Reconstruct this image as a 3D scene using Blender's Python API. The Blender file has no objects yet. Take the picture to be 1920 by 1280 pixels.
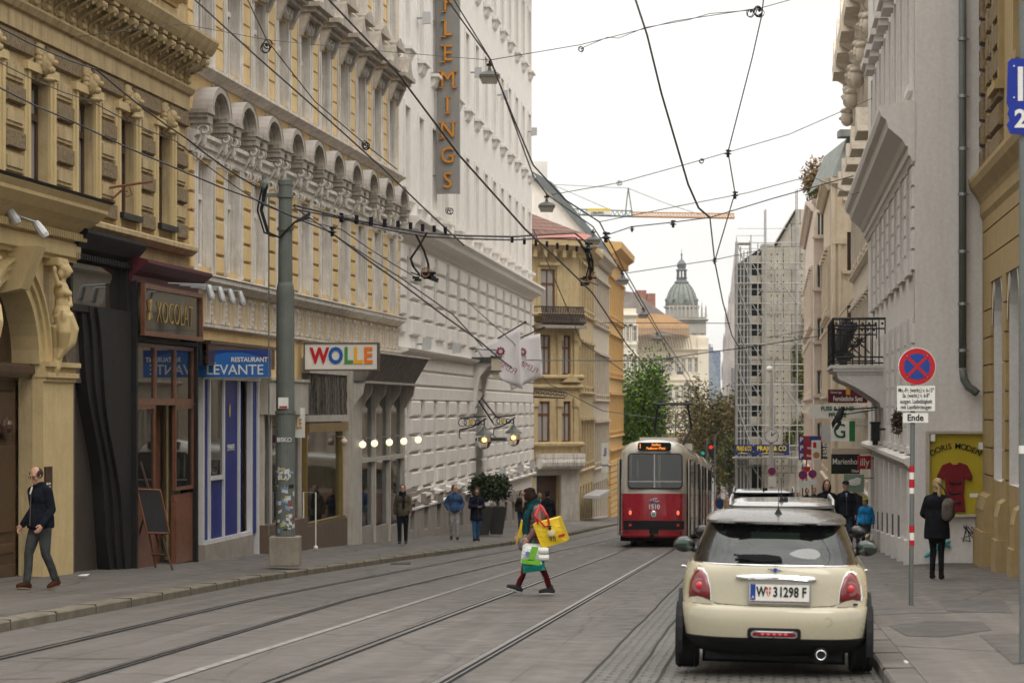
import bpy, bmesh, math, random
import numpy as np
from mathutils import Vector, Matrix
random.seed(7)
sc = bpy.context.scene
# ---------------------------------------------------------------- camera
F = 4533.0; HY = 765.0; EYE = 1.6          # focal length in photo pixels, horizon row, eye height (m)
cd = bpy.data.cameras.new('camera'); cam = bpy.data.objects.new('camera', cd)
sc.collection.objects.link(cam); sc.camera = cam
cam.location = (0, 0, EYE); cam.rotation_euler = (math.pi/2, 0, 0)
cd.sensor_width = 36; cd.lens = 36*F/1920; cd.shift_y = (HY-640)/1920
cd.clip_start = .5; cd.clip_end = 9000
cd.dof.use_dof = True; cd.dof.focus_distance = 40; cd.dof.aperture_fstop = 4.0
# ---------------------------------------------------------------- overcast sky
w = bpy.data.worlds.new('World'); sc.world = w; w.use_nodes = True
nt = w.node_tree; nt.nodes.clear()
out = nt.nodes.new('ShaderNodeOutputWorld'); bg = nt.nodes.new('ShaderNodeBackground')
sky = nt.nodes.new('ShaderNodeTexSky'); sky.sky_type = 'NISHITA'; sky.sun_disc = False
sky.sun_elevation = math.radians(50); sky.sun_rotation = math.radians(160)
tc = nt.nodes.new('ShaderNodeTexCoord'); sep = nt.nodes.new('ShaderNodeSeparateXYZ')
nt.links.new(tc.outputs['Generated'], sep.inputs[0])
mr = nt.nodes.new('ShaderNodeMapRange')           # clouds brighten towards the zenith
for k, v in zip(('From Min', 'From Max', 'To Min', 'To Max'), (0, 1, 9.5, 33.0)): mr.inputs[k].default_value = v
sq = nt.nodes.new('ShaderNodeMath'); sq.operation = 'MULTIPLY'; nt.links.new(sep.outputs[2], sq.inputs[0]); nt.links.new(sep.outputs[2], sq.inputs[1])
nt.links.new(sq.outputs[0], mr.inputs['Value'])
mp = nt.nodes.new('ShaderNodeMapping'); mp.inputs['Scale'].default_value = (2.2, 2.2, 9)
nz = nt.nodes.new('ShaderNodeTexNoise'); nz.inputs['Scale'].default_value = 2.0; nz.inputs['Detail'].default_value = 7
nt.links.new(tc.outputs['Generated'], mp.inputs[0]); nt.links.new(mp.outputs[0], nz.inputs['Vector'])
mr2 = nt.nodes.new('ShaderNodeMapRange')
for k, v in zip(('From Min', 'From Max', 'To Min', 'To Max'), (.34, .62, .84, 1.04)): mr2.inputs[k].default_value = v
nt.links.new(nz.outputs[0], mr2.inputs['Value'])
mu = nt.nodes.new('ShaderNodeMath'); mu.operation = 'MULTIPLY'
nt.links.new(mr.outputs[0], mu.inputs[0]); nt.links.new(mr2.outputs[0], mu.inputs[1])
cc = nt.nodes.new('ShaderNodeVectorMath'); cc.operation = 'SCALE'; cc.inputs[0].default_value = (1.0, .975, .935)
nt.links.new(mu.outputs[0], cc.inputs['Scale'])
mx = nt.nodes.new('ShaderNodeMix'); mx.data_type = 'RGBA'; mx.inputs[0].default_value = .96
nt.links.new(sky.outputs[0], mx.inputs[6]); nt.links.new(cc.outputs[0], mx.inputs[7])
nt.links.new(mx.outputs[2], bg.inputs[0]); bg.inputs[1].default_value = .1
nt.links.new(bg.outputs[0], out.inputs[0])
sl = bpy.data.lights.new('sun', 'SUN'); sl.energy = .6; sl.angle = math.radians(25); sl.color = (1, .95, .87)
so = bpy.data.objects.new('sun', sl); sc.collection.objects.link(so)
so.rotation_euler = (math.radians(40), 0, math.radians(20))
vs = sc.view_settings; vs.view_transform = 'Standard'; vs.look = 'None'; vs.gamma = 1; vs.exposure = .2
sc.render.engine = 'CYCLES'
sc.cycles.max_bounces = 6; sc.cycles.volume_bounces = 0; sc.cycles.transparent_max_bounces = 12
# ---------------------------------------------------------------- materials
def lin(c): return tuple(((x/255)/12.92 if x <= 10 else (((x/255)+.055)/1.055)**2.4) for x in c)
MATS = {}
def pm(name, col, rough=.8, metal=0., var=.15, scale=2.5, bump=0., bscale=40., streak=0., coat=0., spec=.28,
       emit=0., dirt=None, joint=None, alpha=1., fine=.08):
    """procedural surface: base colour with two noises, optional streaks, bump, joints"""
    if name in MATS: return MATS[name]
    m = bpy.data.materials.new(name); m.use_nodes = True; t = m.node_tree; N = t.nodes; L = t.links
    b = N['Principled BSDF']; b.inputs['Roughness'].default_value = rough; b.inputs['Metallic'].default_value = metal
    b.inputs['Specular IOR Level'].default_value = spec; b.inputs['Coat Weight'].default_value = coat
    b.inputs['Coat Roughness'].default_value = .05
    tc = N.new('ShaderNodeTexCoord')
    n1 = N.new('ShaderNodeTexNoise'); n1.inputs['Scale'].default_value = scale; n1.inputs['Detail'].default_value = 6
    n1.inputs['Roughness'].default_value = .6
    L.new(tc.outputs['Object'], n1.inputs['Vector'])
    def mix(fac, a, c2, bt='MIX'):
        x = N.new('ShaderNodeMix'); x.data_type = 'RGBA'; x.blend_type = bt
        for s, v in ((x.inputs[0], fac), (x.inputs[6], a), (x.inputs[7], c2)):
            if isinstance(v, (int, float)): s.default_value = v
            elif isinstance(v, tuple): s.default_value = (*v[:3], 1)
            else: L.new(v, s)
        return x.outputs[2]
    def rng(o, a, b2, c, d):
        r = N.new('ShaderNodeMapRange'); L.new(o, r.inputs['Value'])
        for k, v in zip(('From Min', 'From Max', 'To Min', 'To Max'), (a, b2, c, d)): r.inputs[k].default_value = v
        return r.outputs[0]
    lo = tuple(x*(1-var) for x in col); hi = tuple(min(1, x*(1+var*.6)) for x in col)
    o = mix(rng(n1.outputs[0], .32, .68, 0, 1), lo, hi)
    n2 = N.new('ShaderNodeTexNoise'); n2.inputs['Scale'].default_value = scale*14; n2.inputs['Detail'].default_value = 4
    L.new(tc.outputs['Object'], n2.inputs['Vector'])
    if fine: o = mix(rng(n2.outputs[0], .3, .7, 0, fine*2), o, tuple(x*.35 for x in col))
    if streak:
        mpg = N.new('ShaderNodeMapping'); mpg.inputs['Scale'].default_value = (4.5, 4.5, .35)
        n3 = N.new('ShaderNodeTexNoise'); n3.inputs['Scale'].default_value = 1.6; n3.inputs['Detail'].default_value = 8
        n3.inputs['Roughness'].default_value = .7
        L.new(tc.outputs['Object'], mpg.inputs[0]); L.new(mpg.outputs[0], n3.inputs['Vector'])
        d = dirt or tuple(x*.45 for x in col)
        o = mix(rng(n3.outputs[0], .47, .75, 0, streak), o, d)
    if joint:   # (rows per m, brick width) darker joints from a brick pattern in the object's x,z
        bw, bh, jc, ms = joint
        cmb = N.new('ShaderNodeSeparateXYZ'); L.new(tc.outputs['Object'], cmb.inputs[0])
        cb = N.new('ShaderNodeCombineXYZ'); L.new(cmb.outputs[0], cb.inputs[0]); L.new(cmb.outputs[2], cb.inputs[1])
        br = N.new('ShaderNodeTexBrick'); L.new(cb.outputs[0], br.inputs['Vector'])
        br.inputs['Scale'].default_value = 1; br.inputs['Brick Width'].default_value = bw
        br.inputs['Row Height'].default_value = bh; br.inputs['Mortar Size'].default_value = ms
        o = mix(br.outputs['Fac'], o, jc)
    L.new(o, b.inputs['Base Color'])
    rr = rng(n2.outputs[0], .3, .7, max(0, rough-.06), min(1, rough+.08)); L.new(rr, b.inputs['Roughness'])
    if bump:
        nb = N.new('ShaderNodeTexNoise'); nb.inputs['Scale'].default_value = bscale; nb.inputs['Detail'].default_value = 5
        L.new(tc.outputs['Object'], nb.inputs['Vector'])
        bp = N.new('ShaderNodeBump'); bp.inputs['Strength'].default_value = bump; bp.inputs['Distance'].default_value = .03
        L.new(nb.outputs[0], bp.inputs['Height']); L.new(bp.outputs[0], b.inputs['Normal'])
    if emit:
        b.inputs['Emission Color'].default_value = (*col, 1); b.inputs['Emission Strength'].default_value = emit
    MATS[name] = m; return m
def glassm(name, tint=(.6, .65, .65), rough=.03, tr=.5, dark=(.02, .022, .022)):
    """window glass: reflective skin over a partly see-through tinted body"""
    if name in MATS: return MATS[name]
    m = bpy.data.materials.new(name); m.use_nodes = True; t = m.node_tree; N = t.nodes; L = t.links; N.clear()
    o = N.new('ShaderNodeOutputMaterial'); gl = N.new('ShaderNodeBsdfGlossy'); gl.inputs['Roughness'].default_value = rough
    gl.inputs['Color'].default_value = (.92, .93, .93, 1)
    tp = N.new('ShaderNodeBsdfTransparent'); tp.inputs[0].default_value = (*tint, 1)
    df = N.new('ShaderNodeBsdfDiffuse'); df.inputs[0].default_value = (*dark, 1)
    a = N.new('ShaderNodeMixShader'); a.inputs[0].default_value = tr; L.new(df.outputs[0], a.inputs[1]); L.new(tp.outputs[0], a.inputs[2])
    fr = N.new('ShaderNodeFresnel'); fr.inputs[0].default_value = 1.7
    b = N.new('ShaderNodeMixShader'); L.new(fr.outputs[0], b.inputs[0]); L.new(a.outputs[0], b.inputs[1]); L.new(gl.outputs[0], b.inputs[2])
    L.new(b.outputs[0], o.inputs[0]); MATS[name] = m; return m
# ---------------------------------------------------------------- geometry helpers
def P(px, py, Y): return Vector(((px-960)/F*Y, Y, EYE+(HY-py)/F*Y))
def gz(Y):                                           # road height down the hill
    if Y < 215: return .03-.0365*Y
    t = min(1, (Y-215)/90); return .03-.0365*215-.0365*90*(t-t*t/2)
ZB = {}
class MB:
    def __init__(s): s.v = []; s.f = []; s.m = []
    def add(s, vs, fs, m=0):
        o = len(s.v); s.v += [tuple(p) for p in vs]; s.f += [tuple(i+o for i in f) for f in fs]; s.m += [m]*len(fs); return s
    def box(s, x0, x1, y0, y1, z0, z1, m=0):
        if x0 > x1: x0, x1 = x1, x0
        if y0 > y1: y0, y1 = y1, y0
        if z0 > z1: z0, z1 = z1, z0
        return s.add([(x0,y0,z0),(x1,y0,z0),(x1,y1,z0),(x0,y1,z0),(x0,y0,z1),(x1,y0,z1),(x1,y1,z1),(x0,y1,z1)],
              [(0,3,2,1),(4,5,6,7),(0,1,5,4),(1,2,6,5),(2,3,7,6),(3,0,4,7)], m)
    def pillow(s, x0, x1, z0, z1, y, d, c, m=0):          # block proud of plane y by d with chamfer c
        return s.add([(x0,y,z0),(x1,y,z0),(x1,y,z1),(x0,y,z1),(x0,y-d*.6,z0+c*.3),(x1,y-d*.6,z0+c*.3),(x1,y-d*.6,z1-c*.3),(x0,y-d*.6,z1-c*.3),
                      (x0+c,y-d,z0+c),(x1-c,y-d,z0+c),(x1-c,y-d,z1-c),(x0+c,y-d,z1-c)],
              [(0,1,5,4),(1,2,6,5),(2,3,7,6),(3,0,4,7),(4,5,9,8),(5,6,10,9),(6,7,11,10),(7,4,8,11),(8,9,10,11)], m)
    def prism(s, pts, a0, a1, ax='x', m=0):               # extrude a 2-D outline along axis ax
        n = len(pts)
        def q(p, a): return {'x': (a, p[0], p[1]), 'y': (p[0], a, p[1]), 'z': (p[0], p[1], a)}[ax]
        vs = [q(p, a0) for p in pts]+[q(p, a1) for p in pts]
        fs = [tuple(range(n))[::-1], tuple(range(n, 2*n))]+[(i, (i+1) % n, n+(i+1) % n, n+i) for i in range(n)]
        return s.add(vs, fs, m)
    def tube(s, pts, r, n=6, m=0):
        pts = [Vector(p) for p in pts]; k = len(pts); rs = r if isinstance(r, (list, tuple)) else [r]*k
        vs = []; up0 = None
        for i, p in enumerate(pts):
            d = (pts[min(i+1, k-1)]-pts[max(i-1, 0)]).normalized()
            if up0 is None: up0 = Vector((0, 0, 1)) if abs(d.z) < .9 else Vector((1, 0, 0))
            a = d.cross(up0)
            if a.length < 1e-4: up0 = Vector((0, 1, 0)); a = d.cross(up0)
            a.normalize(); b = a.cross(d).normalized(); up0 = b
            for j in range(n):
                t = 2*math.pi*j/n; vs.append(p+(a*math.cos(t)+b*math.sin(t))*rs[i])
        fs = [(i*n+j, i*n+(j+1) % n, (i+1)*n+(j+1) % n, (i+1)*n+j) for i in range(k-1) for j in range(n)]
        fs += [tuple(range(n))[::-1], tuple(range((k-1)*n, k*n))]
        return s.add(vs, fs, m)
    def lathe(s, prof, c=(0, 0, 0), n=16, m=0, ax='z', caps=True):  # prof: (radius, height)
        vs = []
        for r, h in prof:
            for j in range(n):
                t = 2*math.pi*j/n; x, y = r*math.cos(t), r*math.sin(t)
                q = {'z': (x, y, h), 'y': (x, h, y), 'x': (h, x, y)}[ax]; vs.append((q[0]+c[0], q[1]+c[1], q[2]+c[2]))
        k = len(prof); fs = [(i*n+j, i*n+(j+1) % n, (i+1)*n+(j+1) % n, (i+1)*n+j) for i in range(k-1) for j in range(n)]
        if caps: fs += [tuple(range(n))[::-1], tuple(range((k-1)*n, k*n))]
        return s.add(vs, fs, m)
    def ball(s, c, r, n=10, m=0, rot=None):
        if not isinstance(r, (tuple, list)): r = (r, r, r)
        k = max(4, n//2+1); vs = []; c = Vector(c)
        for i in range(1, k):
            a = math.pi*i/k
            for j in range(n):
                t = 2*math.pi*j/n; q = Vector((r[0]*math.sin(a)*math.cos(t), r[1]*math.sin(a)*math.sin(t), r[2]*math.cos(a)))
                if rot: q = rot @ q
                vs.append(c+q)
        a = Vector((0, 0, r[2])); a = rot @ a if rot else a; vs += [c+a, c-a]; o = (k-1)*n
        fs = [(i*n+j, (i+1)*n+j, (i+1)*n+(j+1) % n, i*n+(j+1) % n) for i in range(k-2) for j in range(n)]
        fs += [(o, j, (j+1) % n) for j in range(n)]+[(o+1, (k-2)*n+(j+1) % n, (k-2)*n+j) for j in range(n)]
        return s.add(vs, fs, m)
    def xf(s, M): s.v = [tuple(M @ Vector(p)) for p in s.v]; return s
    def mesh(s, name, mats, smooth=False, dz=0.):
        me = bpy.data.meshes.new(name)
        me.from_pydata([(x, y, z-dz) for x, y, z in s.v] if dz else s.v, [], s.f)
        if not isinstance(mats, (list, tuple)): mats = [mats]
        for q in mats: me.materials.append(q)
        if len(mats) > 1: me.polygons.foreach_set('material_index', s.m)
        if smooth: me.polygons.foreach_set('use_smooth', [True]*len(s.f))
        me.update(); return me
    def build(s, name, mats, parent=None, smooth=False, fix=False, bevel=0, auto=0):
        me = s.mesh(name, mats, smooth, ZB.get(parent.name, 0) if parent else 0)
        if fix or auto:
            bm = bmesh.new(); bm.from_mesh(me); bmesh.ops.recalc_face_normals(bm, faces=bm.faces)
            if auto:
                for e in bm.edges:
                    if len(e.link_faces) == 2 and e.calc_face_angle(0) > auto: e.smooth = False
            bm.to_mesh(me); bm.free()
        o = bpy.data.objects.new(name, me); sc.collection.objects.link(o); o.parent = parent
        if bevel:
            b = o.modifiers.new('bevel', 'BEVEL'); b.width = bevel; b.segments = 2; b.limit_method = 'ANGLE'
        return o
def tag(o, label=None, cat=None, group=None, kind=None):
    for k, v in (('label', label), ('category', cat), ('group', group), ('kind', kind)):
        if v: o[k] = v
    return o
def thing(name, label, cat, loc=(0, 0, 0), rz=0, group=None, base=None):
    o = bpy.data.objects.new(name, None); sc.collection.objects.link(o); o.empty_display_size = .3
    o.location = loc; o.rotation_euler = (0, 0, rz); tag(o, label, cat, group)
    if base is not None: ZB[o.name] = base           # parts are given in absolute heights
    return o
def struct(o): o['kind'] = 'structure'; return o
def link(name, me, parent, loc=(0, 0, 0), rz=0, label=None):
    o = bpy.data.objects.new(name, me); sc.collection.objects.link(o); o.parent = parent
    o.location = (loc[0], loc[1], loc[2]-(ZB.get(parent.name, 0) if parent else 0)); o.rotation_euler = (0, 0, rz)
    if label: o['label'] = label
    return o
def text(s, size=1, ext=.01, mat=None, parent=None, loc=(0, 0, 0), rot=(math.pi/2, 0, 0), off=0., sx=1., name='lettering', align='CENTER', sp=1.):
    c = bpy.data.curves.new(name, 'FONT'); c.body = s; c.size = size; c.extrude = ext; c.offset = off
    c.align_x = align; c.align_y = 'CENTER'; c.space_character = sp; c.resolution_u = 3
    t = bpy.data.objects.new('tmp', c); sc.collection.objects.link(t)
    bpy.context.view_layer.update()
    me = bpy.data.meshes.new_from_object(t.evaluated_get(bpy.context.evaluated_depsgraph_get()))
    bpy.data.objects.remove(t); bpy.data.curves.remove(c)
    me.name = name; me.materials.clear(); me.materials.append(mat)
    o = bpy.data.objects.new(name, me); sc.collection.objects.link(o); o.parent = parent
    o.location = (loc[0], loc[1], loc[2]-(ZB.get(parent.name, 0) if parent else 0))
    o.rotation_euler = rot; o.scale = (sx, 1, 1); return o
def interp(tab, y):
    for (a, b), (c, d) in zip(tab, tab[1:]):
        if y <= c: return b+(d-b)*(y-a)/(c-a)
    (a, b), (c, d) = tab[-2:]; return b+(d-b)*(y-a)/(c-a)
# street lines in plan: X as a function of Y
KL = [(-15, -9.0), (20, -6.6), (28, -5.92), (44, -4.66), (60, -2.6), (78.6, 0), (97, 2.35), (121, 4.6), (135, 6.0), (200, 12.6)]
kerbL = lambda Y: interp(KL, Y)
kerbR = lambda Y: .99+.105*Y
trackR = lambda Y: -3.46+.1045*Y
TL = [(-15, -8.0), (20.4, -4.5), (37, -3.22), (59, -.71), (71.5, .78), (97, 3.85), (135, 7.4), (200, 14.2), (260, 20.5)]
trackL = lambda Y: interp(TL, Y)
class Plane:
    def __init__(s, V, K, side): s.V = V; s.K = K; s.side = side; s.t = (V-960)/F; s.c = math.hypot(1, s.t)
    def Y(s, px): return s.K/(s.V-px) if s.side == 'L' else s.K/(px-s.V)
    def X(s, Y): return s.t*Y+(-s.K/F if s.side == 'L' else s.K/F)
    def z(s, px, py): return EYE+(HY-py)*s.Y(px)/F
    @property
    def signrot(s): return math.atan2(-s.t, 1)
def swL(Y): return gz(Y)+.25
# ---------------------------------------------------------------- shared surface colours
WHITE = pm('white_plaster', (.76, .725, .68), .85, var=.08, streak=.3, dirt=(.42, .38, .33), bump=.2, bscale=20)
WHITE2 = pm('white_stucco_ornament', (.66, .62, .56), .85, var=.16, streak=.8, dirt=(.22, .18, .14), bump=.25, bscale=30)
YEL = pm('yellow_plaster', (.66, .48, .235), .85, var=.14, streak=.4, dirt=(.42, .29, .13), bump=.12, bscale=25)
OCH = pm('ochre_plaster', (.47, .36, .195), .85, var=.18, streak=.75, dirt=(.14, .10, .055), bump=.2, bscale=25)
OCHR = pm('rough_ochre_stone', (.26, .195, .115), .95, var=.3, scale=9, bump=1.0, bscale=16, fine=.3)
CREAM = pm('cream_painted_plaster', (.57, .44, .225), .6, var=.1, streak=.3, bump=.05)
GREYW = pm('pale_grey_plaster', (.63, .605, .58), .85, var=.03, scale=.9, streak=.35, dirt=(.42, .385, .35), bump=.15, bscale=14)
STONE = pm('grey_stone', (.30, .27, .235), .9, var=.2, streak=.3, bump=.4, bscale=30)
DARK = pm('black_painted_metal', (.012, .012, .013), .45, var=.2)
IRON = pm('dark_iron', (.03, .03, .032), .5, metal=.3)
WOODD = pm('dark_brown_wood', (.06, .028, .015), .4, var=.35, scale=6, streak=.4, coat=.2)
WOODR = pm('red_brown_wood', (.16, .065, .035), .4, var=.3, scale=6, streak=.4, coat=.2)
PANE = glassm('window_glass', tr=.0, dark=(.05, .05, .052))
PANEL = glassm('window_glass_pale_curtain', tr=.0, dark=(.30, .29, .27))
SHOPG = glassm('shop_glass', tr=.72, tint=(.75, .78, .76))
SIGNW = pm('sign_white', (.72, .71, .66), .35, var=.04)
STEEL = pm('galvanised_steel', (.34, .35, .36), .45, metal=.6, var=.2)
BRONZE = pm('grey_green_paint', (.115, .13, .115), .5, var=.15, streak=.3)
def wall(mb, x0, x1, z0, z1, ops, y=0., rd=.22, m=0, mr=None):
    """sheet with rectangular openings and their reveals, plus end returns"""
    if mr is None: mr = m
    xs = sorted({x0, x1, *[q for o in ops for q in o[:2]]}); zs = sorted({z0, z1, *[q for o in ops for q in o[2:4]]})
    xs = [q for q in xs if x0-1e-6 <= q <= x1+1e-6]; zs = [q for q in zs if z0-1e-6 <= q <= z1+1e-6]
    for a, b in zip(xs, xs[1:]):
        run = None
        for c, d in zip(zs, zs[1:]):
            cx, cz = (a+b)/2, (c+d)/2
            inside = any(o[0] < cx < o[1] and o[2] < cz < o[3] for o in ops)
            if inside:
                if run: mb.add([(a,y,run[0]),(b,y,run[0]),(b,y,run[1]),(a,y,run[1])], [(0,1,2,3)], m); run = None
            else: run = (run[0] if run else c, d)
        if run: mb.add([(a,y,run[0]),(b,y,run[0]),(b,y,run[1]),(a,y,run[1])], [(0,1,2,3)], m)
    for a, b, c, d in [o[:4] for o in ops]:
        r = y+rd
        mb.add([(a,y,c),(b,y,c),(b,y,d),(a,y,d),(a,r,c),(b,r,c),(b,r,d),(a,r,d)], [(0,4,5,1),(1,5,6,2),(2,6,7,3),(3,7,4,0)], mr)
    r = y+rd+.05
    mb.add([(x0,y,z0),(x0,y,z1),(x0,r,z1),(x0,r,z0)], [(0,1,2,3)], m); mb.add([(x1,y,z0),(x1,y,z1),(x1,r,z1),(x1,r,z0)], [(0,3,2,1)], m)
    return mb
def winmesh(wd, h, fw=.06, bars=(1,), trans=None, fm=None, pane=None, d=.05):
    """(frame mesh, pane mesh); origin at the sill centre, front at y=0"""
    f = MB(); f.box(-wd/2, -wd/2+fw, 0, d, 0, h); f.box(wd/2-fw, wd/2, 0, d, 0, h)
    f.box(-wd/2+fw, wd/2-fw, 0, d, 0, fw); f.box(-wd/2+fw, wd/2-fw, 0, d, h-fw, h)
    if 1 in bars: f.box(-fw*.5, fw*.5, -.01, d*.8, fw, h-fw)
    if trans:
        f.box(-wd/2+fw, -fw*.5-.002, -.03, d*.8, h*trans-fw*.6, h*trans+fw*.6); f.box(fw*.5+.002, wd/2-fw, -.03, d*.8, h*trans-fw*.6, h*trans+fw*.6)
    p = MB(); p.add([(-wd/2+.01, d*.6, .01), (wd/2-.01, d*.6, .01), (wd/2-.01, d*.6, h-.01), (-wd/2+.01, d*.6, h-.01)], [(0,1,2,3)])
    return f.mesh('window', fm), p.mesh('pane', pane)
def putwin(parent, ms, x, y, z):
    o = link('window', ms[0], parent, (x, y, z)); link('pane', ms[1], o); return o
def mould(mb, x0, x1, z, prof, m=0):      # horizontal moulding: prof = [(out, up), ...] outline from the wall
    pts = [(.004, prof[0][1]+z)]+[(-o, u+z) for o, u in prof]+[(.004, prof[-1][1]+z)]
    return mb.prism(pts, x0, x1, 'x', m)
def scrollprof(dp, h, n=10, th=.13):
    """S-shaped bracket outline in (y,z): dp = projection at the top, h = height"""
    pts = [(0, h), (-dp, h), (-dp, h*.86)]
    for i in range(n+1):
        t = i/n; yy = -(dp*(.92-.72*t)+dp*.16*math.sin(t*2*math.pi)); pts.append((yy, h*(.86-.80*t)))
    pts += [(-dp*.2, 0), (0, 0)]
    return pts
class Bldg:
    def __init__(s, name, label, cat, pl, ya, yb, depth=11, ztop=18, body=None, base=None, group=None):
        s.pl = pl; s.ya = ya; s.yb = yb; s.L = (yb-ya)*pl.c; t = pl.t
        Y0 = ya if pl.side == 'L' else yb
        s.base = base if base is not None else gz(yb)
        s.rz = math.atan2(1, t) if pl.side == 'L' else math.atan2(-1, -t)
        s.o = thing(name, label, cat, (pl.X(Y0), Y0, s.base), s.rz, group, base=s.base)
        s.ztop = ztop
        if body:
            b = MB(); b.box(.02, s.L-.02, .45, depth, s.base-.5, ztop-.02); b.build('building_core', body, s.o)
    def x(s, px): return s.xY(s.pl.Y(px))
    def xY(s, Y): return (Y-s.ya)*s.pl.c if s.pl.side == 'L' else (s.yb-Y)*s.pl.c
    def Yx(s, x): return s.ya+x/s.pl.c if s.pl.side == 'L' else s.yb-x/s.pl.c
    def z(s, px, py): return s.pl.z(px, py)
def roof_gable(parent, x0, x1, y0, y1, z, h, mat, eave=.4):
    m = MB(); ym = (y0+y1)/2
    m.prism([(y0-eave, z), (y1+eave, z), (y1+eave, z+.12), (ym, z+h), (y0-eave, z+.12)], x0, x1, 'x'); return m.build('roof', mat, parent)
# ================================================================ GROUND
def asphalt(name, col, joints=0, crack=1., rot=0, patch=.16):
    m = bpy.data.materials.new(name); m.use_nodes = True; t = m.node_tree; N = t.nodes; L = t.links
    b = N['Principled BSDF']; tc = N.new('ShaderNodeTexCoord'); mp = N.new('ShaderNodeMapping')
    mp.inputs['Rotation'].default_value = (0, 0, rot); L.new(tc.outputs['Object'], mp.inputs[0]); V = mp.outputs[0]
    def noise(s, d=6, vec=None, r=.6):
        n = N.new('ShaderNodeTexNoise'); n.inputs['Scale'].default_value = s; n.inputs['Detail'].default_value = d; n.inputs['Roughness'].default_value = r
        L.new(vec or V, n.inputs['Vector']); return n.outputs[0]
    def rng(o, a, b2, c, d):
        r = N.new('ShaderNodeMapRange'); L.new(o, r.inputs['Value'])
        for k, v in zip(('From Min', 'From Max', 'To Min', 'To Max'), (a, b2, c, d)): r.inputs[k].default_value = v
        return r.outputs[0]
    def mix(fac, a, c2):
        x = N.new('ShaderNodeMix'); x.data_type = 'RGBA'
        for s, v in ((x.inputs[0], fac), (x.inputs[6], a), (x.inputs[7], c2)):
            if isinstance(v, (int, float)): s.default_value = v
            elif isinstance(v, tuple): s.default_value = (*v[:3], 1)
            else: L.new(v, s)
        return x.outputs[2]
    o = mix(rng(noise(.35, 5), .35, .65, 0, 1), tuple(c*(1-patch) for c in col), tuple(c*(1+patch*.6) for c in col))
    st = N.new('ShaderNodeMapping'); st.inputs['Scale'].default_value = (3.0, .12, 1); L.new(V, st.inputs[0])   # wheel wear along the street; pale streaks also paint in light reflected off it
    o = mix(rng(noise(1., 5, st.outputs[0]), .48, .72, 0, .75), o, tuple(c*1.65 for c in col)); o = mix(rng(noise(.8, 4, st.outputs[0]), .2, .44, .55, 0), o, tuple(c*.5 for c in col))
    o = mix(rng(noise(90, 2), .35, .75, 0, .55), o, tuple(c*.45 for c in col))
    o = mix(rng(noise(45, 2), .62, .75, 0, .5), o, tuple(c*1.9 for c in col))
    dv = N.new('ShaderNodeMapping'); dv.inputs['Scale'].default_value = (.55, .16, 1); L.new(V, dv.inputs[0])
    wn = N.new('ShaderNodeTexNoise'); wn.inputs['Scale'].default_value = 1.2; wn.inputs['Detail'].default_value = 5; L.new(dv.outputs[0], wn.inputs['Vector'])
    va = N.new('ShaderNodeVectorMath'); va.operation = 'MULTIPLY_ADD'; L.new(wn.outputs['Color'], va.inputs[0]); va.inputs[1].default_value = (.5, .5, 0); L.new(dv.outputs[0], va.inputs[2])
    vo = N.new('ShaderNodeTexVoronoi'); vo.feature = 'DISTANCE_TO_EDGE'; vo.inputs['Scale'].default_value = .9; L.new(va.outputs[0], vo.inputs['Vector'])
    if crack: o = mix(rng(vo.outputs['Distance'], .005, .014, .95*crack, 0), o, tuple(c*.22 for c in col))
    if joints:
        br = N.new('ShaderNodeTexBrick'); L.new(V, br.inputs['Vector']); br.inputs['Scale'].default_value = 1
        br.inputs['Brick Width'].default_value = joints[0]; br.inputs['Row Height'].default_value = joints[1]; br.inputs['Mortar Size'].default_value = .009
        o = mix(rng(br.outputs['Fac'], 0, 1, 0, .75), o, tuple(c*.3 for c in col))
    L.new(o, b.inputs['Base Color']); L.new(rng(noise(3, 4), .3, .7, .55, .85), b.inputs['Roughness'])
    bp = N.new('ShaderNodeBump'); bp.inputs['Strength'].default_value = .5; bp.inputs['Distance'].default_value = .012
    L.new(noise(60, 3), bp.inputs['Height']); L.new(bp.outputs[0], b.inputs['Normal']); return m
ROT = math.atan(.105)
ASPH = asphalt('road_asphalt', (.088, .078, .069), rot=ROT, joints=(4.3, 3.2), crack=.45)
PAVE = asphalt('pavement_asphalt', (.088, .078, .068), rot=ROT, crack=.8)
KERB = pm('granite_kerb', (.155, .135, .10), .8, var=.35, scale=3, streak=.5, bump=.5, bscale=30, dirt=(.08, .07, .045))
YS = list(range(-14, 60, 2))+list(range(60, 200, 4))+list(range(200, 321, 8))
def strip(name, fl, fr, zl, zr, mat, ys=YS, seg=1, lab=None):
    m = MB(); n = seg+1
    for y in ys:
        a, b = fl(y), fr(y)
        for k in range(n): t = k/seg; m.v.append((a+(b-a)*t, y, zl(y)*(1-t)+zr(y)*t))
    for i in range(len(ys)-1):
        for k in range(seg): m.f.append((i*n+k, i*n+k+1, (i+1)*n+k+1, (i+1)*n+k)); m.m.append(0)
    return struct(m.build(name, mat))
g = MB(); ys = [-300, -14]+YS[1:]+[500, 900, 1800, 3500]
for y in ys: g.v += [(-2600, y, gz(min(y, 320))-.035), (2600, y, gz(min(y, 320))-.035)]
for i in range(len(ys)-1): g.f.append((2*i, 2*i+1, 2*i+3, 2*i+2)); g.m.append(0)
struct(g.build('ground', pm('ground_paving', (.11, .10, .09), .9, scale=.2)))
strip('road', lambda y: kerbL(y)-.02, lambda y: kerbR(y)+.02 if y < 185 else kerbR(y)+14, gz, gz, ASPH, seg=4)
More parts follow.
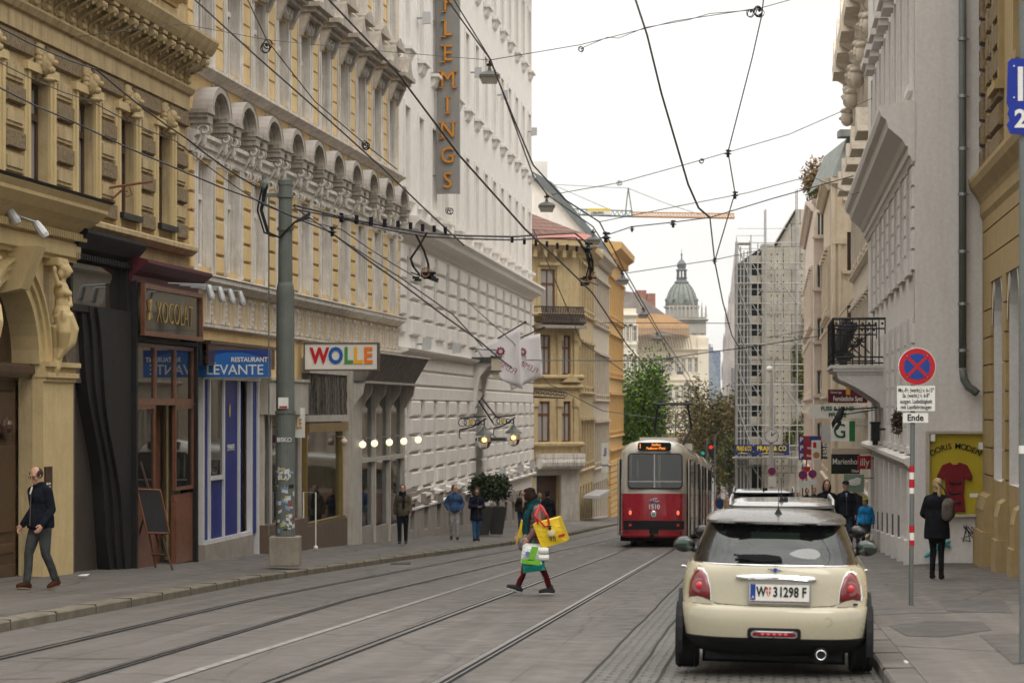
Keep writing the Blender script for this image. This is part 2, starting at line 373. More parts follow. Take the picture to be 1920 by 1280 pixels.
# cobbled parking lane
cob = bpy.data.materials.new('cobbles'); cob.use_nodes = True; t = cob.node_tree; N = t.nodes; L = t.links; b = N['Principled BSDF']
tcn = N.new('ShaderNodeTexCoord'); mpn = N.new('ShaderNodeMapping'); mpn.inputs['Rotation'].default_value = (0, 0, ROT); L.new(tcn.outputs['Object'], mpn.inputs[0])
nzz = N.new('ShaderNodeTexNoise'); nzz.inputs['Scale'].default_value = 5; L.new(mpn.outputs[0], nzz.inputs['Vector'])
vad = N.new('ShaderNodeVectorMath'); vad.operation = 'MULTIPLY_ADD'; L.new(nzz.outputs['Color'], vad.inputs[0]); vad.inputs[1].default_value = (.06, .06, 0); L.new(mpn.outputs[0], vad.inputs[2])
brk = N.new('ShaderNodeTexBrick'); L.new(vad.outputs[0], brk.inputs['Vector']); brk.inputs['Scale'].default_value = 1
brk.inputs['Brick Width'].default_value = .19; brk.inputs['Row Height'].default_value = .17; brk.inputs['Mortar Size'].default_value = .016; brk.inputs['Mortar Smooth'].default_value = .6
brk.inputs['Color1'].default_value = (.095, .086, .075, 1); brk.inputs['Color2'].default_value = (.058, .053, .047, 1); brk.inputs['Mortar'].default_value = (.022, .022, .014, 1)
L.new(brk.outputs[0], b.inputs['Base Color']); b.inputs['Roughness'].default_value = .6
bpn = N.new('ShaderNodeBump'); bpn.inputs['Strength'].default_value = 1; bpn.inputs['Distance'].default_value = .04; bpn.invert = True
L.new(brk.outputs['Fac'], bpn.inputs['Height']); L.new(bpn.outputs[0], b.inputs['Normal'])
strip('parking_lane', lambda y: -1.53+.1045*y, lambda y: kerbR(y)-.005, lambda y: gz(y)+.005, lambda y: gz(y)+.005, cob, [y for y in YS if y < 170])
seam = pm('dark_road_seam', (.03, .03, .02), .9)
for k in (0, .40, .62):
    strip('road_seam', lambda y: -1.55+k+.1045*y+.006*math.sin(y*1.9)+.008*math.sin(y*.63), lambda y: -1.52+k+.1045*y+.006*math.sin(y*1.9)+.008*math.sin(y*.63), lambda y: gz(y)+.009, lambda y: gz(y)+.009, seam, [y/1. for y in range(-14, 120)])
# kerbs and pavements
def kerbstrip(name, f, sgn):
    m = MB(); ys = [y for y in YS if y < 190]
    for y in ys:
        x = f(y); z = gz(y)
        for dx, dz in ((0, -.1), (0, .10), (.02*sgn, .12), (.26*sgn, .125), (.28*sgn, .11)): m.v.append((x+dx, y, z+dz))
    for i in range(len(ys)-1):
        for k in range(4): m.f.append((i*5+k, i*5+k+1, i*5+6+k, i*5+5+k)); m.m.append(0)
    o = struct(m.build(name, KERB if sgn < 0 else pm('grey_kerb_stone', (.11, .10, .09), .8, var=.25, scale=2, streak=.3, bump=.4), fix=True)); return o
def fine(y0, y1, st=1.0):
    r = []; y = y0
    while y < y1: r.append(y); y += st
    return r
YS = sorted(set(YS) | set(fine(-14, 60, 1)))
kerbstrip('left_kerb', kerbL, -1); kerbstrip('right_kerb', kerbR, 1)
facL = Plane(1527, 59280, 'L'); hotL = Plane(1415, 50770, 'L'); facR = Plane(1450, 12720, 'R'); yelR = Plane(1450, 18980, 'R')
cornL = Plane(1436, 47385, 'L')
def faceL(y): return (facL if y < 76 else hotL if y < 121 else cornL).X(y)
strip('left_pavement', lambda y: faceL(y)-.6, lambda y: kerbL(y)-.27, lambda y: gz(y)+.26, lambda y: gz(y)+.122, PAVE, [y for y in YS if y < 180])
strip('right_pavement', lambda y: kerbR(y)+.27, lambda y: (yelR if y < 48 else facR).X(y)+.6, lambda y: gz(y)+.122, lambda y: gz(y)+.26, PAVE, [y for y in YS if y < 180])
# kerb joints
kj = MB()
for y in range(14, 120, 2):
    for f, sg in ((kerbL, -1), (kerbR, 1)):
        x = f(y+.4); z = gz(y+.4); kj.box(x-.004*sg if sg > 0 else x+.004, x+.27*sg, y+.39, y+.405, z, z+.129)
struct(kj.build('kerb_joints', seam))
# pavement patches on the right
def patch(name, pts, col, dz=.004):
    m = MB(); vs = []
    for px, py in pts:
        Y = 4533*1.44/(py-930.5); Y = min(Y, 60); p = P(px, py, Y); f0, f1 = kerbR(p.y)+.27, (yelR if p.y < 48 else facR).X(p.y)+.6; vs.append((p.x, p.y, gz(p.y)+.122+(p.x-f0)/(f1-f0)*.138+dz))
    m.add(vs, [tuple(range(len(vs)))]); struct(m.build(name, asphalt(name, col, crack=0)))
patch('pavement_patch', [(1665, 1172), (1700, 1192), (1770, 1196), (1860, 1187), (1842, 1171), (1740, 1166)], (.045, .04, .035))
patch('pavement_patch', [(1760, 1130), (1775, 1150), (1900, 1158), (1880, 1132)], (.06, .055, .05))
patch('pavement_patch', [(1836, 1195), (1900, 1250), (1940, 1250), (1930, 1195)], (.055, .05, .044))
patch('chalk_mark', [(1655, 1235), (1658, 1240), (1705, 1241), (1700, 1236)], (.5, .5, .48))
# tram rails: head, groove and lip of each rail, as strips along the track
RST = pm('rail_steel', (.32, .31, .31), .28, metal=.9, var=.25, scale=8); RGR = pm('rail_groove', (.006, .006, .007), .9)
MRK = pm('worn_white_paint', (.27, .26, .24), .8, var=.5, scale=5, fine=.35)
def rails(tf, ymax):
    for sg in (-1, 1):
        c = lambda y: tf(y)+sg*.72
        ys = [y for y in YS if y < ymax]
        o = strip('tram_rail', lambda y: c(y)-.075, lambda y: c(y)+.095, lambda y: gz(y)+.004, lambda y: gz(y)+.004, RGR, ys)
        a, b_ = (-.055, .0) if sg > 0 else (.0, .055)
        m = strip('tram_rail', lambda y: c(y)+a-.004, lambda y: c(y)+b_+.004, lambda y: gz(y)+.009, lambda y: gz(y)+.009, RST, ys)
        k = -1 if sg > 0 else 1
        m = strip('tram_rail', lambda y: c(y)-k*0+(.045 if sg > 0 else -.066), lambda y: c(y)+(.066 if sg > 0 else -.045), lambda y: gz(y)+.009, lambda y: gz(y)+.009, RST, ys)
rails(trackR, 300); rails(trackL, 300)
# centre line: solid then dashed
cl = MB()
def seg(y0, y1, w=.10):
    n = max(1, int((y1-y0)/2)); pr = None
    for i in range(n+1):
        y = y0+(y1-y0)*i/n; x = -5.01+.0999*y; p = [(x-w/2, y, gz(y)+.008), (x+w/2, y, gz(y)+.008)]
        if pr: cl.add(pr+p, [(0, 1, 3, 2)])
        pr = p
seg(-10, 56.5); y = 58.5
while y < 110: seg(y, y+1.6); y += 3.6
struct(cl.build('road_centre_line', MRK))
# transverse slab joints and scratches between the rails
tj = MB(); rnd = random.Random(3)
for i in range(46):
    y = rnd.uniform(18, 80); tf = trackL if i % 2 else trackR
    x0 = tf(y)+rnd.uniform(-1.3, -.2); x1 = x0+rnd.uniform(.4, 1.9); dy = rnd.uniform(-.25, .25)
    tj.add([(x0, y, gz(y)+.006), (x1, y+dy, gz(y+dy)+.006), (x1, y+dy+.03, gz(y+dy+.03)+.006), (x0, y+.035, gz(y+.035)+.006)], [(0, 1, 2, 3)])
struct(tj.build('road_joints', seam))
# drain cover
dc = MB(); yy = 56; dc.box(kerbL(yy)+.3, kerbL(yy)+.75, yy, yy+.6, gz(yy)-.02, gz(yy)+.012); struct(dc.build('drain_cover', IRON))
lt = MB(); q = P(156, 1073, 40.5); lt.add([(q.x-.09, q.y-.05, gz(40.5)+.25), (q.x+.08, q.y-.12, gz(40.5)+.252), (q.x+.1, q.y+.1, gz(40.5)+.275), (q.x-.05, q.y+.12, gz(40.5)+.26)], [(0, 1, 2), (0, 2, 3)])
tag(lt.build('paper_scrap', SIGNW), 'white scrap of paper on the pavement before the black shop doorway', 'litter')
# ================================================================ LEFT SIDE: OCHRE BUILDING WITH THE PORTAL (A)
A = Bldg('ochre_building', 'ochre building with rough stone panels, scroll brackets and an arched portal at the left', 'building', facL, 31, 50.35, ztop=18, body=OCH, base=gz(45))
ar = A.o; bay = 2.61*facL.c; x4 = A.x(291); WA = [x4-bay*i for i in range(0, 7)]      # near jamb of each window
ops = [(x, x+1.12, 5.28, 7.1) for x in WA if x > .2]+[(x, x+1.12, 10.1, 12.6) for x in WA if x > .2]
pxc = A.xY(39.05)                                                       # portal axis
pr_ = 1.39
m = MB(); wall(m, 0, A.L, A.base-.6, 18, ops+[(pxc-pr_, pxc+pr_, A.base-.6, 2.27+pr_), (A.x(128), A.x(205), A.base-.59, 2.05), (A.x(226), A.x(337), A.base-.58, 2.8)], rd=.24); m.build('wall', OCH, ar)
fb = winmesh(1.12, 1.82, .10, (1,), .68, WOODD, PANEL, .06); fb2 = winmesh(1.12, 2.5, .10, (1,), .68, WOODD, PANE, .06)
for x in WA:
    if x < .2: continue
    putwin(ar, fb, x+.56, .17, 5.28); putwin(ar, fb2, x+.56, .17, 10.1)
# rough and smooth panels between the windows
rp = MB(); sp = MB(); pil = MB(); sills = MB()
for i, x in enumerate(WA):
    xa, xb = x+1.12+.24, x+bay-.24
    if i == 0: xb = A.L-.16
    if x > .2:
        for a in (x-.24, x+1.12):
            pil.box(a, a+.12, -.05, .002, 4.95, 7.2); pil.box(a+.12 if a > x else a+.12, a+.24, -.08, .002, 4.95, 7.2)
        sills.box(x-.1, x+1.22, -.16, .2, 5.16, 5.27)
        pil.box(x-.28, x+1.4, -.12, .002, 7.2, 7.34)
    if xb < .3: continue
    xa = max(xa, .05)
    for k in range(3):
        z = 5.06+k*.74
        rp.pillow(xa+.05, xb-.05, z+.02, z+.33, 0, .10, .03)
        sp.box(xa+.03, xb-.03, -.05, .002, z+.40, z+.70); sp.box(xa+.12, xb-.12, -.075, -.04, z+.46, z+.64)
rp.build('rough_panel_band', OCHR, ar); sp.build('smooth_panel_band', OCH, ar); pil.build('window_surround', CREAM, ar); sills.build('window_sills', DARK, ar)
fr = MB()
for i, x in enumerate(WA): fr.pillow(max(.02, x+1.12-.2), (x+bay+.15) if i else A.L-.1, 7.42, 7.74, 0, .09, .03)
fr.build('rough_frieze', OCHR, ar)
m = MB(); mould(m, 0, A.L, 7.78, [(.08, 0), (.08, .30), (.14, .32), (.2, .42), (.2, .46)]); mould(m, 0, A.L, 8.3, [(.05, 0), (.05, .55), (.55, .6), (.62, .7), (.7, .85), (.7, .9), (.25, 1.0)])
mould(m, 0, A.L, 4.75, [(.12, 0), (.25, .1), (.25, .18), (.1, .24)])
m.build('cornice', OCH, ar)
sb = MB(); sb.box(-.16, .16, -.54, 0, .53, .60); sb.box(-.10, .10, -.10, 0, 0, .53)
S_ = [(-.44+.36*t-.10*math.sin(t*2*math.pi), .50-.46*t) for t in [k/14 for k in range(15)]]; nb_ = len(S_)
up_ = [(y-.055, z+.02) for y, z in S_]; dn_ = [(y+.055, z-.02) for y, z in S_]; sb.prism(up_+dn_[::-1], -.11, .11, 'x')
for s in (-1, 1): sb.tube([(s*.11, y, z) for y, z in S_], .026, 5)
sb.lathe([(.075, -.14), (.075, .14)], (0, -.46, .44), 10, ax='x'); sb.lathe([(.06, -.12), (.06, .12)], (0, -.10, .06), 10, ax='x')
for k in range(5): sb.ball((0, S_[2+2*k][0]-.06, S_[2+2*k][1]), (.05, .04, .05), 6)
sbm = sb.mesh('scroll_bracket', OCH)
x = A.L-.3; n = 0
while x > .3 and n < 28: link('scroll_bracket', sbm, ar, (x, 0, 8.3)); x -= .66; n += 1
# carved heads over the windows
hd = MB(); hd.ball((0, -.12, .28), (.15, .16, .19), 12); hd.ball((0, -.2, .36), (.11, .1, .12), 10); hd.ball((0, -.3, .30), (.045, .07, .05), 8); hd.ball((0, -.24, .18), (.09, .08, .07), 8)
for k in range(9):
    a = -.3+k*math.pi/8*1.15; hd.ball((.18*math.cos(a), -.08, .30+.19*math.sin(a)), (.06, .08, .06), 6)
hd.box(-.15, .15, -.08, 0, .05, .62); hd.prism(scrollprof(.22, .3), -.12, .12, 'x'); hd.ball((0, -.2, .02), (.14, .1, .05), 8)
hdm = hd.mesh('carved_head', OCH, True)
for x in WA:
    if x > .2: link('carved_head', hdm, ar, (x+.56, 0, 7.1))
# upper storey trim
m = MB()
for x in WA:
    if x > .2: mould(m, x-.3, x+1.42, 9.75, [(.1, 0), (.1, .08), (.3, .16), (.3, .26), (.1, .3)]); m.box(x-.25, x+1.37, -.06, 0, 9.3, 9.72)
for k in range(14):
    for i, x in enumerate(WA): m.pillow(x+1.4, (x+bay-.28) if i else A.L-.04, 10.0+k*.5, 10.47+k*.5, 0, .05, .02)
m.build('upper_trim', OCH, ar)
# ---- portal
pt = CREAM
m = MB(); xr = A.x(118)+.02; xl = max(.05, 2*pxc-xr)
for s in (-1, 1):                                                      # piers beside the arch
    a, b = (pxc+pr_+.02, xr) if s > 0 else (xl, pxc-pr_-.02)
    m.box(a, b, -.18, .1, A.base-.5, 2.05); m.box(a-.03*(s < 0), b+.03, -.22, .1, 2.05, 2.12)
    m.box(a-.02, b+.05, -.27, .1, 2.12, 2.2); m.box(a-.02, b+.02, -.22, .1, 2.2, 2.3); m.box(a-.02, b+.06, -.3, .1, 2.3, 2.38)
m.build('portal_pier', pt, ar)
m = MB(); n = 18                                                      # archivolts and spandrels
def arcb(r0, r1, y0, y1, zc=2.34):
    for i in range(n):
        a, b = math.pi*i/n, math.pi*(i+1)/n; q = []
        for r in (r0, r1):
            for t in (a, b): q.append((pxc+r*math.cos(t), zc+r*math.sin(t)))
        vs = [(p[0], y, p[1]) for y in (y0, y1) for p in q]
        m.add(vs, [(0, 1, 3, 2), (4, 6, 7, 5), (0, 4, 5, 1), (2, 3, 7, 6)])
arcb(pr_-.05, pr_+.12, -.14, .34); arcb(pr_+.12, pr_+.24, -.20, .1); arcb(pr_+.24, pr_+.30, -.26, .1)
for i in range(n):
    a, b = math.pi*i/n, math.pi*(i+1)/n; r = pr_+.28; xa, xb = pxc+r*math.cos(a), pxc+r*math.cos(b); za, zb = 2.34+r*math.sin(a), 2.34+r*math.sin(b)
    m.add([(xa, -.1, za), (xb, -.1, zb), (xb, -.1, 4.15), (xa, -.1, 4.15)], [(0, 3, 2, 1)])
m.box(xr-.15, xr, -.12, .05, 2.38, 4.15)
m.build('portal_arch', pt, ar, fix=True)
m = MB(); m.box(pxc-pr_, pxc+pr_, .34, .4, A.base-.4, 3.8); m.build('portal_recess', WOODD, ar)
m = MB(); m.prism([(-.0, 3.45), (-.34, 3.52), (-.62, 4.2), (-.0, 4.2)], pxc-.22, pxc+.22, 'x'); m.build('keystone', pt, ar)
m = MB(); mould(m, xl-.1, xr+.06, 4.12, [(.22, 0), (.22, .05), (.3, .08), (.3, .32), (.26, .34), (.26, .46), (.34, .5), (.48, .62), (.62, .7), (.78, .84), (.78, .9), (.86, 1.0), (.0, 1.04)])
x = xl
while x < xr: m.box(x, x+.05, -.42, -.2, 4.48, 4.6); x += .1
m.build('entablature', pt, ar)
m = MB(); m.prism([(-.86, 5.13), (-.9, 5.17), (0, 5.3), (0, 5.2)], xl-.14, xr+.1, 'x'); m.build('lead_capping', DARK, ar)
# wooden door leaves with lunette
m = MB(); dz0 = A.base-.3
m.box(pxc-1.3, pxc+1.3, .2, .34, 2.05, 2.25); mould(m, pxc-1.36, pxc+1.36, 2.1, [(-.05, 0), (.06, .08), (.06, .2), (-.05, .24)])
for s in (-1, 1):
    a, b = (pxc+.03, pxc+1.3) if s > 0 else (pxc-1.3, pxc-.03)
    m.box(a, b, .26, .34, dz0, 2.05)
    for z0, z1 in ((dz0+.35, dz0+.95), (dz0+1.1, dz0+1.3), (dz0+1.45, 1.0), (1.15, 1.9)): m.pillow(a+.16, b-.16, z0, z1, .26, .05, .04)
    m.ball(((a+b)/2, .2, 1.25), (.22, .06, .2), 8); m.ball(((a+b)/2, .16, 1.3), (.1, .08, .12), 8)
m.build('door', WOODD, ar, bevel=.01)
# sculpted figures flanking the arch
def figure(cx, s):
    m = MB(); z0 = 2.42
    def B_(dx, y, z, r, rot=None): m.ball((cx+s*dx, y, z0+z), r, 12, rot=rot)
    B_(0, -.42, 1.50, (.10, .11, .13)); B_(0, -.52, 1.49, (.03, .04, .03))
    for k in range(9): a = k*.7; B_(.10*math.cos(a), -.38+.03*math.sin(3*a), 1.56+.09*math.sin(a), (.06, .07, .06))
    B_(.1, -.36, 1.42, (.05, .06, .09)); B_(-.12, -.36, 1.44, (.05, .06, .08))
    B_(0, -.36, 1.34, (.06, .07, .09)); B_(.01, -.34, 1.17, (.18, .13, .17)); B_(.08, -.45, 1.12, (.065, .06, .06)); B_(-.07, -.46, 1.12, (.065, .06, .06))
    B_(.02, -.34, .96, (.13, .12, .16)); B_(.03, -.34, .78, (.19, .16, .17))
    for k in range(6): B_(-.16+.065*k, -.44+.02*(k % 2), .72-.02*k, (.06, .05, .12))
    m.tube([(cx+s*.02, -.4, z0+.74), (cx+s*.12, -.48, z0+.5), (cx+s*.1, -.46, z0+.3), (cx+s*.0, -.34, z0+.08)], [.15, .14, .11, .05], 10)
    m.tube([(cx-s*.06, -.36, z0+.74), (cx-s*.1, -.42, z0+.46), (cx-s*.02, -.36, z0+.2), (cx-s*.06, -.3, z0+.02)], [.14, .12, .09, .05], 10)
    m.tube([(cx-s*.05, -.28, z0+.6), (cx+s*.05, -.26, z0+.2), (cx-s*.02, -.24, z0-.15), (cx, -.22, z0-.34)], [.16, .13, .1, .03], 8)
    m.tube([(cx-s*.16, -.36, z0+1.27), (cx-s*.3, -.38, z0+1.26), (cx-s*.36, -.34, z0+1.44)], [.065, .05, .04], 8)
    m.ball((cx-s*.37, -.34, z0+1.5), (.05, .05, .07), 8)
    m.tube([(cx+s*.17, -.34, z0+1.26), (cx+s*.24, -.4, z0+1.08), (cx+s*.12, -.48, z0+.9)], [.06, .05, .035], 8)
    m.box(cx-.2, cx+.2, -.36, 0, z0+1.58, z0+1.72)
    o = m.build('carved_figure', pt, ar)
    r = o.modifiers.new('remesh', 'REMESH'); r.mode = 'VOXEL'; r.voxel_size = .02; s_ = o.modifiers.new('smooth', 'SMOOTH'); s_.iterations = 3
    r.use_smooth_shade = True
figure(A.x(78), 1); figure(pxc-pr_-.35, -1)
m = MB(); m.box(A.x(63), A.x(76), -.21, -.17, -.15, .62)
m.build('intercom_panel', WOODD, ar)
m = MB()
for k in range(8):
    for j in (0, 1): m.box(A.x(64.5)+.12*j, A.x(64.5)+.12*j+.08, -.216, -.208, -.1+k*.06, -.07+k*.06)
m.build('name_plates', SIGNW, ar)
# spotlights on the portal cornice
def spot(name, lab, arm0, arm1, head, grp, r=.09, mat=None, cat='lamp', sc_=1):
    t = thing(name, lab, cat, arm0, 0, grp); q = lambda p: Vector(p)-Vector(arm0)
    a = MB(); a.tube([q(arm0), q(arm1)], .018, 6); a.build('arm', STEEL, t)
    d = (Vector(head)-Vector(arm1)).normalized()
    h = MB(); h.tube([q(arm1), q(arm1)+d*.06, q(arm1)+d*.24*sc_, q(arm1)+d*.3*sc_], [.05, r, r*1.15, r*.9], 10); h.build('lamp_head', mat or STEEL, t)
    return t
LGREY = pm('light_grey_metal', (.5, .5, .5), .4, metal=.3, var=.08)
for (a, b, h), lb in zip((((0, 395, 38), (14, 390, 38), (22, 402, 38)), ((25, 402, 38.2), (66, 416, 38.4), (80, 436, 38.4))), ('stubby grey floodlight on the portal cornice at the left picture edge', 'grey floodlight on a long arm over the carved woman right of the arch')):
    spot('floodlight', lb, P(*a), P(*b), P(*h), 'floodlights on the portal', .07, LGREY)
# ---- black marble shop and the chocolate shop
GRAN = pm('brown_speckled_granite', (.15, .12, .095), .5, var=.5, scale=22, fine=.4)
xa, xb = A.x(112), A.x(222)
m = MB(); z = A.base-.4
m.box(xa, A.x(128), -.12, .1, z, 3.3); m.build('granite_pier', GRAN, ar)
m = MB(); m.box(A.x(128)+.01, A.x(208), -.06, .1, 2.05, 3.3); m.box(A.x(128)+.01, A.x(208), .08, .13, z, 2.05)
m.build('granite_panel', GRAN, ar)
m = MB(); m.box(A.x(136), A.x(186), .05, .078, z, 2.02); m.build('door', pm('recess_shaded_granite', (.07, .055, .045), .4, var=.5, scale=22, fine=.4), ar)  # inner granite wall, not a door leaf; recess shade put into the colour
m = MB()                                                               # wavy black timber slab
for j, (ox, wd, yy) in enumerate(((0, .42, -.16), (.30, .38, -.22), (.6, .5, -.28))):
    nn = 22; pts = []
    for k in range(nn+1):
        zz = z+(3.4-z)*k/nn; pts.append((A.x(164)+ox+.12*math.sin(zz*2.1+.6+j*.4)-.42*(zz-1), zz))
    for k in range(nn):
        a, b = pts[k], pts[k+1]; e = xb-.1 if j == 2 else None
        c, d = (e or a[0]+.34, a[1]), (e or b[0]+.34, b[1])
        m.add([(a[0], yy, a[1]), (c[0], yy, c[1]), (d[0], yy, d[1]), (b[0], yy, b[1]), (a[0], .1, a[1]), (c[0], .1, c[1]), (d[0], .1, d[1]), (b[0], .1, b[1])],
              [(0, 1, 2, 3), (0, 3, 7, 4), (1, 5, 6, 2)])
BLK = pm('black_stained_timber', (.010, .009, .0085), .6, var=.4, scale=5, streak=.4, dirt=(.022, .020, .018), spec=.3)
m.build('wavy_timber_slab', BLK, ar)
m = MB(); m.box(xa, xb, -.2, .1, 3.3, 3.42); mould(m, xa, xb+.25, 4.2, [(.12, 0), (.16, .12), (.3, .2), (.42, .34), (.5, .44), (.5, .5), (.2, .56)])
x = xa
while x < xb: m.box(x, x+.05, -.3, -.1, 4.2, 4.3); x += .1
m.box(xb-.25, xb, -.24, .1, z, 4.2); m.box(xa, xa+.12, -.2, .1, 3.42, 4.2)
m.build('black_shopfront_frame', BLK, ar)
m = MB(); m.box(xa+.12, xb-.25, -.1, -.06, 3.42, 4.2); m.build('black_fascia_glass', glassm('dark_gloss', tr=0, dark=(.02, .02, .02)), ar)
# chocolate shop bay
cx0, cx1 = A.x(222), A.x(341)
zs = lambda py, px=300: A.z(px, py)
m = MB(); m.box(cx0, cx0+.1, -.35, .1, z, 4.0); m.box(cx1-.12, cx1, -.35, .1, z-.6, 3.7); m.box(cx0, cx1, -.35, -.02, 2.86, 2.94)
m.build('dark_shopfront_frame', BLK, ar)
m = MB(); mould(m, cx0-.1, cx1+.2, 3.98, [(.3, 0), (.3, .12), (.42, .2), (.6, .34), (.6, .4), (.2, .5)])
m.build('dark_red_cornice', pm('dark_red_paint', (.085, .012, .018), .45, var=.3, streak=.3), ar)
def framebox(mb, x0, x1, z0, z1, y, t=.07, d=.06):
    mb.box(x0, x0+t, y-d, y, z0, z1); mb.box(x1-t, x1, y-d, y, z0, z1); mb.box(x0+t, x1-t, y-d, y, z0, z0+t); mb.box(x0+t, x1-t, y-d, y, z1-t, z1)
def wthing(B, name, lab, cat, x, y, z, grp=None):                      # top-level thing standing on facade B's frame
    M_ = Matrix.Translation(B.o.location) @ Matrix.Rotation(B.rz, 4, 'Z'); p = M_ @ Vector((x, y, z-B.base))
    return thing(name, lab, cat, p, B.rz, grp)
sg = wthing(A, 'shop_sign', 'dark glass fascia sign with gold lettering in a brown wood frame over the chocolate shop', 'shop sign', cx0+.1, -.4, 2.97)
W_ = cx1-cx0-.2
m = MB(); framebox(m, 0, W_, 0, .98, 0, .09, .08); m.build('frame', WOODR, sg)
m = MB(); m.box(.09, W_-.09, -.02, .0, .09, .89); m.build('glass_panel', glassm('dark_gloss2', tr=0, dark=(.03, .03, .026)), sg)
GOLD = pm('gold_lettering', (.34, .23, .07), .5, var=.1)
text('XOCOLAT', .62, .006, GOLD, sg, (W_*.54, -.03, .46), sx=.92, off=-.012)
m = MB(); m.tube([(.62, -.03, .35), (.5, -.03, .5), (.42, -.03, .68), (.5, -.03, .62), (.62, -.03, .7), (.56, -.03, .5), (.48, -.03, .3)], .025, 5); m.build('emblem', GOLD, sg)
m = MB(); z1, z2 = 1.72, 2.84; zp = -.05
third = (cx1-cx0-.22)/3
for k in range(3):
    a = cx0+.1+third*k
    framebox(m, a+.01, a+third-.01, z1, z2, -.22, .07, .07)
for k in (0, 2):
    a = cx0+.1+third*k
    framebox(m, a+.01, a+third-.01, zp, z1-.06, -.22, .07, .07); m.box(a, a+third, -.26, -.2, z-.6, zp-.08)
    m.box(a+.08, a+third-.08, -.28, -.25, A.base+.1, zp-.2)
m.box(cx0+.1, cx1-.12, -.30, -.2, z1-.06, z1)
m.build('wood_shopfront', WOODR, ar)
MIRG = glassm('shop_glass_reflective', rough=.015, tr=.15, dark=(.015, .014, .012))
m = MB()
for k in range(3):
    a = cx0+.1+third*k; m.box(a+.08, a+third-.08, -.255, -.25, z1+.07, z2-.07)
for k in (0, 2):
    a = cx0+.1+third*k; m.box(a+.08, a+third-.08, -.255, -.25, zp+.07, z1-.13)
m.build('shop_windows', MIRG, ar)
m = MB(); m.box(cx0+.1+third, cx0+.1+2*third, .02, .05, z-.4, z1); m.box(cx0+.1+third+.02, cx0+.1+third+.1, -.2, .02, z-.4, z1-.06); m.build('open_door', WOODR, ar)
for k in range(4):
    xx = cx0+1.5+.85*k
    Mw = Matrix.Translation(ar.location) @ Matrix.Rotation(A.rz, 4, 'Z')
    p0, p1, p2 = (Mw @ Vector((xx, y, zz-A.base)) for y, zz in ((-.55, 4.02), (-1.35, 3.98), (-1.45, 3.6)))
    spot('sign_spotlight', '%s slim grey spotlight on an arm over the chocolate shop sign, counted from the left' % ['first', 'second', 'third', 'fourth'][k], p0, p1, p2, 'spotlights over the chocolate shop sign', .06, LGREY)
# street lantern stub: small iron bracket on the facade
t = wthing(A, 'iron_bracket', 'rusty scrolled iron bracket fixed between two windows of the ochre building', 'bracket', A.x(198), 0, 5.55)
m = MB(); m.tube([(0, 0, .1), (.0, -.35, .15), (0, -.9, .22)], .025); m.tube([(0, 0, -.35), (0, -.12, -.1), (0, -.35, .1)], .02)
m.tube([(0, -.45, .12), (0, -.5, -.02), (0, -.4, -.06), (0, -.36, .02), (0, -.42, .05)], .012); m.build('arm', pm('rust', (.2, .08, .04), .8), t)

# ================================================================ YELLOW AND WHITE BUILDING (B)
B = Bldg('yellow_building', 'yellow and white building with a row of arched window hoods, left of the white hotel', 'building', facL, 50.4, 75.9, ztop=18, body=YEL, base=gz(70))
br_ = B.o; nb = 10; bl = B.L/nb; ww = 1.18
CX = [bl*(i+.5) for i in range(nb)]
shop_ops = [(0.05, B.x(478), B.base-.6, 2.5), (B.x(486), B.x(556), B.base-.6, 2.3), (B.x(560), B.x(640), B.base-.6, 2.3), (B.x(644), B.L-.06, B.base-.6, 2.9)]
ops = shop_ops[:]
for c in CX: ops += [(c-ww/2, c+ww/2, 4.62, 6.85), (c-ww/2, c+ww/2, 9.05, 11.15), (c-ww/2, c+ww/2, 12.95, 15.0)]
m = MB(); wall(m, 0, B.L, B.base-.8, 18, ops[4:]+shop_ops, rd=.24); m.build('wall', YEL, br_)
wf = winmesh(ww, 2.23, .09, (1,), .68, WHITE, PANEL, .06); wf2 = winmesh(ww, 2.1, .09, (1,), .68, WHITE, PANE, .06)
for c in CX: putwin(br_, wf, c, .16, 4.62); putwin(br_, wf2, c, .16, 9.05); putwin(br_, wf2, c, .16, 12.95)
# white surrounds (frames proud of the wall with lined reveals)
m = MB()
for c in CX:
    for z0, z1 in ((4.5, 6.95), (8.95, 11.3), (12.85, 15.1)):
        for s in (-1, 1):
            a = c+s*ww/2; m.box(min(a+s*.002, a+s*.3), max(a+s*.002, a+s*.3), -.06, .002, z0, z1)
            m.box(min(a+s*.1, a+s*.2), max(a+s*.1, a+s*.2), -.09, -.05, z0, z1)
            m.box(min(a-s*.012, a+s*.01), max(a-s*.012, a+s*.01), -.055, .15, z0+.12, z1-.1)
        m.box(c-ww/2-.3, c+ww/2+.3, -.07, .002, z1, z1+.14)
m.build('window_surround', WHITE2, br_)
# yellow quoin blocks on the piers
m = MB()
for i in range(nb+1):
    c = bl*i; a, b = max(0.01, c-(bl-ww-.62)/2), min(B.L-.01, c+(bl-ww-.62)/2)
    for k in range(6): m.pillow(a, b, 4.55+k*.4, 4.91+k*.4, 0, .07, .025)
    for k in range(5): m.pillow(a, b, 9.0+k*.46, 9.43+k*.46, 0, .035, .015)
    for k in range(5): m.pillow(a, b, 12.9+k*.46, 13.33+k*.46, 0, .035, .015)
m.build('pier_blocks', YEL, br_)
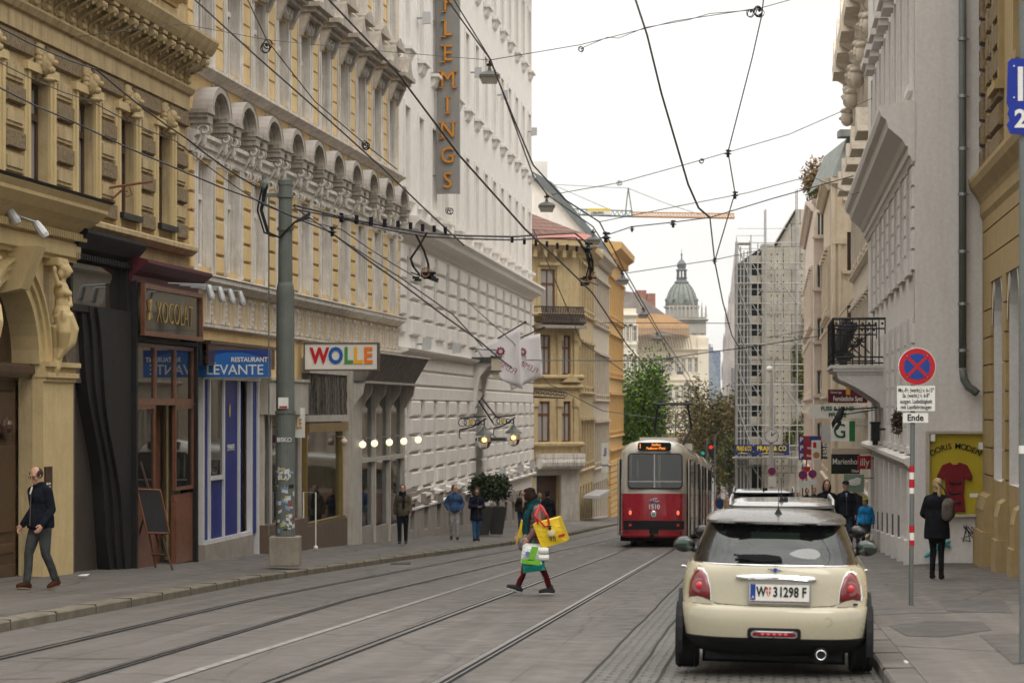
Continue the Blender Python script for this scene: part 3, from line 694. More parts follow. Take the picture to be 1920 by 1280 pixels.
# cornices
m = MB()
mould(m, 0, B.L, 4.16, [(.06, 0), (.12, .06), (.26, .14), (.26, .22), (.3, .26), (.1, .32)])
mould(m, 0, B.L, 3.30, [(.04, 0), (.1, .04), (.1, .1)])
mould(m, 0, B.L, 6.98, [(.08, 0), (.08, .12), (.14, .16), (.14, .28), (.22, .34), (.22, .42), (.08, .46)])
mould(m, 0, B.L, 8.66, [(.05, 0), (.12, .06), (.28, .14), (.28, .2), (.08, .26)])
mould(m, 0, B.L, 12.62, [(.05, 0), (.1, .05), (.1, .1)])
m.build('cornice', WHITE2, br_)
# balustrade panels under the first floor
pn = MB()
for s in (-1, 1): pn.box(s*.05, s*.45, -.04, 0, .02, .10); pn.box(s*.05, s*.45, -.04, 0, .6, .68); pn.box(s*.05, s*.11, -.045, 0, .1, .6); pn.box(s*.39, s*.45, -.045, 0, .1, .6)
for k in range(5): pn.ball((0, -.04, .1+.12*k), (.035+.02*(k % 2), .04, .06), 6)
pnm = pn.mesh('relief_panel', WHITE2)
x = .6; k = 0
while x < B.L-.4: link('relief_panel', pnm, br_, (x, 0, 3.42)); x += bl/2
# consoles, arched hoods
cs = MB(); cs.prism(scrollprof(.34, .95, th=.1), -.08, .08, 'x')
for (yy, zz, r) in ((-.30, .70, .14), (-.12, .16, .12)):
    for s in (-1, 1):
        pts = []
        for k in range(14): a = k*.55; rr = r*(1-k/16); pts.append((s*.12, yy+rr*math.cos(a), zz+rr*math.sin(a)))
        cs.tube(pts, .022, 5)
cs.ball((0, -.27, .5), (.06, .06, .14), 8)
csm = cs.mesh('scroll_console', WHITE2)
hp = MB(); R1, R0 = .50, .40; n = 14; zb = .0
def arcpts(r, n=14, ex=1.12): return [(1.62*r*math.cos(math.pi*i/n), r*ex*math.sin(math.pi*i/n)) for i in range(n+1)]
o_, i_ = arcpts(R1), arcpts(R0)
for (ya, yb2, ra, rb) in ((-.38, .0, R0, R1), (-.43, -.38, R0+.02, R1+.03), (-.24, 0, .31, R0+.01)):
    oo, ii = arcpts(rb), arcpts(ra)
    for k in range(n):
        q = [oo[k], oo[k+1], ii[k+1], ii[k]]; hp.add([(p[0], y, p[1]+.12) for y in (ya, yb2) for p in q], [(0, 1, 2, 3), (4, 7, 6, 5), (0, 4, 5, 1), (3, 2, 6, 7)])
    for e in (0, n): hp.add([(oo[e][0], ya, oo[e][1]+.12), (ii[e][0], ya, ii[e][1]+.12), (ii[e][0], yb2, ii[e][1]+.12), (oo[e][0], yb2, oo[e][1]+.12)], [(0, 1, 2, 3)])
for s in (-1, 1):                                                     # wings, stepped blocks under the arch ends
    a, b = s*.66, s*1.22
    hp.box(a, b, -.44, 0, .04, .13); hp.box(a+s*.02, b-s*.05, -.40, 0, -.04, .04); hp.box(a+s*.05, b-s*.12, -.4, 0, -.16, -.04); hp.box(a+s*.1, b-s*.18, -.33, 0, -.26, -.16)
hp.box(-.5, .5, -.1, 0, -.2, .12)
for k in range(3): hp.ball((-.2+.2*k, -.12, .2+.06*(1-abs(k-1))), (.09, .06, .1), 6)
hpm = hp.mesh('arched_hood', pm('weathered_stucco', (.40, .36, .305), .9, var=.25, streak=.7, dirt=(.13, .105, .085), bump=.3, bscale=30))
lead = MB(); oo = arcpts(R1+.035)
for k in range(n): lead.add([(oo[k][0], y, oo[k][1]+.12) for y in (-.44, 0)]+[(oo[k+1][0], y, oo[k+1][1]+.12) for y in (-.44, 0)], [(0, 1, 3, 2)])
LEADM = pm('lead_sheet', (.42, .38, .35), .6, var=.15, streak=.3)
ledm = lead.mesh('lead_cover', LEADM)
for c in CX:
    h = link('arched_hood', hpm, br_, (c, 0, 7.72)); link('lead_cover', ledm, h)
    for s in (-1, 1): link('scroll_console', csm, br_, (c+s*.92, 0, 6.72))
# W-shaped relief above hoods
rl = MB()
for s in (-1, 1): rl.tube([(s*.12, -.03, .3), (s*.2, -.03, .05), (s*.34, -.03, .3)], .03, 4); rl.ball((s*.42, -.05, .1), (.07, .05, .1), 6); rl.box(s*.36, s*.48, -.04, 0, .14, .34)
rlm = rl.mesh('relief_ornament', WHITE2)
for i in range(1, nb): link('relief_ornament', rlm, br_, (bl*i, 0, 8.3))
# upper hoods with swept tops (second floor)
uh = MB()
prof = [(-.95, 0), (-.95, .12), (-.55, .14), (-.3, .3), (-.08, .62), (.0, .7), (.08, .62), (.3, .3), (.55, .14), (.95, .12), (.95, 0)]
uh.prism(prof, -.62, 0, 'y'); uh.box(-.85, .85, -.5, 0, -.12, 0); uh.box(-.8, .8, -.35, 0, -.24, -.12)
for s in (-1, 1): uh.add([(p[0]+s*.72, p[1], p[2]-.8) for p in [(-.1, 0, 0), (.1, 0, 0), (.1, -.12, .1), (-.1, -.12, .1), (-.1, -.34, .6), (.1, -.34, .6), (.1, 0, .6), (-.1, 0, .6)]], [(0, 1, 2, 3), (3, 2, 5, 4), (1, 6, 5, 2), (0, 3, 4, 7)])
for k in range(9): uh.ball((-.45+.11*k, -.12, -.42+.09*math.sin(k*1.7)), (.08, .1, .13), 6)
uhm = uh.mesh('swept_hood', MATS['weathered_stucco'])
for c in CX: link('swept_hood', uhm, br_, (c, 0, 11.72))
sl_ = MB(); sl_.prism([(-.78, 0), (.78, 0), (.78, .1), (0, .34), (-.78, .1)], -.32, 0, 'y')
for k in range(7): sl_.ball((-.36+.12*k, -.1, -.16-.14*(3-abs(k-3))/3), (.09, .09, .14), 6)
slm = sl_.mesh('sill_pediment', MATS['weathered_stucco'])
for c in CX: link('sill_pediment', slm, br_, (c, 0, 12.66))
# small hooks on shutters: pairs of stays
# ---- restaurant shopfront (blue and white)
WFR = pm('white_window_frame', (.60, .60, .60), .4, var=.08, streak=.2); BLU = pm('blue_film', (.012, .03, .22), .2, var=.1, coat=.5)
def gz_at(px): return gz(facL.Y(px))+.2
m = MB(); x0, x1 = B.x(372), B.x(478); zt = 2.22
mull = [B.x(q) for q in (372, 384, 411, 440, 463, 476)]
for a in mull: m.box(a-.04, a+.06, -.12, .0, gz(60)-.1, zt)
m.box(x0-.04, x1, -.14, 0, zt, zt+.2); m.box(x0-.1, x1+.04, -.2, 0, zt+.2, zt+.28); m.box(mull[0], mull[4], -.13, 0, -1.3, -1.22); m.box(mull[1], mull[2], -.125, 0, .05, .14)
m.build('white_shopfront_frame', WFR, br_)
m = MB(); m.box(mull[0]+.06, mull[1]-.04, -.07, -.06, -1.3, zt); m.box(mull[2]+.06, mull[3]-.04, -.07, -.06, -1.3, zt); m.box(mull[1]+.06, mull[2]-.04, -.07, -.06, -1.3, .05); m.box(mull[4]+.1, mull[5]-.04, -.07, -.06, -1.3, zt)
m.build('blue_window_panels', pm('blue_gloss', (.010, .022, .17), .35, var=.06, spec=.12, fine=0), br_)
m = MB(); m.box(mull[1]+.06, mull[2]-.04, -.075, -.065, .14, zt); m.build('shop_windows', MIRG, br_)
m = MB(); m.box(mull[3]+.06, mull[4]-.04, .1, .15, -1.6, zt); m.build('open_door', BLU, br_)
m = MB(); m.box(x0-.05, mull[4], -.16, .1, gz(62)-.2, -1.3); m.build('stone_plinth', STONE, br_)
text('LEVANTE', .20, .003, SIGNW, br_, ((mull[2]+mull[3])/2, -.09, .72), sx=.8, name='window_lettering')
m = MB(); m.ball(((mull[2]+mull[3])/2-.1, -.09, 1.55), (.05, .01, .16), 8); m.build('window_emblem', pm('sun_yellow', (.7, .5, .05), .5), br_)
m = MB(); m.box(.02, B.x(480), -.5, 0, 2.95, 3.02); m.box(.02, B.x(480), -.45, -.4, 2.5, 2.95); m.build('wooden_fascia', WOODD, br_)
m = MB(); m.box(.05, B.x(478), -.3, -.25, 2.5, 2.95); m.build('upper_shop_glass', PANE, br_)
# ---- yarn shop front
FRM = pm('worn_cream_frame', (.46, .43, .38), .6, var=.15, streak=.5, dirt=(.14, .12, .1))
xs = [B.x(q) for q in (486, 500, 520, 556)]
m = MB()
for a in xs: m.box(a-.06, a+.06, -.12, .02, gz(64), 1.45)
m.box(xs[0]-.1, B.x(558), -.28, .02, 1.45, 2.25); m.box(xs[0]-.1, B.x(558), -.32, .02, 2.25, 2.32); m.build('worn_shopfront_frame', FRM, br_)
m = MB(); m.box(xs[0]-.1, xs[3], -.3, .05, gz(66)-.2, -1.15); m.build('stone_plinth', pm('brown_stone', (.12, .085, .06), .8), br_)
m = MB(); m.box(xs[0], xs[3], -.05, -.04, -1.15, 1.45); m.build('shop_windows', SHOPG, br_)
BRS = pm('brass_frame', (.32, .23, .08), .35, metal=.7)
xs = [B.x(q) for q in (566, 603, 632, 640)]; zb = gz_at(600)-.1
m = MB(); m.box(xs[0]-.05, xs[0]+.05, -.14, .02, zb, 1.2); m.box(xs[2], xs[2]+.08, -.14, .02, zb, 1.2); m.box(xs[0], xs[3], -.2, .02, .98, 1.22); m.box(xs[0], xs[3]-.1, -.14, -.04, -1.42, -1.34)
m.build('brass_window_frame', BRS, br_)
m = MB(); m.box(xs[0], xs[3], -.22, .02, 1.25, 1.42); m.box(xs[0], xs[3], -.2, .02, 2.5, 2.9); m.build('fascia_frame', FRM, br_)
m = MB(); m.box(xs[0], xs[3], -.15, .0, 1.42, 2.5); m.build('withered_ivy_panel', pm('withered_ivy', (.20, .185, .155), .9, var=.5, scale=14, fine=.5, bump=1, bscale=30), br_)
ivm = MB(); rr = random.Random(5)
for k in range(26):
    x = xs[0]+.1+rr.random()*(xs[3]-xs[0]-.2); zz = 2.5; pts = []
    while zz > 1.4: pts.append((x, -.17-.03*rr.random(), zz)); zz -= .12; x += rr.uniform(-.05, .05)
    ivm.tube(pts, .012, 3)
ivm.build('ivy_stems', pm('stems', (.06, .045, .035), .9), br_)
m = MB(); m.box(xs[0], xs[3], -.05, -.04, -1.36, 1.0); m.build('shop_windows', SHOPG, br_)
m = MB(); m.box(xs[0]-.05, xs[3]+.1, -.15, .1, zb-.5, -1.42); m.build('stone_plinth', pm('brown_stone', (.12, .085, .06), .8), br_)
m = MB(); m.box(xs[0], xs[3], 1.0, 1.05, -1.6, 1.2); m.build('display_backdrop', pm('warm_display_wall', (.55, .40, .18), .7), br_)
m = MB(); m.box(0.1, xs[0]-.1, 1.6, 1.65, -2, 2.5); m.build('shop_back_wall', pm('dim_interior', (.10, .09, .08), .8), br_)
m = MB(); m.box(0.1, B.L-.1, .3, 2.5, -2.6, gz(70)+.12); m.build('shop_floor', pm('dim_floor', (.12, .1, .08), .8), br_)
m = MB(); m.prism([(0, 1.05), (.12, .7), (.22, .2), (.26, -.4), (-.26, -.4), (-.22, .2), (-.12, .7)], .55, .6, 'y'); m.xf(Matrix.Translation((xs[1]-.1, 0, -.2)))
dr = m.build('black_dress_display', pm('black_cloth', (.015, .015, .017), .9), br_)
# ---- tall mullioned window front
xs = [B.x(q) for q in (648, 664, 691, 719, 746)]+[B.L-.08]
m = MB()
for a in xs:
    m.box(a-.09, a+.05, -.22, .02, gz(76)-.2, 2.3)
    m.prism([(-.2, 2.3), (-.2, 1.6), (-.26, 1.62), (-.34, 1.8), (-.5, 2.0), (-.55, 2.3)], a-.05, a+.03, 'x')
m.box(xs[0], xs[-1], -.24, .02, .05, .17); m.box(xs[0], xs[-1], -.7, .02, 2.3, 2.36)
m.build('tall_window_mullions', FRM, br_)
m = MB(); m.prism([(-.55, 2.36), (-1.0, 3.12), (.0, 3.12), (0, 2.36)], xs[0]-.1, xs[-1], 'x'); m.build('metal_fascia', pm('stained_sheet_metal', (.17, .15, .13), .6, var=.4, scale=4, streak=.5, dirt=(.03, .03, .03), joint=(.6, 9, (.03, .03, .03), .02)), br_)
m = MB(); m.box(xs[0]-.15, xs[-1]+.02, -1.04, 0, 3.12, 3.17); m.build('fascia_capping', FRM, br_)
m = MB()
for a, b in zip(xs, xs[1:]): m.box(a+.05, b-.09, -.1, -.09, gz(74)+.5, 2.3)
m.build('shop_windows', SHOPG, br_)
m = MB()
for a, b in zip(xs, xs[1:]): m.box(a+.05, b-.09, -.16, .05, gz(78)-.3, gz((B.Yx(a)+B.Yx(b))/2)+.72)
m.build('stone_plinth', STONE, br_)
m = MB()
for k, (a, b) in enumerate(zip(xs, xs[1:])): m.box(a+.15, b-.3, .05, .08, -1.6, 2.2)
m.build('pale_curtain', pm('pale_curtain', (.30, .33, .30), .9, var=.2, scale=6), br_)
for a, q in ((xs[2], 0), (xs[3], 1)):
    m = MB(); [m.box(a+.1, a+.5, -.12, -.105, -.45+.17*k, -.33+.17*k) for k in range(3)]; m.build('red_window_poster', pm('red_poster', (.30, .03, .04), .6), br_)
    m = MB(); [m.box(a+.1, a+.5, -.12, -.105, .6+.17*k, .72+.17*k) for k in range(2)]; m.build('red_window_poster', MATS['red_poster'], br_)
m = MB(); m.box(B.x(644), B.x(662), -.25, .02, gz(70)-.1, 2.9); m.build('worn_white_pilaster', FRM, br_)
# ---- signs on this building
SB = pm('sign_blue', (.012, .04, .24), .3, var=.08, coat=.3); SBL = pm('sign_light_blue', (.02, .14, .45), .3, var=.05)
def sign_board(name, lab, px0, py0, px1, py1, Y, mat, frame=None, d=.12, rz=0, cat='shop sign', grp=None, ft=.03):
    a, b = P(px0, py0, Y), P(px1, py1, Y); wd, h = b.x-a.x, a.z-b.z
    t = thing(name, lab, cat, (a.x, Y, b.z), rz, grp)
    m = MB(); m.box(0, wd, 0, d, 0, h); m.build('panel', mat, t)
    if frame:
        m = MB(); framebox(m, -.01, wd+.01, -.01, h+.01, d+.01, ft, d+.03); m.build('frame', frame, t)
    return t, wd, h
t, wd, h = sign_board('restaurant_sign', 'blue projecting sign reading RESTAURANT LEVANTE with a yellow sun', 371, 656, 508, 707, 50.9, SB, rz=facL.signrot*.4)
pts = [(wd*.50+wd*.6*math.cos(a), -.02+h*.95*math.sin(a)) for a in [math.pi*k/16 for k in range(17)]]; pts = [(min(wd, max(0, x)), min(h, max(0, z))) for x, z in pts]
m = MB(); m.prism(pts, -.004, 0, 'y'); m.build('light_blue_arc', SBL, t)
text('LEVANTE', .30, .004, SIGNW, t, (wd*.51, -.012, h*.26), sx=.98, off=.002); text('RESTAURANT', .135, .004, SIGNW, t, (wd*.71, -.012, h*.64), off=.004, sx=.93)
m = MB(); m.lathe([(.07, -.012), (.07, -.003)], (.14, 0, h*.86), 16, ax='y'); m.build('sun_emblem', pm('sun_orange', (.85, .45, .04), .5), t)
m = MB(); wv = [(.04+.36*k/12, h*(.62+.13*math.sin(-1.6+k*.5))) for k in range(13)]
m.prism(wv+[(x, z-.055*math.sin(math.pi*min(1, (k+1)/13))) for k, (x, z) in list(enumerate(wv))[::-1]], -.012, -.003, 'y'); m.build('wave_emblem', SIGNW, t)
t, wd, h = sign_board('yarn_shop_sign', 'white light box reading WOLLE in red, blue, green, yellow and orange letters', 570, 643, 711, 694, 61.3, SIGNW, pm('weathered_frame', (.12, .09, .07), .7), .22, facL.signrot, ft=.035)
for ch, xx, c in zip('WOLLE', (.21, .43, .60, .73, .865), ((.50, .01, .02), (.01, .10, .38), (.06, .28, .05), (.85, .42, .02), (.80, .20, .02))):
    text(ch, .56 if ch != 'W' else .54, .006, pm('letter_%d' % int(c[0]*100+c[1]*10), c, .5, var=.03), t, (wd*xx, -.016, h*.51), off=.022, sx=.82)
t, wd, h = sign_board('small_shop_sign', 'small white sign behind the grey mast with orange letters LE', 551, 764, 570, 820, 60.2, SIGNW, None, .15, facL.signrot)
text('LE', .34, .004, pm('letter_ochre', (.6, .33, .06), .5), t, (wd*.5, -.008, h*.45), sx=.45, off=.01)
# globe lamps
GLB = pm('lit_globe', (1, .84, .55), .3, emit=1.1, var=.02); GL2 = pm('unlit_globe', (.65, .48, .36), .3, var=.05)
gl = [(573, 820, 62, 0), (645, 828, 66, 0), (680, 833, 68, 1), (702, 831, 70, 1), (730, 829, 72.5, 1), (757, 827, 75, 1), (784, 824, 77.5, 1)]
labs = ['dull pinkish globe lamp beside the grey mast, left end of the globe row', 'dull pinkish globe lamp on the worn pilaster, left of the lit ones', 'leftmost lit globe lamp before the tall shop windows', 'second lit globe lamp from the left before the tall shop windows', 'middle lit globe lamp of the five before the shop windows', 'fourth lit globe lamp, just left of the one at the hotel wall', 'rightmost lit globe lamp, hanging before the white hotel wall']
for (px, py, Y, lit), lb in zip(gl, labs):
    p = P(px, py, Y); t = thing('globe_lamp', lb, 'lamp', p, 0, 'globe lamps along the shopfront')
    r = 6.6*Y/F; m = MB(); m.ball((0, 0, 0), r, 18); m.build('globe', GLB if lit else GL2, t, smooth=True)
    m = MB(); m.lathe([(r*.35, r*.92), (r*.4, r*1.1), (r*.15, r*1.45)], n=10); m.build('cap', LGREY, t)
    fx = facL.X(Y) if Y < 76 else hotL.X(Y); m = MB(); m.tube([(0, 0, r*1.4), (-.25, -.05, r*1.7), (fx-p.x+.1, .1, r*1.2)], .013, 5); m.build('arm', STEEL, t)
# ================================================================ WHITE HOTEL (C)
C = Bldg('white_hotel', 'tall white hotel with pillow-shaped wall blocks and a projecting cornice, left of centre', 'building', hotL, 76.05, 121.5, ztop=23, body=WHITE, base=gz(100))
cr = C.o; nb = 14; bl = C.L/nb; ww = 1.1; CX = [bl*(i+.5)+.1 for i in range(nb)]
ops = []
rows = ((4.1, 6.5), (8.35, 11.3), (13.2, 16.2), (18.3, 21.2))
for c in CX:
    for a, b in rows: ops.append((c-ww/2, c+ww/2, a, b))
    if not (5.6 < CX.index(c) < 7.5): ops.append((c-ww/2, c+ww/2, -1.1, 1.7))
door = (CX[6]-.9, CX[6]+1.2, C.base-1.5, 1.7)
ops.append(door)
m = MB(); wall(m, 0, C.L, C.base-1.2, 23, ops, rd=.26); m.build('wall', WHITE, cr)
wf = winmesh(ww, 2.9, .08, (1,), .7, WHITE, PANEL); wf2 = winmesh(ww, 2.4, .08, (1,), .7, WHITE, PANEL)
for c in CX:
    for k, (a, b) in enumerate(rows): putwin(cr, wf2 if k == 0 else wf, c, .2, a)
    if not (5.6 < CX.index(c) < 7.5): putwin(cr, wf2, c, .2, -1.1)
m = MB(); m.box(door[0], door[1], .2, .25, C.base-1, 1.7); m.build('door', pm('dark_green_paint', (.05, .055, .045), .5), cr)
# pillow rustication between windows
m = MB()
edges = [0.02]+[q for c in CX for q in (c-ww/2-.06, c+ww/2+.06)]+[C.L-.02]
def skip(a, b, z): return z < 3.3 and b > door[0] and a < door[1]
for z0, n, h in ((3.95, 5, .58), (-1.6, 6, .58)):
    for i in range(0, len(edges), 2):
        a, b = edges[i], edges[i+1]
        if skip(a, b, z0): b = min(b, door[0]-.05) if a < door[0] else b; a = max(a, door[1]+.05) if b > door[1] and a > door[0]-.3 else a
        for k in range(n):
            if b-a > .3: m.pillow(a, b, z0+k*h+.03, z0+(k+1)*h-.03, 0, .11, .05)
for k in range(3): m.pillow(.02, C.L-.02, 1.85+k*.5, 2.31+k*.5, 0, .08, .045)
m.build('pillow_rustication', WHITE, cr)
m = MB()
mould(m, 0, C.L, 3.3, [(.05, 0), (.1, .05), (.3, .12), (.34, .2), (.1, .24)])
mould(m, 0, C.L, 6.95, [(.06, 0), (.1, .1), (.22, .2), (.5, .32), (.55, .46), (.68, .58), (.68, .68), (.1, .74)])
mould(m, 0, C.L, 22.2, [(.1, 0), (.6, .3), (.9, .6), (.2, .8)])
mould(m, 0, C.L, -1.72, [(.1, 0), (.24, .04), (.24, .1), (.1, .14)])
m.build('cornice', WHITE, cr)
sm = MB(); sm.box(-.68, .68, -.28, 0, -.14, -.04); sm.prism([(0, -.5), (-.1, -.4), (-.2, -.14), (0, -.14)], -.55, .55, 'x')
smm = sm.mesh('window_sill', WHITE)
sr = MB()
for s in (-1, 1): sr.box(s*.56, s*.74, -.05, 0, 0, 2.95)
sr.box(-.74, .74, -.05, 0, 2.95, 3.1); srm = sr.mesh('window_surround', WHITE)
for c in CX:
    for k, (a, b) in enumerate(rows):
        if k: link('window_sill', smm, cr, (c, 0, a)); link('window_surround', srm, cr, (c, 0, a))
lg = MB(); lg.prism([(0, -.16), (-.2, -.16), (-.32, -.06), (-.32, .0), (0, .06)], -.6, .6, 'x'); lg.box(-.45, .45, -.12, 0, -.42, -.16); lgm = lg.mesh('window_sill', WHITE)
for c in CX:
    if not (5.6 < CX.index(c) < 7.5): link('window_sill', lgm, cr, (c, 0, -1.25))
# stepped stone plinth with cellar openings
m = MB()
for i, c in enumerate(CX):
    g0 = gz(C.Yx(c))+.2
    if 5.6 < i < 7.5: continue
    a, b = c-bl/2+.02, c+bl/2-.02
    m.box(a, c-.5, -.2, 0, g0-.6, g0+1.15); m.box(c+.5, b, -.2, 0, g0-.6, g0+1.15)
    m.box(c-.62, c+.62, -.27, 0, g0+1.15, g0+1.5); m.box(c-.5, c+.5, -.2, 0, g0-.6, g0+.28)
    m.box(a, b, -.12, 0, g0+1.5, g0+1.62)
m.build('stone_plinth', STONE, cr)
m = MB()
for i, c in enumerate(CX):
    g0 = gz(C.Yx(c))+.2
    if not (5.6 < i < 7.5): m.box(c-.49, c+.49, -.03, -.01, g0+.28, g0+1.15)
m.build('cellar_openings', DARK, cr)
# entrance consoles
cs2 = MB(); cs2.prism([(0, 0), (-.14, .05), (-.2, .9), (-.3, 1.5), (-.62, 1.9), (-.95, 2.0), (-.95, 2.15), (0, 2.15)], -.22, .22, 'x'); c2m = cs2.mesh('entrance_console', WHITE)
for xx in (door[0]-.3, door[1]+.3): link('entrance_console', c2m, cr, (xx, 0, 1.35))
m = MB(); m.box(door[0]-.7, door[1]+.7, -1.02, 0, 3.4, 3.62); m.box(door[0]-.4, door[1]+.4, -1.3, -.1, .3, .42); m.build('entrance_ledge', pm('dark_green_paint', (.05, .055, .045), .5), cr)
# vertical hotel sign
Ysg = 84.6; a = P(818, 363, Ysg); wd = 44*Ysg/F
t = thing('hotel_sign', 'tall grey vertical hotel sign with orange letters down the white facade', 'hotel sign', (a.x, Ysg, a.z), hotL.signrot)
m = MB(); m.box(0, wd, 0, .22, 0, 9.2); m.build('panel', pm('sign_grey', (.24, .235, .22), .5, var=.05), t)
m = MB()
for k in range(5): m.box(-.3, 0, .05, .09, .6+k*1.8, .66+k*1.8)
m.build('bracket', STEEL, t)
ORG = pm('orange_letter', (.60, .24, .02), .4, var=.05)
for k, ch in enumerate('SGNIMELF'):
    px_y = (340, 293, 245, 198, 150, 102, 55, 8)[k]; zz = (363-px_y)*Ysg/F
    text(ch, .80, .05, ORG, t, (wd*.5, -.06, zz), sx=.88, off=-.002)
    sf = MB(); e = {'S': [], 'G': [(.17, .02)], 'N': [(-.19, .28), (-.19, -.28), (.19, .28)], 'I': [(0, .28), (0, -.28)], 'M': [(-.24, .28), (-.24, -.28), (.24, .28), (.24, -.28)],
                    'E': [(-.16, .28), (-.16, -.28)], 'L': [(-.14, .28), (-.14, -.28)], 'F': [(-.14, .28), (-.14, -.28)]}[ch]
    for (ex, ez) in e: sf.box(wd*.5+ex-.085, wd*.5+ex+.085, -.11, -.015, zz+ez-.018, zz+ez+.018)
    if e: sf.build('letter_serif', ORG, t)
# wall lamps (grey box floodlights)
k = 0
for px, py, Y in ((795, 34, 80), (888, 136, 95), (929, 178, 105), (988, 247, 119), (791, 645, 80), (841, 653, 88), (924, 885, 104), (960, 878, 112), (986, 872, 118)):
    p = P(px, py, Y); x = hotL.X(Y)
    lb = ['highest grey box lamp near the letter F on the hotel', 'grey box lamp on the hotel left of the first hanging street lamp', 'grey box lamp on the hotel just below the first hanging street lamp', 'grey box lamp near the top right corner of the hotel', 'left one of two grey box lamps over the hotel ledge', 'grey box lamp over the hotel ledge left of the flags', 'grey box lamp low on the hotel wall, leftmost above the potted shrubs', 'middle grey box lamp low on the hotel wall right of the shrubs', 'grey box lamp low on the hotel wall nearest its far corner'][k]; k += 1
    t = thing('wall_lamp', lb, 'lamp', (x+.02, Y, p.z), hotL.signrot, 'box lamps on the hotel wall')
    m = MB(); m.box(0, .22, .05, .1, -.03, .03); m.build('bracket', STEEL, t); m = MB(); m.prism([(.16, -.2), (.46, -.16), (.46, .2), (.2, .2)], 0, .2, 'y'); m.build('housing', LGREY, t)
# flags
FLG = pm('white_flag_cloth', (.76, .73, .74), .85, var=.04); FRED = pm('flag_red', (.25, .02, .05), .8)
for px0, py0, px1, py1, Y, pts, lb in ((876, 668, 985, 604, 97, [(893, 655), (975, 610), (980, 730), (925, 706)], 'white hotel flag nearer the entrance lamp, left of the other flag'), (925, 655, 1020, 614, 103, [(948, 640), (1013, 625), (1017, 705), (958, 732)], 'white hotel flag on the farther pole, right of the other flag')):
    a, b = P(px0, py0, Y), P(px1, py1, Y-1); t = thing('hotel_flag', lb, 'flag', a, 0, 'hotel flags')
    m = MB(); m.tube([Vector((0, 0, 0)), b-a], .03, 6); m.ball(b-a, .06, 6); m.build('flagpole', IRON, t)
    m = MB(); nx, nz_ = 14, 10; q = [P(*p, Y-.5)-a for p in pts]; vs = []
    for j in range(nz_+1):
        for i in range(nx+1):
            u, v = i/nx, j/nz_; tp_ = q[0].lerp(q[1], u); bt = q[3].lerp(q[2], u); p = tp_.lerp(bt, v); p.y += .12*math.sin(u*9+v*2)*(.3+v); vs.append(p)
    m.add(vs, [(j*(nx+1)+i, j*(nx+1)+i+1, (j+1)*(nx+1)+i+1, (j+1)*(nx+1)+i) for j in range(nz_) for i in range(nx)])
    fo = m.build('cloth', FLG, t, smooth=True); so_ = fo.modifiers.new('solid', 'SOLIDIFY'); so_.thickness = .01
    cpt = (q[0]+q[1]+q[2]+q[3])/4
    m = MB()
    for kk in range(9): an = kk*.7; m.tube([cpt+Vector((-.1+.18*math.cos(an), -.2, .35+.18*math.sin(an))), cpt+Vector((-.1+.10*math.cos(an+.9), -.2, .35+.10*math.sin(an+.9)))], .028, 4)
    m.build('ring_emblem', FRED, t)
    text('FLEMINGS', .34, .003, FRED, t, cpt+Vector((0, -.2, -.2)), rot=(math.pi/2, .5, 0), sx=-.8)
    bb = t.children[-1]
# wrought iron lamp brackets with lanterns
def lantern_arm(px0, px1, py, Y, lb):
    a = P(px0, py, Y); wd = (px1-px0)*Y/F; t = thing('lantern_bracket', lb, 'street lantern', a, 0, 'wrought iron lantern brackets')
    m = MB(); s = 1 if wd > 0 else -1; wd = abs(wd)
    m.tube([(0, 0, 0), (s*wd, 0, .08)], .03, 5); m.tube([(0, 0, -.42), (s*wd*.5, 0, -.3), (s*wd, 0, .0)], .03, 5)
    for k in range(5):
        cx = s*wd*(.1+.19*k); r = .15-.02*k; m.tube([(cx+r*math.cos(q*.7), 0, -.15+r*math.sin(q*.7)) for q in range(10)], .016, 4)
    m.tube([(0, 0, -.42), (-s*.02, 0, -.7), (s*.06, 0, -.75)], .02, 4); m.build('scroll_arm', IRON, t)
    m = MB(); m.lathe([(.09, -.02), (.09, .02)], (s*wd*.42, -.03, -.14), 10, ax='y'); m.build('gold_rosette', pm('gilt', (.6, .4, .06), .4), t)
    lx = s*wd*.92
    m = MB(); m.tube([(lx, 0, 0), (lx, 0, -.3)], .03, 5); m.lathe([(.34, -.62), (.30, -.56), (.12, -.42), (.06, -.3)], (lx, 0, 0), 12); m.build('lantern_hood', BRONZE, t)
    m = MB(); m.lathe([(.26, -.63), (.26, -.85), (.18, -1.05), (.05, -1.12)], (lx, 0, 0), 12); m.build('lantern_glass', glassm('lantern_glass', tr=.85, tint=(.9, .88, .8)), t)
    m = MB(); m.ball((lx, 0, -.78), .09, 8); m.build('bulb', pm('lit_bulb', (1, .62, .2), .3, emit=4, var=.02), t)
lantern_arm(862, 912, 784, 88, 'black wrought iron bracket with a glass lantern, on the hotel left of its entrance')
lantern_arm(926, 966, 782, 93, 'black wrought iron bracket with a hanging lantern, right of the hotel entrance')
t = thing('flag_rope_frame', 'black angled iron bars fixed over the hotel entrance, between the lanterns', 'iron bars', P(897, 750, 90)); m = MB()
m.tube([(0, 0, 0), (.55, 0, -.85)], .035); m.tube([(.1, 0, .1), (.7, 0, -.65)], .035); m.tube([(-.1, 0, -.3), (.2, 0, .2)], .02); m.build('bars', IRON, t)
t = thing('wall_lantern', 'cream boxy lantern held out in front of the white flag', 'lantern', P(930, 690, 94)); m = MB(); m.box(-.18, .18, -.15, .15, -.1, .4); m.box(-.12, .12, -.1, .1, -.45, -.1); m.build('shade', pm('cream_shade', (.5, .45, .33), .5), t)
m = MB(); m.box(-.22, .22, -.2, .2, .4, .46); m.box(-.22, .22, -.2, .2, -.14, -.1); m.tube([(0, 0, .46), (0, 0, .7), (-1.0, .1, .75)], .02); m.build('frame', IRON, t)
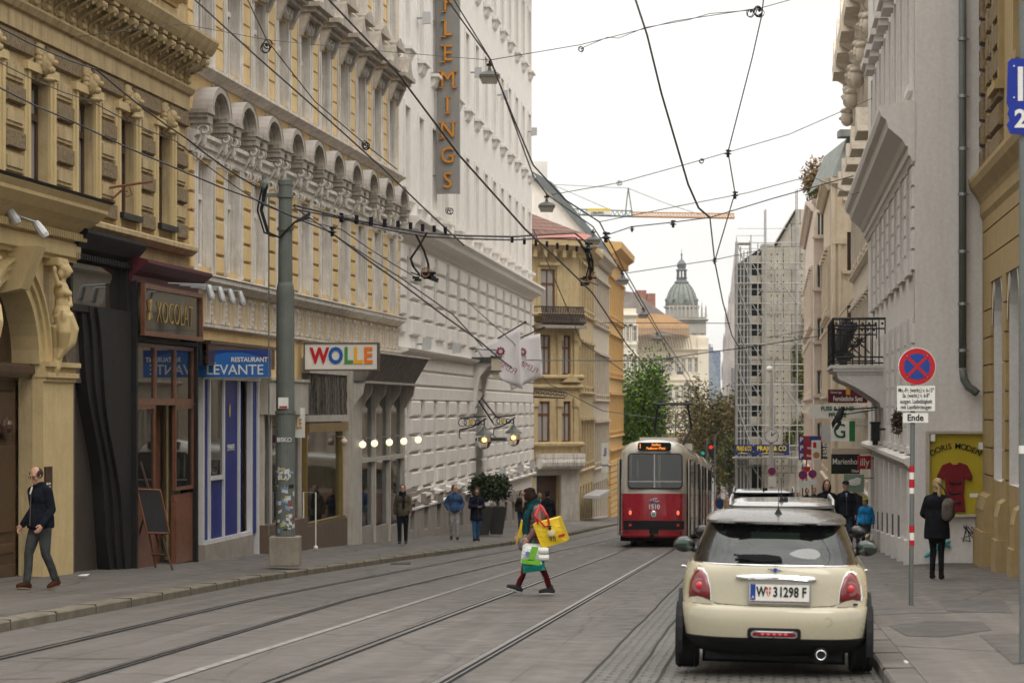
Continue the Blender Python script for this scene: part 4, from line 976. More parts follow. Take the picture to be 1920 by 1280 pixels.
# potted shrubs
LEAF = pm('shrub_leaf', (.035, .055, .018), .5, var=.6, scale=9, fine=.2)
def leafball(name, mat, parent, c, r, n, s, seed=1, squash=1., clump=0):
    rr = random.Random(seed); m = MB(); c = Vector(c); cl = [Vector((rr.gauss(0, .5), rr.gauss(0, .5), rr.gauss(0, .5))) for _ in range(clump)]
    for i in range(n):
        if clump: q = rr.choice(cl); d = Vector((rr.gauss(0, .2), rr.gauss(0, .2), rr.gauss(0, .16)))+q
        else:
            d = Vector((rr.gauss(0, 1), rr.gauss(0, 1), rr.gauss(0, 1))).normalized()*(rr.random()**.35)*(1+.18*math.sin(i))
        p = c+Vector((d.x*r[0], d.y*r[1], d.z*r[2])); u = Vector((rr.gauss(0, 1), rr.gauss(0, 1), rr.gauss(0, .7))).normalized(); v = u.cross(Vector((rr.gauss(0, 1), rr.gauss(0, 1), rr.gauss(0, 1)))).normalized()
        a = s*rr.uniform(.6, 1.3); m.add([p-u*a, p+v*a*.45, p+u*a, p-v*a*.45], [(0, 1, 2, 3)])
    return m.build(name, mat, parent)
POT = pm('dark_planter', (.045, .043, .04), .6, var=.2)
for px, Y, lb in ((905, 85, 'leafy shrub in a tall tapered dark planter beside the walking men'), (931, 86.5, 'leafy shrub in a tall dark planter, the right one by the hotel steps')):
    p = P(px, 1000, Y); p.z = swL(Y)-.02; t = thing('potted_shrub', lb, 'potted plant', p, 0, 'planters before the hotel')
    m = MB(); m.add([(-.22, -.22, 0), (.22, -.22, 0), (.22, .22, 0), (-.22, .22, 0), (-.38, -.38, 1.0), (.38, -.38, 1.0), (.38, .38, 1.0), (-.38, .38, 1.0)], [(0, 3, 2, 1), (4, 5, 6, 7), (0, 1, 5, 4), (1, 2, 6, 5), (2, 3, 7, 6), (3, 0, 4, 7)]); m.build('planter', POT, t, bevel=.02)
    m = MB(); m.tube([(0, 0, .9), (.05, 0, 1.2), (.0, 0, 1.6)], .03, 5); m.tube([(0, 0, 1.1), (.25, 0, 1.6)], .02, 4); m.tube([(0, 0, 1.1), (-.25, .1, 1.6)], .02, 4); m.build('stem', WOODD, t)
    leafball('foliage', LEAF, t, (0, 0, 1.66), (.50, .45, .46), 1500, .085, seed=int(px))

# ================================================================ CORNER HOUSE (D), beige and orange houses beyond
BEI = pm('beige_plaster', (.50, .43, .34), .85, var=.12, streak=.45, dirt=(.2, .16, .12)); ORP = pm('orange_plaster', (.60, .38, .15), .8, var=.1, streak=.35, dirt=(.36, .18, .06))
OC2 = pm('corner_ochre_plaster', (.50, .39, .22), .85, var=.14, streak=.5, dirt=(.2, .14, .07))
def fhouse(name, lab, ya, yb, mat, trim, zs, ztop, bay=2.4, base=None, ww=1.0, wh=2.2, corn=.8, pl=cornL, pane=PANE, ground=True, group=None, depth=11, wmat=None):
    H = Bldg(name, lab, 'building', pl, ya, yb, depth=depth, ztop=ztop, body=mat, base=base if base is not None else gz(yb), group=group)
    n = max(1, int(round(H.L/bay))); b = H.L/n; ops = []; cx = [b*(i+.5) for i in range(n)]
    for z in zs:
        for c in cx: ops.append((c-ww/2, c+ww/2, z, z+wh))
    if ground:
        for c in cx: ops.append((c-ww*.6, c+ww*.6, gz(H.Yx(c))+.3, min(zs)-1.4))
    m = MB(); wall(m, 0, H.L, H.base-.8, ztop, ops, rd=.2); m.build('wall', mat, H.o)
    wm = winmesh(ww, wh, .09, (1,), .66, wmat or WOODD, pane)
    for z in zs:
        for c in cx: putwin(H.o, wm, c, .14, z)
    if ground:
        m = MB(); [m.box(c-ww*.6, c+ww*.6, .16, .2, gz(H.Yx(c))+.2, min(zs)-1.4) for c in cx]; m.build('shop_windows', PANE, H.o)
    m = MB()
    for z in zs:
        for c in cx:
            for s in (-1, 1): a = c+s*ww/2; m.box(min(a, a+s*.18), max(a, a+s*.18), -.07, .002, z-.1, z+wh+.1)
            m.box(c-ww/2-.3, c+ww/2+.3, -.22, .002, z+wh+.12, z+wh+.26); m.box(c-ww/2-.25, c+ww/2+.25, -.12, .002, z-.22, z-.1)
        mould(m, 0, H.L, z-.65, [(.06, 0), (.2, .1), (.2, .16), (.05, .2)])
        for i in range(n+1):
            x = min(H.L-.2, max(.2, b*i)); m.box(x-.14, x+.14, -.1, .002, z-.45, z+wh+.3)
    mould(m, 0, H.L, ztop-.95*corn, [(.1, 0), (.15, .2*corn), (.5*corn, .45*corn), (.75*corn, .6*corn), (.8*corn, .95*corn), (.1, corn)])
    x = .3
    while x < H.L: m.prism(scrollprof(.5*corn, .4*corn, 4), x-.08, x+.08, 'x') if False else m.box(x-.1, x+.1, -.4*corn, 0, ztop-.95*corn, ztop-.6*corn); x += .7
    m.build('trim', trim, H.o)
    return H
DD = fhouse('corner_house', 'ochre corner house with dark-framed windows and a red roof edge, beyond the white hotel', 135.5, 146, OC2, OC2, (-1.4, 3.0, 7.4), 10.9, bay=2.2)
# chamfered front facet looking up the street
a = P(985, 800, 133.6); bq = P(1085, 800, 135.3); L2 = math.hypot(bq.x-a.x, bq.y-a.y)
ft = DD.o; rzD = math.atan2(bq.y-a.y, bq.x-a.x)
def facet(mb, mats, name):                                           # build in facet space, move into the house's frame
    M1 = Matrix.Translation((a.x, a.y, 0)) @ Matrix.Rotation(rzD, 4, 'Z')
    M2 = (Matrix.Translation((ft.location.x, ft.location.y, 0)) @ Matrix.Rotation(DD.rz, 4, 'Z')).inverted() @ M1
    mb.xf(M2); return mb.build(name, mats, ft)
zf = lambda py: 1.6+(765-py)*134.5/F
wins = [(1014, 1041, 505, 590), (1013, 1032, 628, 702), (1052, 1070, 628, 702), (1007, 1031, 752, 828), (1052, 1070, 752, 828)]
X_ = lambda px: (px-985)/100*L2
ops = [(X_(w[0]), X_(w[1]), zf(w[3]), zf(w[2])) for w in wins]+[(X_(1005), X_(1050), gz(134)-.2, zf(890))]
m = MB(); wall(m, 0, L2, DD.base-1, 10.9, ops, rd=.2); facet(m, OC2, 'front_wall')
m = MB(); m.box(0.05, L2-.05, .35, 6, DD.base-1, 10.85); facet(m, OC2, 'front_core')
for w_, o_ in zip(wins, ops):
    m = MB(); framebox(m, o_[0], o_[1], o_[2], o_[3], .18, .08, .06); cx = (o_[0]+o_[1])/2; m.box(cx-.03, cx+.03, .12, .18, o_[2], o_[3]); zz = o_[2]+(o_[3]-o_[2])*.68; m.box(o_[0], o_[1], .11, .17, zz-.05, zz+.05)
    f = facet(m, WOODR, 'window'); m = MB(); m.box(o_[0]+.05, o_[1]-.05, .17, .19, o_[2]+.05, o_[3]-.05); facet(m, PANEL, 'pane')
m = MB(); m.box(ops[5][0]+.1, ops[5][1]-.1, .25, .3, DD.base-.5, ops[5][3]-.05); facet(m, WOODD, 'door')
m = MB()
for xx in (X_(1002), X_(1047), X_(1078)):
    for z0, z1 in ((zf(705), zf(622)), (zf(832), zf(745))): m.box(xx-.13, xx+.13, -.14, 0, z0, z1); m.box(xx-.18, xx+.18, -.24, 0, z1-.5, z1-.1)
for py, pr_2 in ((596, .5), (613, .3), (712, .35), (730, .25), (838, .35)):
    mould(m, -.1, L2+pr_2*.6, zf(py), [(.08, 0), (pr_2, .12), (pr_2, .22), (.05, .3)])
m.box(X_(1008), X_(1046), -.25, 0, zf(498), zf(492)); m.box(X_(1006), X_(1012), -.08, 0, zf(592), zf(500)); m.box(X_(1043), X_(1048), -.08, 0, zf(592), zf(500)); mould(m, -.1, L2+.75, 10.0, [(.1, 0), (.15, .1), (.7, .5), (.95, .6), (.95, .9), (.1, .95)])
for k in range(5): m.box(.2+k*.62, .42+k*.62, -.6, 0, 9.95, 10.4)
m.prism([(X_(1050), zf(716)), (X_(1084), zf(716)), (X_(1067), zf(700))], -.35, 0, 'y')
facet(m, OC2, 'front_trim')
m = MB()                                                              # iron balcony with bellied rail
for k in range(26): x = X_(1003)+(X_(1080)-X_(1003))*k/25; m.tube([(x, -.6, zf(611)), (x, -1.02, zf(606)), (x, -.85, zf(592)), (x, -.75, zf(576))], .04, 4)
for zz, yy in ((zf(576), -.75), (zf(605), -.98), (zf(590), -.85)): m.tube([(X_(1001), 0, zz), (X_(1001), yy, zz), (X_(1082), yy, zz), (X_(1082), 0, zz)], .035, 4)
facet(m, pm('rusty_iron', (.05, .035, .03), .7), 'balcony_railing'); m = MB(); m.box(X_(1000), X_(1083), -1.0, 0, zf(616), zf(610)); facet(m, STONE, 'balcony_slab')
m = MB(); nsh = 18; x0, x1 = X_(1003), X_(1084)
m.box(x0, x1, -.8, 0, zf(858), zf(850)); r_ = .42
for k in range(nsh): x = x0+(x1-x0)*k/nsh; m.lathe([(.36, x), (.42, x+(x1-x0)/nsh/2), (.36, x+(x1-x0)/nsh)], (0, -.45, zf(866)), 12, ax='x')
facet(m, WHITE2, 'shell_awning')
m = MB(); m.box(X_(1003), X_(1005), -.05, .0, DD.base-.5, zf(880)); m.box(X_(1050), X_(1084), -.12, 0, DD.base-.6, zf(880)); m.box(X_(997), X_(1084), -.13, -.02, zf(890), zf(876)); facet(m, FRM, 'shop_surround')
RT = pm('red_brown_roof_tile', (.20, .11, .085), .85, var=.3, scale=5, joint=(.4, .25, (.08, .04, .03), .03)); RP = pm('red_metal_roof', (.36, .12, .09), .5, var=.15)
zt_ = 10.95
m = MB(); m.add([(-.4, -.95, zt_), (L2+.7, -.95, zt_), (L2+.4, -.2, zt_+.35), (-.4, -.2, zt_+.6)], [(0, 1, 2, 3)]); m.add([(-.4, -.2, zt_+.6), (L2+.4, -.2, zt_+.35), (L2-1.6, 3.5, zt_+1.9), (-2.0, 5, zt_+2.7)], [(0, 1, 2, 3)])
facet(m, [RT], 'tile_roof')
m = MB(); m.add([(-.5, -1.0, zt_+.01), (L2+.85, -1.0, zt_+.01), (L2+.5, -.2, zt_+.38), (-.5, -.2, zt_+.5)], [(0, 1, 2, 3)]); m.add([(L2+.85, -1.0, zt_+.01), (L2+2.2, 9, zt_+.01), (L2+.4, 9, zt_+1.4), (L2+.5, -.2, zt_+.38)], [(0, 1, 2, 3)]); facet(m, RP, 'metal_roof_edge')
m = MB(); m.box(.2, DD.L-.2, -1.1, -.2, -3.45, -3.3); m.build('shop_canopy', LGREY, DD.o)
EE = fhouse('beige_house', 'narrow beige house between the ochre corner house and the orange house', 146.1, 160, BEI, BEI, (-1.6, 2.6, 7.2), 11.2, bay=1.9, pane=PANEL)
GG = fhouse('orange_house', 'orange house with a heavy projecting cornice, left of the green tree', 160.1, 176, ORP, ORP, (-3.6, .2, 4.2, 8.0), 12.6, bay=2.0, corn=1.15, pane=PANEL)
m = MB(); m.box(-.02, GG.L, -.12, 0, gz(170)-1, -4.4)
for k in range(11): m.box(-.03, GG.L+.02, -.2, 0, gz(172)+.4*k, gz(172)+.4*k+.33)
m.build('banded_base', ORP, GG.o)
t, wd, h = sign_board('wall_sign', 'white board with small dark lettering low on the beige house', 1128, 830, 1141, 885, 147, SIGNW, None, .1, cornL.signrot); text('foto', .3, .01, SB, t, (wd/2, -.02, h*.7), rot=(math.pi/2, -math.pi/2, 0)); text('kopie', .2, .01, SB, t, (wd/2, -.02, h*.25))
# white firewall rising behind the corner house
fw = thing('tall_white_house', 'tall bare white gable wall with a sloping grey roof edge, behind the red roof', 'building', P(1000, 900, 160)); fw.location.z = gz(160)
q = [P(px, py, 159.9)-fw.location for px, py in ((940, 900), (940, 270), (1000, 318), (1035, 352), (1141, 487), (1141, 900))]
m = MB(); m.prism([(v.x, v.z) for v in q], -.2, .1, 'y'); m.xf(Matrix.Translation((0, 0, 0))); m.build('gable_wall', WHITE, fw)
q = [P(px, py, 159.9)-fw.location for px, py in ((990, 318), (1035, 343), (1146, 476), (1141, 487), (1030, 362), (995, 335))]
m = MB(); m.prism([(v.x, v.z) for v in q], -.5, 9, 'y'); m.build('roof_edge', pm('grey_roof_metal', (.14, .16, .165), .5), fw)
c_ = P(1010, 325, 160)-fw.location; m = MB(); m.box(c_.x-.9, c_.x+.6, 1, 3, c_.z-2, c_.z+.9); m.build('chimney', WHITE, fw)

t = thing('iron_canopy', 'black iron canopy frame jutting out at the far corner of the hotel', 'canopy', P(985, 745, 122)); m = MB(); w_ = 2.0
m.add([(0, 0, 0), (w_, -.2, -.06), (w_, .9, -.06), (0, .9, 0), (0, 0, .1), (w_, -.2, 0), (w_, .9, 0), (0, .9, .1)], [(0, 3, 2, 1), (4, 5, 6, 7), (0, 1, 5, 4), (1, 2, 6, 5), (2, 3, 7, 6), (3, 0, 4, 7)]); m.build('canopy_roof', IRON, t)
m = MB(); m.tube([(0, -.1, .55), (w_, -.2, .25)], .03, 4); m.tube([(0, -.1, .3), (w_, -.2, .1)], .02, 4)
for k in range(9): m.tube([(w_*k/8+.1*math.cos(q*.9), -.15, .3-.02*k+.1*math.sin(q*.9)) for q in range(8)], .018, 4)
m.build('scroll_work', IRON, t)
# ================================================================ RIGHT SIDE
def facing(name, B_, ops, x0, x1, z0, z1, mat, Yf, th=.3):     # a wall at depth Yf, square to the street axis, of building B_; x given in photo columns
    pass
# ---- yellow building, nearest on the right
R0 = Bldg('yellow_arcade_building', 'yellow building with arched windows and ribbed plaster at the right picture edge', 'building', yelR, 30, 47.9, ztop=14, body=YEL, base=gz(45))
OR2 = pm('dull_yellow_plaster', (.36, .265, .125), .8, var=.12, streak=.4, dirt=(.2, .145, .07), bump=.15)
o = R0.o
aw = 2.0; xa1, xa2 = R0.x(1873), R0.x(1903); ops = [(q-aw/2, q+aw/2, .25, 4.2) for q in (xa1, xa2)]+[(xa2+2.9+2.9*k-aw/2, xa2+2.9+2.9*k+aw/2, .25, 4.2) for k in range(3)]
ops += [(q-.5, q+.5, 7.6, 9.9) for q in (xa1+.3, xa2+1.2, xa2+3.6)]
m = MB(); wall(m, 0, R0.L, R0.base-1, 14, ops, rd=.4, m=0, mr=1); m.build('wall', [OR2, GREYW], o)
m = MB()
for a, b, z0, z1 in ops[:5]:
    c = (a+b)/2; n = 12; r = aw/2
    for i in range(n):
        t0, t1 = math.pi*i/n, math.pi*(i+1)/n; zc = z1-r-.02
        p0, p1 = (c+r*math.cos(t0), zc+r*1.0*math.sin(t0)), (c+r*math.cos(t1), zc+r*math.sin(t1))
        m.add([(p0[0], .01, p0[1]), (p1[0], .01, p1[1]), (p1[0], .01, z1), (p0[0], .01, z1), (p0[0], .4, p0[1]), (p1[0], .4, p1[1])], [(0, 1, 2, 3), (0, 4, 5, 1)])
        q0, q1 = (c+(r+.12)*math.cos(t0), zc+(r+.12)*math.sin(t0)), (c+(r+.12)*math.cos(t1), zc+(r+.12)*math.sin(t1))
        m.add([(p0[0], -.03, p0[1]), (p1[0], -.03, p1[1]), (q1[0], -.03, q1[1]), (q0[0], -.03, q0[1])], [(0, 1, 2, 3)])
m.build('arch_trim', GREYW, o)
m = MB()
for a, b, z0, z1 in ops[:5]: m.box(a, b, .36, .39, z0, z1)
m.build('pane', PANE, o)
for a, b, z0, z1 in ops[5:]: putwin(o, winmesh(1.0, 2.3, .09, (1,), .66, WOODD, PANE), (a+b)/2, .3, z0)
m = MB()                                                                # ribbed bands with dark joints between arches
xs = [0.02]+sum([[a-.14, b+.14] for a, b, _, _ in ops[:5]], [])+[R0.L-.02]
for i in range(0, len(xs), 2):
    z = -.2
    while z < 3.8: m.box(xs[i], xs[i+1], -.05, 0, z, z+.50); z += .53
z = 4.0
while z < 5.2: m.box(.02, R0.L-.02, -.05, 0, z, z+.50); z += .53
m.build('banded_plaster', OR2, o)
m = MB()
for i in range(0, len(xs), 2):
    c = (xs[i]+xs[i+1])/2; m.box(xs[i]-.1, xs[i+1]+.1, -.24, 0, R0.base-1, -.75); m.box(xs[i]-.05, xs[i+1]+.05, -.19, 0, -.75, -.35); m.prism([(0, -.35), (-.2, -.35), (-.14, -.1), (0, 0)], xs[i]-.04, xs[i+1]+.04, 'x')
m.build('pier_base', OR2, o)
m = MB(); mould(m, -.02, R0.L, 5.3, [(.05, 0), (.1, .1), (.1, .3), (.14, .4), (.28, .6), (.32, .72), (.32, .8), (.1, .86)]); m.build('cornice', OR2, o)
m = MB(); z = 6.25; k = 0
while z < 13: m.pillow(.02, .62 if k % 2 else .45, z, z+.42, 0, .12, .03); m.pillow(1.5, 2.1, z, z+.42, 0, .12, .03); m.pillow(2.15, 4.0, z, z+.42, 0, .10, .03); z += .5; k += 1
m.build('rough_quoins', OCHR, o)
m = MB(); [m.box(c-.75, c+.75, -.16, 0, 7.25, 7.4) or m.box(c-.7, c-.5, -.1, 0, 7.4, 10.2) or m.box(c+.5, c+.7, -.1, 0, 7.4, 10.2) or m.prism([(-.8, 0), (.8, 0), (0, .5)], -.3, 0, 'y').xf(Matrix.Identity(4)) for c in ()]
for a, b, z0, z1 in ops[5:]:
    m.box(a-.25, b+.25, -.18, 0, z0-.2, z0-.05); m.box(a-.2, a, -.1, 0, z0-.05, z1+.15); m.box(b, b+.2, -.1, 0, z0-.05, z1+.15); m.box(a-.3, b+.3, -.3, 0, z1+.15, z1+.35)
m.build('window_surround', OR2, o)
# ---- grey building with blank side wall
R1 = Bldg('grey_corner_building', 'pale grey building with a blank side wall, balcony and heavy cornice on the right', 'building', facR, 48, 71.5, ztop=16, body=GREYW, base=gz(71))
o = R1.o; nb = 9; bl = R1.L/nb; CX = [R1.L-1.35-2.6*i for i in range(8)]; ops = []
for c in CX: ops += [(c-.55, c+.55, 4.5, 6.35), (c-.55, c+.55, .9, 3.4), (c-.55, c+.55, 8.2, 10.7), (c-.55, c+.55, 12.2, 14.7)]
for c in CX[1:]: ops.append((c-.8, c+.8, gz(R1.Yx(c))+.9, .0))
m = MB(); wall(m, 0, R1.L, R1.base-1, 16, ops, rd=.16); m.build('wall', GREYW, o)
wA, wB = winmesh(1.1, 1.85, .08, (1,), .66, SIGNW, PANE), winmesh(1.1, 2.5, .08, (1,), .66, SIGNW, PANE)
for c in CX:
    putwin(o, wA, c, .1, 4.5); putwin(o, wB, c, .1, .9); putwin(o, wB, c, .1, 8.2); putwin(o, wB, c, .1, 12.2)
m = MB(); [m.box(c-.8, c+.8, .12, .15, gz(R1.Yx(c))+.8, .0) for c in CX[1:]]; m.build('shop_windows', PANE, o)
m = MB(); m.box(R1.L-.34, R1.L+.03, .0, 8, R1.base-1, 16); m.build('side_wall', GREYW, o)
m = MB(); m.box(R1.L-.3, R1.L+.06, -.04, 8, R1.base-1, R1.base+1.0); m.build('plinth', GREYW, o)
m = MB()
mould(m, 0, R1.L+.05, 6.5, [(.05, 0), (.09, .10), (.13, .12), (.13, .28), (.19, .32), (.24, .42), (.42, .58), (.52, .66), (.56, .82), (.66, .90), (.70, 1.02), (.70, 1.1), (.1, 1.2)])
mould(m, 0, R1.L+.03, .35, [(.04, 0), (.1, .06), (.22, .16), (.22, .24), (.05, .3)])
for c in CX:
    for z0, z1 in ((4.4, 6.4), (.8, 3.45), (8.1, 10.8)):
        for s in (-1, 1): m.box(min(c+s*.56, c+s*.72), max(c+s*.56, c+s*.72), -.06, 0, z0, z1)
        m.box(c-.75, c+.75, -.1, 0, z0-.12, z0)
    m.box(c-.8, c+.8, -.34, 0, 11.1, 11.26); m.box(c-.7, c+.7, -.24, 0, 10.94, 11.1); m.box(c-.8, c+.8, -.3, 0, 15.1, 15.2); m.box(c-.8, c+.8, -.1, 0, 11.9, 12.1)
for k in range(12):
    for c in CX: m.pillow(c+.76, min(R1.L-.02, c+1.84), 4.35+.0+k*.0+(k % 6)*.42+(k//6)*-3.55, 4.35+(k % 6)*.42+.38+(k//6)*-3.55, 0, .05, .015)
m.build('facade_trim', GREYW, o)
m = MB(); m2 = MB()
for i, c in enumerate(CX):
    g0 = gz(R1.Yx(c))+.2; m.box(c+.95, c+1.3, -.14, 0, g0-.4, .34); m.box(c+.9, c+1.35, -.2, 0, g0-.4, g0+.55)
    if i: m2.box(c-.75, c+.75, -.1, 0, g0-.5, g0+.95)
m.build('pilasters', GREYW, o); m2.build('dark_plinth_slab', pm('dark_slate_slab', (.10, .10, .10), .6, var=.3, streak=.4), o)
# balcony
xb1 = R1.xY(60.4); xb0 = R1.xY(65.5)
m = MB(); m.box(xb0, xb1, -1.36, 0, 2.6, 2.68); m.box(xb0+.03, xb1-.03, -1.3, 0, 2.52, 2.6); m.box(xb0+.08, xb1-.08, -1.2, 0, 2.44, 2.52); m.build('balcony_slab', GREYW, o)
m = MB()
pts = [(0, 2.44), (-1.2, 2.44), (-1.19, 2.36), (-1.1, 2.29)]+[(-1.1+.95*t, 2.29-.55*(t**1.25)) for t in [k/10 for k in range(1, 11)]]+[(-.12, 1.62), (0, 1.58)]
for xx in (xb1-.35, xb0+.1): m.prism(pts, xx, xx+.25, 'x')
m.build('balcony_console', GREYW, o)
def railing(pts, z0, z1, h_step=.16):
    m = MB()
    for (ax, ay), (bx, by) in zip(pts, pts[1:]):
        d = math.hypot(bx-ax, by-ay); n = max(2, int(d/h_step))
        for k in range(n+1):
            t = k/n; x, y = ax+(bx-ax)*t, ay+(by-ay)*t; m.tube([(x, y, z0), (x, y, z1)], .014 if k % n else .028, 4)
        for zz in (z0+.05, z0+.2, z1-.25, z1): m.tube([(ax, ay, zz), (bx, by, zz)], .02 if zz < z1 else .032, 4)
        for k in range(n):
            t = (k+.5)/n; x, y = ax+(bx-ax)*t, ay+(by-ay)*t; m.ball((x, y, z1-.125), .035, 5)
        for a_, b_ in ((.3, .7), (.7, .3)): m.tube([(ax+(bx-ax)*a_, ay+(by-ay)*a_, z0+.3), (ax+(bx-ax)*b_, ay+(by-ay)*b_, z1-.35)], .016, 4)
        cx, cy = (ax+bx)/2, (ay+by)/2
        for q in range(6): a = q*math.pi/3; ux, uy = (bx-ax)/d, (by-ay)/d; m.tube([(cx, cy, (z0+z1)/2), (cx+ux*.14*math.cos(a), cy+uy*.14*math.cos(a), (z0+z1)/2+.14*math.sin(a))], .02, 4)
    return m
railing([(xb1-.04, 0), (xb1-.04, -1.3), (xb0+.04, -1.3), (xb0+.04, 0)], 2.68, 3.84).build('balcony_railing', IRON, o)
# drainpipe
p0 = P(1803, 0, 47.8); dp = thing('drainpipe', 'grey green drainpipe running down the blank grey side wall, with an elbow foot', 'drainpipe', (p0.x, 47.78, P(1803, 735, 47.8).z))
s_ = 4533/47.8; m = MB(); b0 = dp.location.z; r = 7.2/s_; zt_ = 12
m.tube([(0, -.08, zt_-b0), (0, -.08, (765-690)/s_+1.6-b0)], r, 12); m.tube([(0, -.08, (765-692)/s_+1.6-b0), (.03, -.08, .25), (.12, -.09, .1), (.24, -.1, .02), (.29, -.1, -.03)], r*1.03, 12)
m.build('pipe', BRONZE, dp, smooth=True)
m = MB()
for py in (75, 182, 280, 365, 472, 570, 657): zz = (765-py)/s_+1.6-b0; m.lathe([(r*1.25, zz-.03), (r*1.25, zz+.03)], (0, -.08, 0), 12); m.box(0, .14, -.09, 0, zz-.012, zz+.012)
m.build('pipe_clamps', STEEL, dp)
# showcase with the red dress
YG = 47.84; a, b = P(1736, 968, YG), P(1846, 808, YG); sw = thing('shop_showcase', 'yellow wall showcase with a red dress and arched black lettering, on the blank grey wall', 'showcase', a)
wd, h = b.x-a.x, b.z-a.z
m = MB(); framebox(m, 0, wd, 0, h, .02, .05, .16); m.build('frame', pm('pale_frame', (.42, .38, .32), .6), sw)
m = MB(); m.box(.05, wd-.05, -.03, .0, .05, h-.05); m.build('back_panel', pm('mustard_board', (.42, .33, .02), .6, var=.06), sw)
BLKL = pm('black_lettering', (.012, .012, .012), .5)
word = 'DORIS MODEN'
for k, ch in enumerate(word):
    if ch == ' ': continue
    cw = (.72, .8, .7, .3, .62, .42, .88, .8, .74, .62, .76); u = (sum(cw[:k])+cw[k]/2)/sum(cw)*2-1; an = -u*.62; text(ch, .16, .006, BLKL, sw, (wd*.5+u*.50, -.045, h*.825-.16*u*u), rot=(math.pi/2, -an*1.0, 0), off=.001)
RD = pm('red_knit', (.17, .012, .018), .9, var=.25, scale=12, bump=.4)
m = MB(); cx = wd*.48; pts = [(-.10, 1.08), (-.28, 1.02), (-.40, .80), (-.36, .70), (-.22, .76), (-.20, .45), (-.235, .10), (.235, .10), (.20, .45), (.22, .76), (.36, .70), (.40, .80), (.28, 1.02), (.10, 1.08), (.05, 1.03), (-.05, 1.03)]
m.prism([(cx+x*.88, z) for x, z in pts], -.11, -.045, 'y'); m.build('red_dress', RD, sw, bevel=.02)
m = MB()
for z in (.28, .46, .66):
    for s in (-1, 1): m.ball((cx+s*.05, -.12, z), (.05, .015, .02), 8); m.ball((cx+s*.1, -.12, z+.02), (.02, .012, .03), 6)
m.build('toggles', BLKL, sw)
m = MB(); m.box(wd-.3, wd-.12, -.04, -.03, .38, .46); m.box(.07, .16, -.14, -.04, h-.2, h-.06); m.box(wd-.14, wd-.06, -.14, -.04, h-.36, h-.22); m.build('price_card', SIGNW, sw)
gr = thing('graffiti', 'scrawled turquoise and black graffiti low on the grey wall by the waiting woman', 'graffiti', P(1755, 1040, 47.85)); m = MB(); rr = random.Random(2)
def scr(mat, nm, x0, x1, z0, z1, n, r):
    m = MB(); x = x0
    for k in range(n): m.tube([(x0+(x1-x0)*rr.random(), -.012, z0+(z1-z0)*rr.random()) for _ in range(3)], r, 4)
    m.build(nm, mat, gr)
scr(pm('turquoise_spray', (.04, .30, .32), .6), 'spray_stroke', -.25, .3, -.05, .3, 5, .03); scr(BLKL, 'marker_stroke', .4, .8, .2, .6, 7, .008)
# ---- ornate cream building
orR = Plane(1450, 15000, 'R')
CRM = pm('cream_stucco', (.60, .53, .43), .85, var=.16, streak=.55, dirt=(.24, .2, .15), bump=.2)
R2 = fhouse('ornate_cream_building', 'ornate cream stucco building with carved heads under its roofline, right side', 71.7, 100, CRM, CRM, (-.8, 3.2, 7.4, 11.4), 15.6, bay=2.6, corn=1.1, pl=orR)
hm = MB(); hm.ball((0, -.3, 0), (.24, .28, .34), 10); hm.ball((0, -.55, .0), (.08, .1, .08), 8); hm.ball((0, -.3, .3), (.3, .3, .14), 10); hm.prism(scrollprof(.5, .9), -.25, .25, 'x'); hmm = hm.mesh('carved_head', CRM, True)
for k in range(9): link('carved_head', hmm, R2.o, (1.5+3*k, 0, 13.4+.5*(k % 2)))
m = MB()
for k in range(5): c = 3+5.2*k; m.prism([(c-1.4, 10.2), (c+1.4, 10.2), (c, 11.1)], -.7, 0, 'y'); m.prism([(c-1.4, 14.9), (c+1.4, 14.9), (c, 16.4)], -.9, 0, 'y')
m.build('pediment', CRM, R2.o)
x = R2.xY(76)
m = MB(); m.box(x-.2, x+1.6, -1.0, 0, 2.9, 3.05); m.prism([(0, 2.9), (-.9, 2.9), (-.3, 2.0), (0, 1.7)], x+.4, x+.7, 'x'); m.build('balcony_slab', CRM, R2.o)
m = MB(); m.tube([(x+.7, -.95, 3.05), (x+.7, -1.25, 3.4), (x+.7, -1.0, 4.1), (x+.7, -.9, 4.3)], .28, 8); m.build('balcony_railing', IRON, R2.o)
# ---- stepped fronts further down: cream strip and pink house
def frontblock(name, lab, pxl, pxr, Y, zt, mat, wins, ya, yb, pl, ztr=None, winpx=None, **k):
    H = fhouse(name, lab, ya, yb, mat, mat, k.get('zs', (-1, 2.6, 6.2)), zt, bay=2.6, corn=.5, pl=pl)
    fwm = MB(); Mi = (Matrix.Translation((H.o.location.x, H.o.location.y, 0)) @ Matrix.Rotation(H.rz, 4, 'Z')).inverted()
    x0, x1 = P(pxl, 0, Y).x, P(pxr, 0, Y).x; ops = [(P(a, 0, Y).x, P(b, 0, Y).x, EYE+(HY-d)*Y/F, EYE+(HY-c)*Y/F) for a, b, c, d in wins]
    M1 = Matrix.Translation((0, Y-.4, 0))
    wall(fwm, x0, x1+3, H.base-1, zt, ops, rd=.25); fwm.xf(Mi @ M1); fwm.build('front_wall', mat, H.o)
    for a, b, c, d in ops:
        w_ = MB(); framebox(w_, a, b, c, d, .2, .06, .05); cx = (a+b)/2; w_.box(cx-.03, cx+.03, .15, .2, c, d); w_.xf(Mi @ M1); f = w_.build('window', k.get('wm', WOODD), H.o)
        w_ = MB(); w_.box(a, b, .19, .21, c, d); w_.xf(Mi @ M1); w_.build('pane', PANE, f if False else H.o)
        w_ = MB(); w_.box(a-.2, b+.15, -.16, 0, c-.14, c-.02); w_.xf(Mi @ M1); w_.build('window_sill', mat, H.o)
    return H, Mi @ M1
